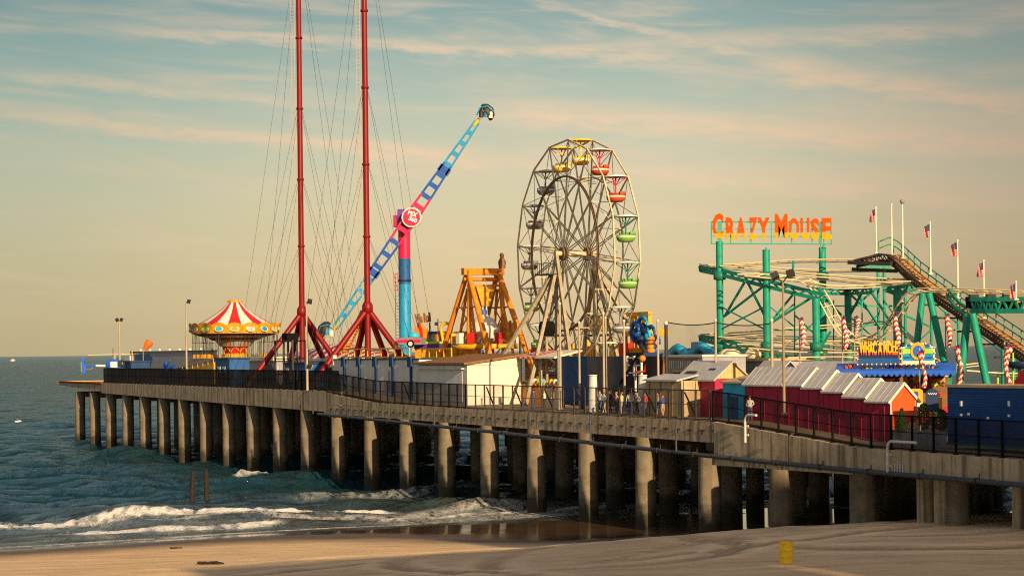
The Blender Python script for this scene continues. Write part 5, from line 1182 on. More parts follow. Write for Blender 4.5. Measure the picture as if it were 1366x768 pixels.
# tan shed with the yellow gable
k = Ride('gable_shed', 'tan shed with a grey pitched roof and a sunlit yellow gable', 'shed', 891, 3.2)
xg = k.p(953.5, 505).x; x0 = 0.0; ze = k.p(953.5, 505).z; za = k.p(984, 484, 1.4).z; wd_ = 3.0
xs0 = k.p(905, 500).x
mb = MB(); mb.bx(xs0, xg, 0.0, wd_, 0, ze); k.part(mb, 'wall', 'magenta_wall')
mb = MB(); mb.prism([(0, 0), (wd_, 0), (wd_/2, za-ze)], (xg-.15, 0, ze+.002), (0, 1, 0), (0, 0, 1), .16); k.part(mb, 'gable', 'yellow_siding')
for i in range(1, 8):
    y = wd_*(i+.5)/9; mb = MB(); mb.bx(xg+.012, xg+.03, y-.02, y+.02, ze+.03, ze+(za-ze)*(1-abs(y-wd_/2)/(wd_/2))-.05); k.part(mb, 'batten', 'tan_wall')
for sg in (0, 1):
    mb = MB(); e = Vector((xs0-.2, -.25 if sg == 0 else wd_+.25, ze-.2)); r_ = Vector((xs0-.2, wd_/2, za+.05)); L_ = xg+.25-(xs0-.2)
    mb.add([e, r_, r_+Vector((L_, 0, 0)), e+Vector((L_, 0, 0)), e+Vector((0, 0, .12)), r_+Vector((0, 0, .12)), r_+Vector((L_, 0, .12)), e+Vector((L_, 0, .12))], [(0, 1, 2, 3), (7, 6, 5, 4), (0, 4, 5, 1), (1, 5, 6, 2), (2, 6, 7, 3), (3, 7, 4, 0)]); k.part(mb, 'roof', 'grey_roof')
mb = MB(); c0_ = Vector((xs0+(xg-xs0)*.72, wd_*.27, (ze+za)/2+.12)); mb.box(c0_, (.9, .4, .12), 0, Matrix.Rotation(.6, 3, 'X')); mb.box(c0_+Vector((-2.3, -.5, -.3)), (1.4, .4, .12), 0, Matrix.Rotation(.6, 3, 'X')); k.part(mb, 'roof_vent', 'dark_steel')
xl = k.p(947, 510).x; zl = k.p(930, 508, -1.4).z
mb = MB(); mb.bx(-.5, xl-1.3, -1.7, -.005, 0, zl); k.part(mb, 'lean_to', 'tan_wall'); mb = MB(); mb.prism([(-1.95, -.05), (0, .35), (0, .47), (-1.95, .07)], (-.6, -.003, zl), (0, 1, 0), (0, 0, 1), xl-.9); k.part(mb, 'lean_to_roof', 'grey_roof')
for i in range(5): k.part(MB().bx(i*1.6, i*1.6+.06, -1.75, -1.702, 0, zl), 'batten', 'brown_wood')
# blue kiosk
k = Ride('kiosk', 'bright blue kiosk with a tan lean-to roof beside the magenta sheds', 'kiosk', 963.5, 1.9)
a, b_ = k.p(964, 511), k.p(993.5, 511); mb = MB(); mb.bx(a.x, b_.x, 0, 2, 0, a.z); k.part(mb, 'wall', 'sky_blue'); mb = MB(); mb.prism([(-.2, 0), (2.2, .45), (2.2, .57), (-.2, .12)], (a.x-.1, 0, a.z+.003), (0, 1, 0), (0, 0, 1), b_.x-a.x+.2); k.part(mb, 'roof', 'tan_wall')
mb = MB(); mb.bx(a.x+1, a.x+1.9, -.05, -.003, 0, 1.6); k.part(mb, 'door', 'blue_paint')
# magenta sheds stepping down
t0 = 1.6; wS = 2.1
secs = [(994.5, 1045, 512, 494), (1045, 1071, 512.5, 495.5), (1071, 1098, 516, 498), (1098, 1126, 521, 502.5), (1126, 1156, 528, 508.5), (1156, 1187, 534, 515)]
for i, (pa, pb, pe, pr) in enumerate(secs):
    lab = ['longest magenta shed at the upper left end of the stepped row', 'second magenta shed of the stepped row, behind the floodlight pole', 'third magenta shed of the stepped row, with a sunlit verge', 'fourth magenta shed of the stepped row, right of the middle', 'fifth magenta shed of the stepped row, next to the last', 'last magenta shed of the stepped row with the orange gable end'][i]
    k = Ride('market_shed', lab, 'shed', pa, t0, group='stepped row of magenta sheds'); b_ = k.p(pb, pe); a = k.p(pa, pe); ze = (a.z+b_.z)/2
    zr = ze+1.02
    last = i == len(secs)-1; nb = max(2, int(b_.x/1.3))
    zl = -(k.z0-(deck_z((k.s0+b_.x)/K)))-.05
    mb = MB(); mb.bx(0, b_.x-.003, 0, wS, zl, ze); wl_ = k.part(mb, 'wall', 'magenta_wall')
    for q in range(nb): mb = MB(); xx = b_.x*(q+.5)/nb; mb.bx(xx-.035, xx+.035, -.03, -.002, zl, ze-.2); k.part(mb, 'batten', 'magenta_wall', wl_)
    mb = MB(); mb.prism([(0, zl if last else -.0), (wS, zl if last else 0), (wS, ze), (wS/2, zr), (0, ze)] if last else [(0, ze), (wS, ze), (wS/2, zr)], (b_.x-.06, 0, 0), (0, 1, 0), (0, 0, 1), .10); k.part(mb, 'gable', 'orange_wall' if last else 'magenta_wall')
    for sg in (0, 1):
        x0, L_ = (-.05 if i else -.2), b_.x+.12
        e = Vector((x0, -.22 if sg == 0 else wS+.22, ze-.16)); r_ = Vector((x0, wS/2, zr+.05)); L_ = L_-x0
        mb = MB(); mb.add([e, r_, r_+Vector((L_, 0, 0)), e+Vector((L_, 0, 0)), e+Vector((0, 0, .1)), r_+Vector((0, 0, .1)), r_+Vector((L_, 0, .1)), e+Vector((L_, 0, .1))], [(0, 1, 2, 3), (7, 6, 5, 4), (0, 4, 5, 1), (1, 5, 6, 2), (2, 6, 7, 3), (3, 7, 4, 0)]); rf = k.part(mb, 'roof', 'grey_roof')
        mb = MB(); nS = max(3, int(L_/.6))
        for q in range(nS+1):
            f = q/nS; mb.beam(e+Vector((L_*f, 0, .105)), r_+Vector((L_*f, 0, .105)), .03)
        k.part(mb, 'roof_seam', 'grey_roof', rf)
        mb = MB(); mb.beam(e+Vector((L_+.03, 0, .02)), r_+Vector((L_+.03, 0, .02)), .05, .16); k.part(mb, 'verge', 'lit_white', rf)
    if i == 0:
        mb = MB(); mb.add([Vector((1.0, .25, ze+.34)), Vector((6.5, .25, ze+.34)), Vector((6.5, .8, ze+.86)), Vector((1.0, .8, ze+.86))], [(0, 1, 2, 3)]); k.part(mb, 'dark_patch', 'grey_steel')
    if last:
        mb = MB(); mb.bx(b_.x+.045, b_.x+.06, -.03, .1, zl, ze); mb.bx(b_.x+.045, b_.x+.06, wS-.1, wS+.03, zl, ze); k.part(mb, 'corner_board', 'grey_wall')
k = Ride('gable_shed', 'small grey roofed hut with a blue gable behind the first magenta shed', 'shed', 1004, 6.5)
za = k.p(1016, 484).z; mb = MB(); mb.bx(0, 3, 0, 2.2, 0, za-.9); k.part(mb, 'wall', 'navy'); mb = MB(); mb.prism([(0, za-.9), (2.2, za-.9), (1.1, za)], (2.9, 0, 0), (0, 1, 0), (0, 0, 1), .12); k.part(mb, 'gable', 'navy')
for sg in (0, 1):
    mb = MB(); e = Vector((-.1, -.2 if sg == 0 else 2.4, za-1.05)); r_ = Vector((-.1, 1.1, za+.06)); L_ = 3.3; mb.add([e, r_, r_+Vector((L_, 0, 0)), e+Vector((L_, 0, 0)), e+Vector((0, 0, .12)), r_+Vector((0, 0, .12)), r_+Vector((L_, 0, .12)), e+Vector((L_, 0, .12))], [(0, 1, 2, 3), (7, 6, 5, 4), (0, 4, 5, 1), (1, 5, 6, 2), (2, 6, 7, 3), (3, 7, 4, 0)]); k.part(mb, 'roof', 'grey_roof')
k = Ride('long_shed', 'grey pitched roof hall behind the magenta sheds, under the curling coaster track', 'shed', 1028, 9)
a, b_ = k.p(1036, 482), k.p(1128, 483); za = k.p(1080, 482).z
mb = MB(); mb.bx(a.x, b_.x, 0, 5, 0, za-1.4); k.part(mb, 'wall', 'magenta_wall'); mb = MB(); mb.prism([(-.3, za-1.5), (2.5, za), (5.3, za-1.5)], (a.x, 0, 0), (0, 1, 0), (0, 0, 1), b_.x-a.x+.3); k.part(mb, 'roof', 'grey_roof')
# blue container
k = Ride('shipping_container', 'large dark blue ribbed container behind the right end of the fence', 'container', 1263, 1.6)
a, b_ = k.p(1263, 516), k.p(1366, 516.5); zt = a.z+.0; zb = k.p(1263, 593).z; L_ = b_.x+5
mb = MB(); mb.bx(0, L_, 0, 2.6, zb+.15, zt); bd = k.part(mb, 'body', 'container_blue')
mb = MB()
for i in range(20): z = zb+.25+(zt-zb-.45)*i/20; mb.bx(.1, L_-.1, -.035, -.002, z, z+.07)
k.part(mb, 'rib', 'container_blue', bd)
mb = MB(); mb.bx(-.06, L_, -.12, 2.72, zt+.002, zt+.16); k.part(mb, 'top_rail', 'tan_wall'); mb = MB(); mb.bx(-.04, L_, -.08, .2, zb, zb+.148); k.part(mb, 'bottom_rail', 'dark_green')
for px, py in ((1283, 538), (1283, 553), (1293, 552), (1347, 538), (1347, 554), (1319, 557)):
    q = k.p(px, py); mb = MB(); mb.box((q.x, -.06, q.z), (.16, .06, .3 if py < 540 else .14)); k.part(mb, 'fitting', 'chalk_white')
# --- the green coaster
k = Ride('roller_coaster', 'green steel wild coaster with cream tracks, a plank lift hill and a big letter sign', 'roller coaster', 1022, 16, rot=0, py=460)
Y0 = k.Y
def cp(px, py, Y): return k.inv @ at_y(px, py, Y)
def zdeck(px, Y):
    v = at_y(px, 480, Y); return deck_z((v-P0).dot(DS)/K)-k.z0
cols = [(959.5, 322, 155, .29), (1022, 333, 150, .30), (1097, 330, 157, .30), (1088.5, 398, 146, .30), (1131, 384, 158, .30), (1171, 350, 166, .13), (1179, 350, 166, .13), (1197, 386, 150, .34), (1207, 362, 160, .13),
        (1242, 392, 168, .13), (1278, 402, 170, .13), (1338, 460, 150, .18), (1352, 455, 152, .14)]
for px, py, Y, r_ in cols:
    q = cp(px, py, Y); mb = MB(); mb.tube([(q.x, q.y, zdeck(px, Y)), (q.x, q.y, q.z)], r_, 12); c = k.part(mb, 'column', 'green_paint')
    if r_ > .2:
        for pyr in ((368, 462) if py < 380 else (462,)):
            zz = cp(px, pyr, Y).z; mb = MB(); mb.lathe([(r_, -.35), (r_+.22, -.3), (r_+.22, .3), (r_, .35)], 12, (q.x, q.y, zz)); k.part(mb, 'collar', 'dark_green', c)
def leg(px0, py0, px1, py1, Y, r_=.26):
    a, b_ = cp(px0, py0, Y), cp(px1, py1, Y); d = (b_-a); f = (zdeck(px1, Y)-a.z)/d.z; mb = MB(); mb.tube([a, a+d*max(1, f)], r_, 10); k.part(mb, 'inclined_leg', 'green_paint')
leg(1231, 391, 1223, 458, 141); leg(1239, 391, 1268, 520, 139); leg(1291, 418, 1284, 482, 134, .28); leg(1297, 418, 1317, 515, 133, .28)
def mem(name, pts, w, h_=None, mat='green_paint', up=(0, 0, 1)):
    mb = MB()
    for a, b_ in zip(pts[:-1], pts[1:]): mb.beam(cp(*a), cp(*b_), w, h_, up=up)
    return k.part(mb, name, mat)
def truss(pts_top, pts_bot, w=.16, n=None):
    mb = MB(); T_ = [cp(*q) for q in pts_top]; B_ = [cp(*q) for q in pts_bot]
    for P_ in (T_, B_):
        for a, b_ in zip(P_[:-1], P_[1:]): mb.beam(a, b_, w, w*1.4)
    n = n or 6
    def along(P_, f):
        f = f*(len(P_)-1); i = min(int(f), len(P_)-2); return P_[i].lerp(P_[i+1], f-i)
    for i in range(n):
        mb.beam(along(T_, i/n), along(B_, (i+.5)/n), w*.55); mb.beam(along(B_, (i+.5)/n), along(T_, (i+1)/n), w*.55)
    return k.part(mb, 'truss', 'green_paint')
truss([(933, 356, 158), (960, 360, 155), (1022, 374, 150), (1100, 393, 146)], [(935, 361, 158), (960, 366, 155), (1022, 382, 150), (1100, 401, 146)], .2, 10)
truss([(933, 448, 158), (960, 452, 155), (1022, 468, 150), (1060, 478, 148)], [(935, 453, 158), (960, 459, 155), (1022, 477, 150), (1060, 486, 148)], .2, 9)
truss([(1080, 385, 150), (1130, 386, 158), (1165, 384, 150)], [(1080, 391, 150), (1130, 392, 158), (1165, 390, 150)], .16, 6)
truss([(1170, 378, 150), (1197, 383, 150), (1232, 376, 152)], [(1180, 386, 150), (1197, 392, 150), (1226, 384, 152)], .24, 4)
truss([(1140, 352, 160), (1170, 356, 160), (1196, 352, 160)], [(1143, 358, 160), (1170, 361, 160), (1190, 357, 160)], .14, 5)
for q in [((960, 372, 155), (1022, 372, 150)), ]: pass
for a, b_ in [((994, 375, 152), (967, 421, 155)), ((997, 376, 152), (1020, 421, 150)), ((1018, 382, 150), (966, 422, 155)), ((1060, 390, 149), (1030, 427, 150)), ((1084, 396, 147), (1028, 431, 150)), ((1098, 395, 157), (1126, 424, 158)),
              ((1154, 382, 156), (1133, 422, 158)), ((1124, 384, 158), (1160, 415, 160)), ((1170, 384, 162), (1136, 412, 158)), ((1160, 386, 160), (1187, 428, 152)), ((1140, 386, 158), (1176, 440, 160)), ((1180, 372, 166), (1206, 395, 160)),
              ((1022, 330, 150), (1022, 340, 150)), ((1242, 432, 168), (1270, 412, 168)), ((1240, 435, 168), (1207, 420, 166)), ((1032, 480, 150), (1020, 446, 150)), ((1066, 470, 149), (1036, 498, 150)), ((985, 476, 153), (970, 500, 155)), ((990, 474, 153), (1005, 500, 150)),
              ((1090, 352, 157), (1099, 326, 157)), ((1196, 470, 150), (1240, 500, 146)), ((1108, 442, 147), (1086, 478, 148)), ((1240, 440, 168), (1278, 440, 168)), ((1140, 408, 162), (1207, 408, 162)), ((1150, 435, 160), (1195, 430, 160))]:
    mem('brace', [a, b_], .15)
for a, b_ in [((1060, 394, 149), (1060, 482, 149)), ((1112, 400, 160), (1112, 478, 160)), ((1150, 388, 158), (1150, 480, 158)), ((960, 408, 155), (1022, 440, 150)), ((1022, 408, 150), (960, 440, 155)), ((1022, 405, 150), (1060, 436, 149)), ((1060, 405, 149), (1022, 436, 150)),
              ((1060, 420, 149), (1097, 455, 157)), ((1097, 420, 157), (1060, 455, 149)), ((1131, 420, 158), (1171, 455, 166)), ((1171, 420, 166), (1131, 455, 158)), ((1179, 400, 166), (1207, 440, 160)), ((1207, 400, 160), (1179, 440, 166)), ((1022, 440, 150), (1097, 440, 157)), ((1097, 408, 157), (1150, 408, 158)),
              ((1207, 440, 160), (1242, 470, 168)), ((1242, 440, 168), (1207, 472, 160)), ((1242, 400, 168), (1278, 432, 170)), ((1278, 425, 170), (1338, 470, 150)), ((1300, 440, 137), (1338, 462, 150)), ((1171, 362, 166), (1179, 385, 166)), ((1179, 362, 166), (1171, 385, 166))]:
    mem('brace', [a, b_], .10)
mem('brace', [(934, 352, 158), (934, 362, 158)], .22); mem('brace', [(1058, 347, 156), (1058, 362, 153)], .2); mem('brace', [(934, 445, 158), (934, 455, 158)], .22)
def track(path, gauge=.9, rail=.06, tie=.85, side=(.3, 1, 0), mat='cream_rail', name='track', n=40):
    P_ = [cp(*q) for q in path]
    # Catmull-Rom through the points
    Q = [P_[0]*2-P_[1]]+P_+[P_[-1]*2-P_[-2]]; pts = []
    m_ = max(4, n//(len(P_)-1))
    for i in range(len(P_)-1):
        a, b_, c, d = Q[i:i+4]
        for j in range(m_):
            u = j/m_; pts.append(.5*((2*b_)+(c-a)*u+(2*a-5*b_+4*c-d)*u*u+(3*b_-a-3*c+d)*u**3))
    pts.append(P_[-1]); sd = Vector(side).normalized(); root = None
    mb = MB()
    for sg in (-1, 1): mb.tube([p+sd*sg*gauge/2 for p in pts], rail, 6)
    root = k.part(mb, name, mat)
    mb = MB(); acc = 0; last = pts[0]
    for p, q in zip(pts[:-1], pts[1:]):
        acc += (q-p).length
        if acc > tie: mb.beam(p-sd*gauge/2, p+sd*gauge/2, .10, .06); acc = 0
    if mb.V: k.part(mb, 'cross_tie', mat, root)
    mb = MB(); mb.tube([p+Vector((0, 0, -.20)) for p in pts], .05, 6); k.part(mb, 'spine', mat, root)
    return root
track([(933, 354, 158), (990, 352, 157), (1060, 347, 156), (1138, 346, 154), (1165, 343, 153)])
track([(936, 356, 161), (955, 353, 166), (1000, 355, 167), (1090, 360, 166), (1165, 359, 164), (1205, 358, 163)])
track([(962, 355, 155), (1040, 361, 153), (1110, 367, 152), (1170, 371, 151), (1233, 374, 150)])
track([(985, 366, 151), (1050, 367, 150), (1110, 371, 149), (1165, 376, 148), (1230, 375, 147)])
track([(1075, 374, 146), (1110, 381, 147), (1160, 380, 148), (1200, 376, 148)])
track([(1000, 366, 149), (1060, 372, 148), (1078, 376, 147), (1092, 388, 147), (1104, 408, 147), (1116, 430, 147), (1130, 447, 147), (1155, 456, 147), (1190, 458, 148)], .95, .07, .8, (1, .45, .25))
track([(1400, 391, 133), (1330, 388, 136), (1260, 386, 140), (1228, 387, 142), (1214, 395, 143), (1202, 412, 144), (1190, 430, 145), (1172, 448, 146), (1140, 455, 147), (1110, 457, 148)], .95, .07, .8, (1, .45, -.2))
track([(934, 446, 158), (990, 443, 157), (1050, 438, 156), (1100, 434, 156), (1150, 431, 156)])
track([(936, 448, 160), (956, 444, 166), (1000, 447, 166), (1090, 449, 164), (1170, 447, 162)])
track([(960, 449, 154), (1030, 453, 152), (1100, 458, 150), (1165, 460, 149)]); track([(985, 459, 151), (1050, 461, 150), (1110, 466, 149), (1165, 468, 148)])
track([(1000, 464, 148), (1060, 469, 147), (1130, 470, 146), (1170, 468, 146)]); track([(1052, 477, 144), (1090, 476, 144), (1130, 476, 143), (1165, 479, 143)])
track([(1180, 462, 148), (1230, 472, 147), (1270, 486, 146), (1308, 484, 146)]); track([(1290, 494, 150), (1330, 497, 150), (1370, 498, 150)])
track([(1140, 433, 160), (1180, 429, 160), (1202, 440, 160), (1224, 458, 160)], mat='dark_steel')
# lift hill
lift = [(1140, 347, 153), (1158, 343, 152.4), (1172, 339, 152), (1183, 340, 151.5), (1194, 349, 150), (1215, 369, 147), (1260, 402, 142), (1310, 436, 137), (1366, 474, 131), (1400, 498, 128)]
lp = [cp(*q) for q in lift]; sd = Vector((.55, .83, 0))
mb = MB()
for a, b_ in zip(lp[:-1], lp[1:]):
    for sg in (0, .9): mb.beam(a+sd*sg, b_+sd*sg, .12, .16)
    mb.beam(a+sd*.45+Vector((0, 0, -.5)), b_+sd*.45+Vector((0, 0, -.5)), .3, .2)
tr = k.part(mb, 'lift_track', 'dark_steel')
mb = MB(); N = 80
def along(P_, f):
    L = [0]
    for a, b_ in zip(P_[:-1], P_[1:]): L.append(L[-1]+(b_-a).length)
    f *= L[-1]
    for i in range(len(P_)-1):
        if f <= L[i+1]: return P_[i].lerp(P_[i+1], (f-L[i])/(L[i+1]-L[i]))
    return P_[-1]
for i in range(N):
    a = along(lp, i/N); mb.beam(a, a+sd*.9, .16, .1); mb.beam(a+Vector((0, 0, -.02)), along(lp, (i+.5)/N)+sd*.45+Vector((0, 0, -.5)), .07); mb.beam(a+sd*.9, along(lp, (i+.5)/N)+sd*.45+Vector((0, 0, -.5)), .07)
k.part(mb, 'lift_truss', 'brown_wood', tr)
walk = [p+sd*1.65+Vector((0, 0, .05)) for p in lp[3:]]
mb = MB()
for a, b_ in zip(walk[:-1], walk[1:]): mb.beam(a, b_, 1.25, .09)
wk = k.part(mb, 'walkway', 'plank_wood')
mb = MB(); N = 42
for i in range(N): a = along(walk, (i+.5)/N); mb.beam(a-sd*.6+Vector((0, 0, .07)), a+sd*.6+Vector((0, 0, .07)), .12, .05)
k.part(mb, 'tread', 'brown_wood', wk)
mb = MB(); rl = [p+sd*.62 for p in walk]; top0 = lp[1]+sd*2.3+Vector((0, 0, .2)); rl = [top0, lp[2]+sd*2.3+Vector((0, 0, .3))]+rl[0:]
for hh in (1.15, .6):
    for a, b_ in zip(rl[:-1], rl[1:]): mb.beam(a+Vector((0, 0, hh)), b_+Vector((0, 0, hh)), .075)
for i in range(22): a = along(rl, i/21); mb.beam(a, a+Vector((0, 0, 1.15)), .075)
k.part(mb, 'handrail', 'green_paint', wk)
mb = MB(); a, b_ = cp(1135, 350, 153), cp(1192, 352, 150); mb.beam(a+sd*.5, b_+sd*.5, 1.6, .3); mb.beam(a+sd*.5+Vector((0, 0, -.55)), b_+sd*.5+Vector((0, 0, -.55)), .5, .3); k.part(mb, 'top_deck', 'dark_steel')
for i in range(5):
    a = along(lp, .42+.1*i); mb = MB(); mb.beam(a+Vector((-1.3, -.3, -.7)), a+sd*1.2+Vector((0, 0, -.7)), .14); k.part(mb, 'outrigger', 'dark_steel')
truss([(1265, 386, 140), (1280, 404, 138), (1300, 417, 135)], [(1263, 394, 140), (1275, 410, 138), (1296, 424, 135)], .16, 4)
# truss bridge with the waiting cars
truss([(1296, 399, 134), (1330, 399, 132), (1400, 398.5, 129)], [(1296, 415, 134), (1330, 415, 132), (1400, 415, 129)], .22, 9)
mem('bridge_floor', [(1296, 413, 134.8), (1330, 413, 132.8), (1400, 413, 129.8)], 1.1, .12, 'cream_paint')
for i, px in enumerate((1303.5, 1326.5, 1348.5)):
    Y = 134.4-i*.9; v = at_y(px, 411, Y); o = thing('coaster_car', ['dark coaster car at the left end of the green truss bridge', 'dark coaster car in the middle of the green truss bridge', 'dark coaster car nearest the right edge on the green truss bridge'][i], 'coaster car', v, PR, 'coaster cars waiting on the bridge')
    mb = MB(); mb.prism([(-.65, -.1), (.65, -.1), (.75, .3), (.45, .75), (.1, .45), (-.35, .45), (-.55, .85), (-.75, .8)], (0, .45, 0), (1, 0, 0), (0, 0, 1), .9); mb.build('body', [M['black_rubber']], o)
    mb = MB(); mb.box((-.35, 0, .65), (.2, .8, .7)); mb.build('seat', [M['dark_steel']], o)
    for sx_ in (-.4, .4):
        mb = MB(); mb.tube([(sx_, -.5, -.05), (sx_, .5, -.05)], .12, 10); mb.build('wheel', [M['grey_steel']], o)
    mb = MB(); mb.ball((.5, 0, .45), (.25, .4, .2), 8, 6); mb.build('nose', [M['gold']], o)
# letter sign
Ys = 156.0
mb = MB(); fr = [(949, 296), (1109, 296.5), (1109, 325.5), (949, 325)]
P_ = [cp(a, b_, Ys) for a, b_ in fr]
for a, b_ in zip(P_, P_[1:]+P_[:1]): mb.beam(a, b_, .10)
for f in (.07, .16, .33, .5, .67, .84, .90): mb.beam(P_[0].lerp(P_[1], f), P_[3].lerp(P_[2], f), .08)
for f in (.33, .66): mb.beam(P_[0].lerp(P_[3], f), P_[1].lerp(P_[2], f), .05)
sg_ = k.part(mb, 'sign_frame', 'green_paint')
for px in (960, 1097):
    for dx in (-2, 2): mem('sign_post', [(px+dx, 335, Ys), (px+dx, 296, Ys)], .09)
zmid = at_y(1030, 310.5, Ys).z
lm = two_tone('sign_letters', (.52, .065, .002), (.58, .28, .004), zmid)
def letters(s_, px0, px1, pyt, pyb):
    a = cp((px0+px1)/2, pyb, Ys-.12); a1 = cp(px0, pyb, Ys); b1 = cp(px1, pyb, Ys); z1 = cp((px0+px1)/2, pyt, Ys).z
    t_ = text(s_, sg_, a, z1-a.z, b1.x-a1.x, lm, .10, (math.pi/2, 0, 0), 'letter', .045); return t_
for ch, x0, x1, yt in (('C', 950.5, 965.5, 291), ('R', 967, 980.5, 296), ('A', 981.5, 995.5, 296), ('Z', 999, 1010.5, 296), ('Y', 1010.5, 1027, 296), ('M', 1034, 1051, 292), ('O', 1052, 1066.5, 296), ('U', 1068, 1080, 296), ('S', 1081.5, 1093, 296.5), ('E', 1096, 1109, 296.5)):
    letters(ch, x0, x1, yt, 325)
# flags on the lift hill
def flagpole(px, pyt, pyb, Y, lab, flag=True, ball=False):
    v = at_y(px, pyb, Y); h_ = at_y(px, pyt, Y).z-v.z
    o = thing('flagpole', lab, 'flagpole', v, 0, 'flagpoles along the coaster')
    mb = MB(); mb.tube([(0, 0, 0), (0, 0, h_)], [.075, .05], 7); mb.ball((0, 0, h_), .09, 8, 6); mb.build('pole', [M['cream_paint']], o)
    mb = MB(); mb.box((0, 0, .05), (.3, .3, .1)); mb.build('base_plate', [M['galv']], o)
    if ball:
        mb = MB(); mb.ball((0, 0, h_), .2, 10, 8); mb.build('camera_dome', [M['grey_steel']], o)
    if flag:
        mb = MB(); nx, nz_ = 9, 13; L_, Hf = .80, 1.05; vs = []; fs = []; ms = []
        for j in range(nz_+1):
            for i in range(nx+1):
                u = i/nx; drop = .55*u**1.3; vs.append((-L_*.55*u+.05*math.sin(u*9+j*.2), .22*math.sin(u*11+j*.25+px)*u, h_-.1-Hf*j/nz_*(1-.15*u)-drop*.35))
        for j in range(nz_):
            for i in range(nx):
                fs.append((j*(nx+1)+i, j*(nx+1)+i+1, (j+1)*(nx+1)+i+1, (j+1)*(nx+1)+i)); ms.append(2 if (i < 4 and j < 7) else (0 if j % 2 == 0 else 1))
        mb.add(vs, fs, ms, True); mb.build('flag', [M['flag_red'], M['flag_white'], M['flag_blue']], o)
flagpole(1169, 277, 338, 153.5, 'flagpole with a limp striped flag at the left end of the lift hill top'); flagpole(1190, 273, 345, 152.5, 'bare thin pole on top of the lift hill', False); flagpole(1204.5, 269, 345, 151.5, 'bare pole with a round tip at the top of the stairs', False, True)
flagpole(1241.5, 297, 366, 147, 'flagpole with a striped flag a third of the way down the lift hill'); flagpole(1278, 321, 398, 142.5, 'flagpole with a striped flag halfway down the lift hill'); flagpole(1313, 348, 425, 139, 'flagpole with a striped flag over the green truss bridge'); flagpole(1355.5, 376, 400, 129.6, 'flagpole with a striped flag at the right edge of the picture')
# red and white twirl windsocks
def twirl(px, pyt, pyb, t, lab):
    q = st(px, pyb, t); zd = deck_z(q.x/K); zt, zb = st(px, pyt, t).z, q.z; L_ = zt-zb
    o = thing('spiral_windsock', lab, 'windsock', pier(q.x, t, zd), PR, 'red and white spiral windsocks')
    mb = MB(); mb.tube([(-.3, 0, 0), (-.3, 0, zt-zd+.3)], .05, 6); mb.build('pole', [M['pale_steel']], o)
    mb = MB(); N = 26; vs = []; nn = 10
    mb.lathe([((.165-.04*math.sin(i/N*5+px))*(1.25 if i > N-4 else 1), zb-zd+L_*i/N) for i in range(N+1)], nn, (0, 0, 0), mf=lambda i, q_: ((i+q_*2 % 4+q_) // 2) % 2)
    mb.V = [(v[0]+.14*math.sin(v[2]*2.2+px), v[1]+.1*math.cos(v[2]*1.7+px), v[2]) for v in mb.V]
    mb.build('twirl', [M['bright_red'], M['white_paint']], o)
    mb = MB(); mb.lathe([(.10, 0), (.15, .08), (.04, .2)], 10, (.0, 0, zt-zd)); mb.build('cap_band', [M['flag_blue']], o)
for px, a, b_, t, lab in ((1070, 426, 466, 12, 'red and white spiral windsock below the curling cream track'), (1127, 425, 466, 10, 'red and white spiral windsock left of the game booth sign'), (1143, 424, 450, 15, 'thin red and white spiral windsock over the left end of the game sign'), (1196, 421, 462, 12, 'bushy red and white spiral windsock above the join of the two sign boards'),
                          (1265, 421, 463, 20, 'slim red and white spiral windsock against the sea'), (1231, 470, 517, 6, 'dark shaded red and white spiral windsock in front of the sign with the blue ball'), (1280, 463, 516, 6, 'red and white spiral windsock at the left end of the blue container'), (1345, 462, 514, 6, 'red and white spiral windsock near the right edge above the blue container')):
    twirl(px, a, b_, t, lab)
# --- mole hammer game booth
k = Ride('game_booth', 'mallet game booth with two sign boards over a blue scalloped awning', 'booth', 1190, 10, rot=R(-14), py=490)
Yb = k.Y
def b_at(px, py): return k.y(px, py)
x0, x1 = b_at(1112, 492).x, b_at(1276, 492).x; za = b_at(1190, 487.5).z; zb = b_at(1190, 495).z
mb = MB(); mb.prism([(-1.2, zb-za), (2.6, .25), (2.6, .37), (-1.2, zb-za+.12)], (x0, 0, za-.2), (0, 1, 0), (0, 0, 1), x1-x0); aw = k.part(mb, 'awning', 'bright_blue')
mb = MB(); n = 22; pts = []
for i in range(n): 
    for q in np.linspace(0, 1, 6)[:-1]: pts.append((x0+(x1-x0)*(i+q)/n, -.2*math.sin(q*math.pi)**.7))
mb.prism([(x1, 0), (x1, .2), (x0, .2)]+pts, (0, -1.2, zb-.14), (1, 0, 0), (0, 0, 1), .05); k.part(mb, 'scallop', 'bright_blue', aw)
mb = MB(); mb.bx(x0, x1, -1.24, -1.2-.003, zb-.12, zb-.04); k.part(mb, 'trim', 'white_paint', aw)
mb = MB(); mb.bx(x0+.4, x1-.4, 2.2, 2.4, 0, za); k.part(mb, 'back_wall', 'brown_wood')
mb = MB(); mb.bx(x0+.4, x1-.4, -1.0, -.3, 0, 1.1); k.part(mb, 'counter', 'bright_red')
for px in (1122, 1203, 1268):
    mb = MB(); x = b_at(px, 490).x; mb.bx(x-.12, x+.12, -.9, -.66, 0, zb); k.part(mb, 'post', 'brown_wood' if px < 1220 else 'green_paint')
mb = MB(); mb.bx(x0+.4, x1-.4, 1.2, 1.3, b_at(1190, 503).z, b_at(1190, 503).z+.1); k.part(mb, 'prize_rail', 'cream_paint')
pc = ['brown_wood', 'orange_paint', 'gold', 'purple', 'lime', 'gondola_red', 'tan_wall', 'dark_steel', 'yellow_paint']
bx0, bx1 = x0, x1
ptp = None; idx = 0
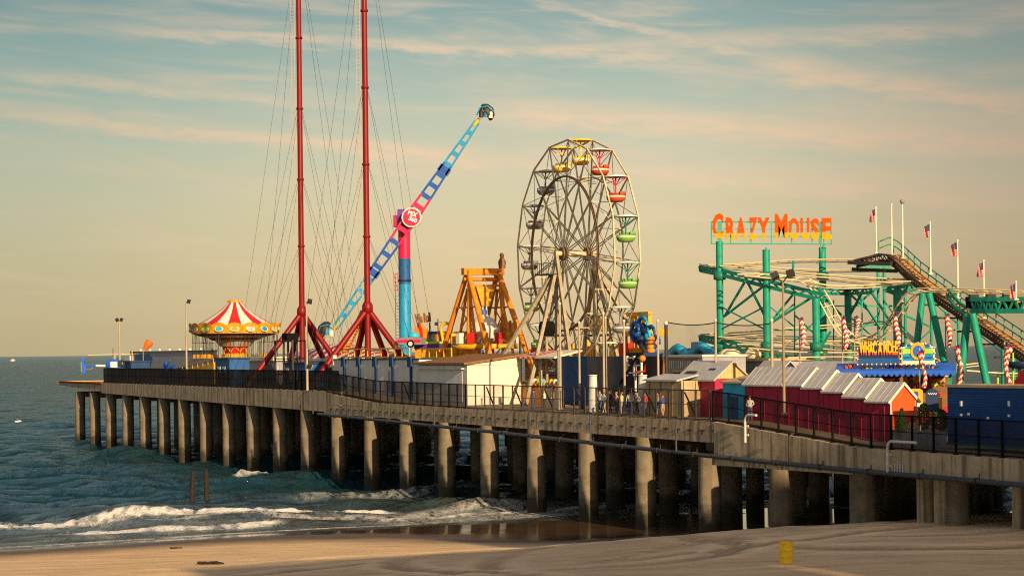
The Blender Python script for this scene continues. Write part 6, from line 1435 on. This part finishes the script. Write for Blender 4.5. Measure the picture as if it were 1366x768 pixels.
for row in range(3):
    for i in range(24):
        x = x0+.8+(x1-x0-1.6)*(i+.5*(row % 2))/24; z = b_at(1190, 499+row*6.2).z+random.uniform(-.1, .1); sc_ = random.uniform(.85, 1.25)
        o = thing('plush_prize', '', 'plush toy', k.o.matrix_basis @ Vector((x, .6+.25*row, z)), R(-14)+random.uniform(-.5, .5), 'plush prizes hanging in the mallet game booth')
        cm = pc[(i*5+row*3+i//4) % len(pc)]
        cn = {'brown_wood': 'brown', 'orange_paint': 'orange', 'gold': 'golden', 'purple': 'purple', 'lime': 'lime green', 'gondola_red': 'rust red', 'tan_wall': 'tan', 'dark_steel': 'black', 'yellow_paint': 'yellow'}[cm]
        o['label'] = '%s plush toy hanging in the %s row of the mallet game booth' % (cn, ['top', 'middle', 'bottom'][row])
        o['group'] = '%s plush toys in the %s row' % (cn, ['top', 'middle', 'bottom'][row])
        mb = MB(); mb.ball((0, 0, 0), (.2*sc_, .16*sc_, .26*sc_), 8, 6); mb.ball((0, -.03, .34*sc_), .16*sc_, 8, 6); mb.ball((.16*sc_, -.05, -.2*sc_), .09*sc_, 6, 5); mb.ball((-.16*sc_, -.05, -.2*sc_), .09*sc_, 6, 5)
        mb.ball((.11*sc_, 0, .48*sc_), .06*sc_, 6, 4); mb.ball((-.11*sc_, 0, .48*sc_), .06*sc_, 6, 4); mb.build('plush', [M[cm]], o)
# sign boards
def board(px0, px1, pytop, pypk, pyb, mat, edge, lab):
    a, b_ = b_at(px0, pyb), b_at(px1, pyb); zt, zp, z0 = b_at(px0, pytop).z, b_at((px0+px1)/2, pypk).z, a.z; w = b_.x-a.x
    poly = [(0, 0), (w, 0), (w, zt-z0), (w*.72, zp-z0-.05), (w*.5, zp-z0), (w*.28, zp-z0-.05), (0, zt-z0)]
    mb = MB(); mb.prism(poly, (a.x, .1, z0), (1, 0, 0), (0, 0, 1), .25); bd = k.part(mb, 'sign_board', edge)
    mb = MB(); ins = [(w/2+(p[0]-w/2)*.92, .09+(p[1])*.86) for p in poly]; mb.prism(ins, (a.x, -.16, z0), (1, 0, 0), (0, 0, 1), .03); k.part(mb, 'sign_face', mat, bd)
    mb = MB()
    for p, q in zip(poly, poly[1:]+poly[:1]):
        L_ = math.hypot(q[0]-p[0], q[1]-p[1]); nn = max(1, int(L_/.3))
        for i in range(nn): mb.ball((a.x+p[0]+(q[0]-p[0])*i/nn, -.2, z0+p[1]+(q[1]-p[1])*i/nn), .065, 6, 4)
    k.part(mb, 'bulbs', 'cream_paint', bd); return a, w, z0, bd
a, w, z0, bd = board(1143.5, 1201, 465, 459.5, 486, 'navy', 'brown_wood', '')
mb = MB(); mb.bx(a.x+.05, a.x+w-.05, -.2, -.165, z0+.05, z0+.42); k.part(mb, 'sign_skirt', 'blue_paint', bd)
tm = two_tone('mole_letters', (.85, .42, .02), (.62, .09, .02), k.z0+b_at(1170, 470).z)
tx = text('WHAC A MOLE', bd, Vector((a.x+w/2, -.24, z0+.45)), 1.0, w*.9, tm, .06, (math.pi/2, 0, 0), 'lettering', .045)
a, w, z0, bd = board(1203, 1247.5, 463.5, 457, 486, 'cyan', 'cream_paint', '')
cx, cz = a.x+w*.5, z0+.92; yb = -.2
def flat(poly, mat, dy=0.0, nm='sign_shape'): mb = MB(); mb.prism(poly, (0, yb-dy, 0), (1, 0, 0), (0, 0, 1), .03); k.part(mb, nm, mat, bd)
flat([(cx-1.05, cz-.2), (cx-.4, cz-.14), (cx-.4, cz+.14), (cx-1.05, cz+.2)], 'lime'); flat([(cx+.4, cz-.14), (cx+1.0, cz-.2), (cx+1.0, cz+.2), (cx+.4, cz+.14)], 'lime')
flat([(cx+.52*math.cos(q), cz+.62*math.sin(q)) for q in np.linspace(0, 2*math.pi, 25)[:-1]], 'yellow_paint', .035); flat([(cx+.33*math.cos(q), cz+.40*math.sin(q)) for q in np.linspace(0, 2*math.pi, 25)[:-1]], 'bright_blue', .07)
for dx, dz in ((-.75, .42), (.72, .42), (-.75, -.42), (.75, -.45)): flat([(cx+dx+.28*math.cos(q), cz+dz+.07*math.sin(q)) for q in np.linspace(0, 2*math.pi, 13)[:-1]], 'blue_paint')
mb = MB(); mb.bx(a.x+.1, a.x+w-.1, -.2, -.165, z0+.04, z0+.24); k.part(mb, 'sign_skirt', 'cream_paint', bd)
for px in (1150, 1196, 1210, 1242):
    mb = MB(); x = b_at(px, 486).x; mb.bx(x-.06, x+.06, .12, .24, za-.5, b_at(px, 486).z+.0); k.part(mb, 'sign_strut', 'dark_steel')
# small things by the orange gable
k = Ride('sign', 'yellow sign with a purple pendant shape and a white strip, right of the orange gable', 'sign', 1222, 4.5, rot=R(-8), py=545)
a, b_ = k.y(1213, 537), k.y(1231, 518); mb = MB(); w, hh = b_.x-a.x, b_.z-a.z
mb.prism([(0.05, 0), (w-.05, 0), (w, .1), (w-.02, hh-.12), (w-.2, hh), (.2, hh), (.02, hh-.12), (0, .1)], (a.x, 0, a.z), (1, 0, 0), (0, 0, 1), .08); bd = k.part(mb, 'board', 'yellow_paint')
mb = MB(); mb.prism([(w*.5, .08), (w*.68, hh*.62), (w*.62, hh*.8), (w*.38, hh*.8), (w*.32, hh*.62)], (a.x, -.1, a.z), (1, 0, 0), (0, 0, 1), .03); k.part(mb, 'pendant', 'purple', bd)
mb = MB(); mb.bx(a.x+.3*w, a.x+w, -.04, .06, a.z-.26, a.z-.003); k.part(mb, 'strip', 'white_paint', bd)
mb = MB(); mb.tube([(a.x+w/2, .1, 0), (a.x+w/2, .1, a.z+.2)], .06, 8); k.part(mb, 'post', 'pale_steel')
k = Ride('sign', 'dark navy round topped sign with a white scrawl, right of the yellow sign', 'sign', 1243.5, 4.0, rot=R(-8), py=550)
c = k.y(1243.5, 527); rr = .40; mb = MB(); zb = k.y(1243.5, 549).z-c.z
mb.prism([(-rr, zb), (rr, zb)]+[(rr*1.05*math.cos(q), .42*math.sin(q)) for q in np.linspace(0, math.pi, 15)], (c.x, 0, c.z), (1, 0, 0), (0, 0, 1), .12); bd = k.part(mb, 'board', 'navy')
mb = MB(); mb.tube([(c.x-.28+.56*i/16, -.14, c.z+.10+.06*math.sin(i*1.7)) for i in range(17)], .022, 5); k.part(mb, 'scrawl', 'chalk_white', bd)
mb = MB(); mb.tube([(c.x, .0, 0), (c.x, .0, c.z+zb)], .07, 8); k.part(mb, 'post', 'dark_steel')
k = Ride('bollard_post', 'slim orange post beside the person in the blue shirt', 'post', 1254.5, 3.4, py=548); mb = MB(); z1 = k.p(1254.5, 527).z; mb.tube([(0, 0, 0), (0, 0, z1)], .1, 10); k.part(mb, 'shaft', 'orange_paint'); mb = MB(); mb.ball((0, 0, z1), .13, 10, 6); k.part(mb, 'cap', 'bright_red')
def shrub(name, label, px, pyt, pyb, t, rad_, mat, cone, n=500, pot=None):
    k = Ride(name, label, 'shrub', px, t, py=pyb); zb = k.p(px, pyb).z; zb = max(.0, zb); zt = k.p(px, pyt).z; hgt = zt-zb
    mb = MB(); mb.tube([(0, 0, 0), (0, 0, zb+hgt*.6)], [.05, .02], 6); k.part(mb, 'stem', 'brown_wood'); mb = MB(); r_ = np.random.default_rng(int(px))
    for i in range(n):
        f = r_.random()**.8; prof = (1-f)*.9+.1 if cone else math.sqrt(max(.02, 1-(2*f-1)**2))
        prof *= (.8+.35*r_.random()); a = r_.random()*6.28; rr = rad_*prof*math.sqrt(r_.random()*.6+.4); c = Vector((rr*math.cos(a), rr*math.sin(a), zb+.1+f*(hgt-.1)))
        u = Vector(r_.normal(size=3)).normalized(); v = u.orthogonal().normalized(); s_ = .05+.06*r_.random()
        mb.add([c-u*s_, c+v*s_*.6, c+u*s_, c-v*s_*.6], [(0, 1, 2, 3)])
    k.part(mb, 'foliage', mat)
    if pot:
        mb = MB(); mb.lathe([(.25, 0), (.34, .45), (.36, .5), (.3, .5)], 14); k.part(mb, 'pot', pot)
    return k
shrub('cypress_shrub', 'dark cone shaped shrub in front of the orange gable', 1203, 545, 577, 1.0, .42, M['leaf_dark'], True, 900)
k = shrub('flowering_bush', 'round bush with a ball of yellow green blooms below the navy sign', 1233, 538, 575, 2.2, .45, M['leaf_mid'], False, 700, 'dark_steel')
mb = MB()
for i in range(14): mb.ball((random.uniform(-.3, .3), random.uniform(-.5, -.2), random.uniform(.6, 1.0)), .06, 6, 4)
k.part(mb, 'bloom', 'lime')
shrub('leafy_bush', 'low dark green bush beside the left end of the blue container', 1254, 546, 575, 2.0, .6, M['leaf_dark'], False, 800)
k = Ride('picket_fence', 'low grey picket fence between the orange gable and the blue container', 'fence', 1190, 1.0, py=578); a, b_ = k.p(1190, 578), k.p(1262, 578); n = 30
for i in range(n): x = a.x+(b_.x-a.x)*i/n; mb = MB(); mb.bx(x, x+.12, 0, .04, 0, .95); k.part(mb, 'picket', 'grey_wall')
mb = MB(); mb.bx(a.x, b_.x, .041, .1, .7, .8); k.part(mb, 'cross_rail', 'grey_wall')
k = Ride('kiddie_ride', 'red and white boat shaped ride at the right edge above the blue container', 'ride', 1352, 8, py=505)
a = k.y(1344, 510); mb = MB(); mb.add([Vector((a.x, 0, k.y(1344, 513).z)), Vector((a.x+1.3, 0, k.y(1344, 488).z)), Vector((a.x+1.3, 0, k.y(1344, 513).z)), Vector((a.x, .5, k.y(1344, 513).z)), Vector((a.x+1.3, .5, k.y(1344, 488).z)), Vector((a.x+1.3, .5, k.y(1344, 513).z))], [(0, 2, 1), (3, 4, 5), (0, 1, 4, 3), (1, 2, 5, 4), (2, 0, 3, 5)]); k.part(mb, 'sail', 'bright_red')
mb = MB(); c = k.y(1360, 483); mb.lathe([(0, -.45), (.6, -.35), (.95, 0), (.9, .05), (.5, -.2), (0, -.28)], 16, c); k.part(mb, 'bowl', 'navy')
mb = MB(); mb.bx(a.x-1, a.x+4, .6, 2.2, 0, k.y(1344, 506).z); k.part(mb, 'hull', 'white_paint'); mb = MB(); mb.tube([(c.x, c.y, 0), (c.x, c.y, c.z-.4)], .12, 8); k.part(mb, 'stand', 'pale_steel')
mb = MB(); c = k.y(1337, 500); mb.tube([(c.x-1.1, 0, 0), (c.x-1.1, 0, c.z)], .08, 8); mb.tube([(c.x+.3, 0, 0), (c.x+.3, 0, c.z+1.4)], .06, 8); k.part(mb, 'rail_post', 'lime')

# --- people
def person(label, px, t, cloth, facing=0, pose=0, hair=(.03, .02, .015), scale=1.0, py=520, z=None):
    k = Ride('person', label, 'person', px, t, rot=facing, py=py); S_ = scale
    if z is not None: pass
    sk = (.48, .28, .19)
    J = {'pel': (0, 0, .95), 'wai': (0, 0, 1.10), 'che': (0, .01, 1.32), 'nkb': (0, .01, 1.46), 'nk': (0, -.01, 1.53), 'hd': (0, -.02, 1.63), 'top': (0, -.01, 1.74)}
    sw = [.12, .2, .02][pose]
    arm = {0: [(.19, .01, 1.42), (.25, .02, 1.15), (.24, -.08, .92), (.24, -.11, .82)], 1: [(.19, .01, 1.42), (.27, -.03, 1.17), (.20, -.25, 1.13), (.17, -.32, 1.16)], 2: [(.19, .01, 1.42), (.30, .05, 1.2), (.16, -.12, 1.05), (.08, -.17, 1.05)]}[pose]
    V, E_, Rr = [], [], []
    def v(p, r): V.append(Vector(p)*S_); Rr.append(r*S_); return len(V)-1
    def e(a, b): E_.append((a, b))
    pel = v(J['pel'], .155); wai = v(J['wai'], .135); che = v(J['che'], .165); nkb = v(J['nkb'], .085); nk = v(J['nk'], .058); hd = v(J['hd'], .10); top = v(J['top'], .075)
    for a, b in ((pel, wai), (wai, che), (che, nkb), (nkb, nk), (nk, hd), (hd, top)): e(a, b)
    nose = v((0, -.115, 1.625), .018); e(hd, nose)
    for sg in (-1, 1):
        sh = v((sg*arm[0][0], arm[0][1], arm[0][2]), .07); e(che, sh); el_ = v((sg*arm[1][0], arm[1][1], arm[1][2]), .047); e(sh, el_); wr = v((sg*arm[2][0], arm[2][1], arm[2][2]), .034); e(el_, wr); hn = v((sg*arm[3][0], arm[3][1], arm[3][2]), .036); e(wr, hn)
        d = (V[hn]-V[wr]).normalized()*S_
        for q in (-.03, -.01, .01, .03): f = v((V[hn]+d*.085)/S_+Vector((q*.6, q, 0)), .011); e(hn, f)
        th_ = v((V[hn]+d*.03)/S_+Vector((-sg*.05, -.02, 0)), .012); e(hn, th_)
        hp = v((sg*.095, 0, .90), .10); e(pel, hp); kn = v((sg*.10, -.02-sg*sw*.3, .50), .065); e(hp, kn); an = v((sg*.105, .02+sg*sw*.4, .09), .045); e(kn, an); to = v((sg*.125, -.13+sg*sw*.4, .04), .038); e(an, to)
    me = bpy.data.meshes.new('body'); me.from_pydata(V, E_, []); o = bpy.data.objects.new('body', me); COL.objects.link(o); o.parent = k.o
    md = o.modifiers.new('skin', 'SKIN'); md.use_smooth_shade = True
    if not me.skin_vertices: 
        me.skin_vertices.new() if hasattr(me.skin_vertices, 'new') else None
    try:
        for i, r_ in enumerate(Rr): me.skin_vertices[0].data[i].radius = (r_, r_)
        me.skin_vertices[0].data[0].use_root = True
    except Exception as ex: print('skin', ex)
    o.modifiers.new('sub', 'SUBSURF').levels = 1; o.modifiers['sub'].render_levels = 1
    m = bpy.data.materials.new('clothing'); m.use_nodes = True; nt = m.node_tree; L = nt.links; b = nt.nodes['Principled BSDF']; b.inputs['Roughness'].default_value = .8
    tcx = nt.nodes.new('ShaderNodeTexCoord'); sp = nt.nodes.new('ShaderNodeSeparateXYZ'); L.new(tcx.outputs['Object'], sp.inputs[0])
    rp = nt.nodes.new('ShaderNodeValToRGB'); rp.color_ramp.interpolation = 'CONSTANT'; mp = nt.nodes.new('ShaderNodeMath'); mp.operation = 'DIVIDE'; L.new(sp.outputs[2], mp.inputs[0]); mp.inputs[1].default_value = 2.0*S_; L.new(mp.outputs[0], rp.inputs[0])
    shirt, trousers, shorts = cloth
    el = rp.color_ramp.elements; el[0].position = 0; el[0].color = (.06, .05, .05, 1); el[1].position = .045; el[1].color = (*(sk if shorts else trousers), 1)
    for p_, c_ in ((.27, trousers), (.49, shirt), (.745, sk)):
        e_ = el.new(p_); e_.color = (*c_, 1)
    L.new(rp.outputs[0], b.inputs['Base Color']); me.materials.append(m)
    mb = MB(); hc = Vector((0, 0, 1.665))*S_
    mb.lathe([(.118*S_*math.cos(q), .12*S_*math.sin(q)) for q in np.linspace(-.15, 1.57, 7)], 12, hc+Vector((0, .018, .0))*S_); hm = material('hair', hair, .7); mb.build('hair', [hm], k.o)
    return k
Wt = (.70, .68, .62); Bk = (.03, .03, .035); Bl = (.05, .10, .40); Rd = (.55, .05, .05); Pk = (.65, .25, .25); Gy = (.25, .25, .27); Dn = (.06, .09, .18); Yl = (.70, .55, .25); Tn = (.45, .36, .25)
ppl = [(800, 1.7, (Gy, Dn, False), 'person in a grey top and jeans next to the short grey post'), (814, 2.6, (Bk, Bk, False), 'person all in black standing behind the wire fence'), (822, 1.9, (Pk, Dn, False), 'person in a pink top before the grey cloth screen'), (840, 1.6, (Wt, Bl, False), 'person in a white top and blue trousers right of the red parasol'),
       (847, 2.8, (Pk, Gy, True), 'person in a light pink top and grey shorts before the black cloth'), (850, 1.4, (Gy, Bk, False), 'person in a grey top and black trousers left of the tapered post'), (866, 1.7, (Wt, Dn, False), 'person in a white shirt and dark jeans right of the tapered post'), (873, 2.4, (Wt, Tn, False), 'person in white with tan trousers at the end of the black cloth'),
       (878, 1.5, (Tn, Bl, True), 'person in a tan top and blue shorts nearest the tan shed'), (712, 3.0, (Bl, Dn, False), 'person in a blue top below the big wheel, left of the dark blue screen'),
       (697, 1.6, (Rd, Dn, False), 'person in a red top behind the fence at the foot of the wheel outrigger'), (726, 1.5, (Wt, Bk, False), 'person in a white top and black trousers in front of the cream game stall'), (737, 1.9, (Yl, Dn, True), 'person in a yellow top before the cream game stall'),
       (806, 1.2, (Wt, Tn, True), 'person in a white top and tan shorts between the two close pale poles'), (829, 1.3, (Yl, Gy, False), 'person in a pale yellow top just left of the pole by the black cloth'), (860, 1.2, (Rd, Dn, False), 'person in a red top in front of the tapered metal post'),
       (884, 1.2, (Bl, Tn, True), 'person in a blue top and tan shorts at the left edge of the tan shed'), (1000, .7, (Wt, Dn, False), 'person in a white top walking by the left end of the magenta sheds')]
for i, (px, t, cl, lab) in enumerate(ppl): person(lab, px, t, cl, R(-62+random.uniform(-70, 70)), i % 3, hair=[(.03, .02, .015), (.12, .07, .03), (.3, .22, .1)][i % 3], scale=random.uniform(.94, 1.04))
person('person in a pale yellow dress top by the orange gable, holding something up', 1217, 1.9, (Yl, Wt, True), R(-40), 1, (.1, .06, .03), .98, 560)
person('person in a blue shirt standing by the left end of the blue container', 1258.5, 4.6, (Bl, Dn, False), R(170), 0, (.03, .02, .02), 1.02, 545)

# --- gull, boat
v = at_y(24, 562, 185); o = thing('seagull', 'seagull flying low over the waves at the left edge', 'bird', v, R(25))
mb = MB(); mb.tube([(-.32, 0, 0), (-.15, 0, .02), (.08, 0, .03), (.24, 0, .05), (.34, 0, .04)], [.02, .085, .09, .06, .015], 10); mb.build('body', [M['chalk_white']], o)
for sg in (-1, 1):
    mb = MB(); vs = []; N = 6
    for i in range(N+1):
        f = i/N; x = .05-.10*f*f; y = sg*.72*f; z = .10+.34*math.sin(min(f*1.7, 1.4))*.75-.20*max(0, f-.5); wch = .20*(1-f**2)+.02; vs += [(x+wch*.5, y, z), (x-wch*.5, y, z), (x-wch*.5, y, z+.015), (x+wch*.5, y, z+.015)]
    mb.add(vs, [(4*i+q, 4*i+(q+1) % 4, 4*(i+1)+(q+1) % 4, 4*(i+1)+q) for i in range(N) for q in range(4)], 0, True); mb.build('wing', [M['grey_steel']], o)
mb = MB(); mb.tube([(.33, 0, .04), (.42, 0, .02)], [.016, .004], 6); mb.build('beak', [M['yellow_paint']], o)
Yb = 5200.0; a, c = ray(17, 477.5); o = thing('fishing_boat', 'tiny white boat far out near the horizon on the left', 'boat', (a*Yb, Yb, 0), .3)
mb = MB(); mb.prism([(-6, 0), (5, 0), (7, 2.2), (-6.3, 1.8)], (0, 1.5, -.2), (1, 0, 0), (0, 0, 1), 3); mb.build('hull', [M['chalk_white']], o)
mb = MB(); mb.bx(-2, 2.5, -1.1, 1.1, 1.9, 4.6); mb.build('wheelhouse', [M['chalk_white']], o); mb = MB(); mb.beam((0, 0, 4.6), (0, 0, 9), .15); mb.build('boat_mast', [M['grey_steel']], o)
hotel(48.6, 50, 60, 20, 51.5, 'tall pale brick hotel on the boardwalk behind the viewer')
hotel(25.7, 30, 22.5, 18, 40.5, 'lower pale brick hotel on the boardwalk behind the viewer')
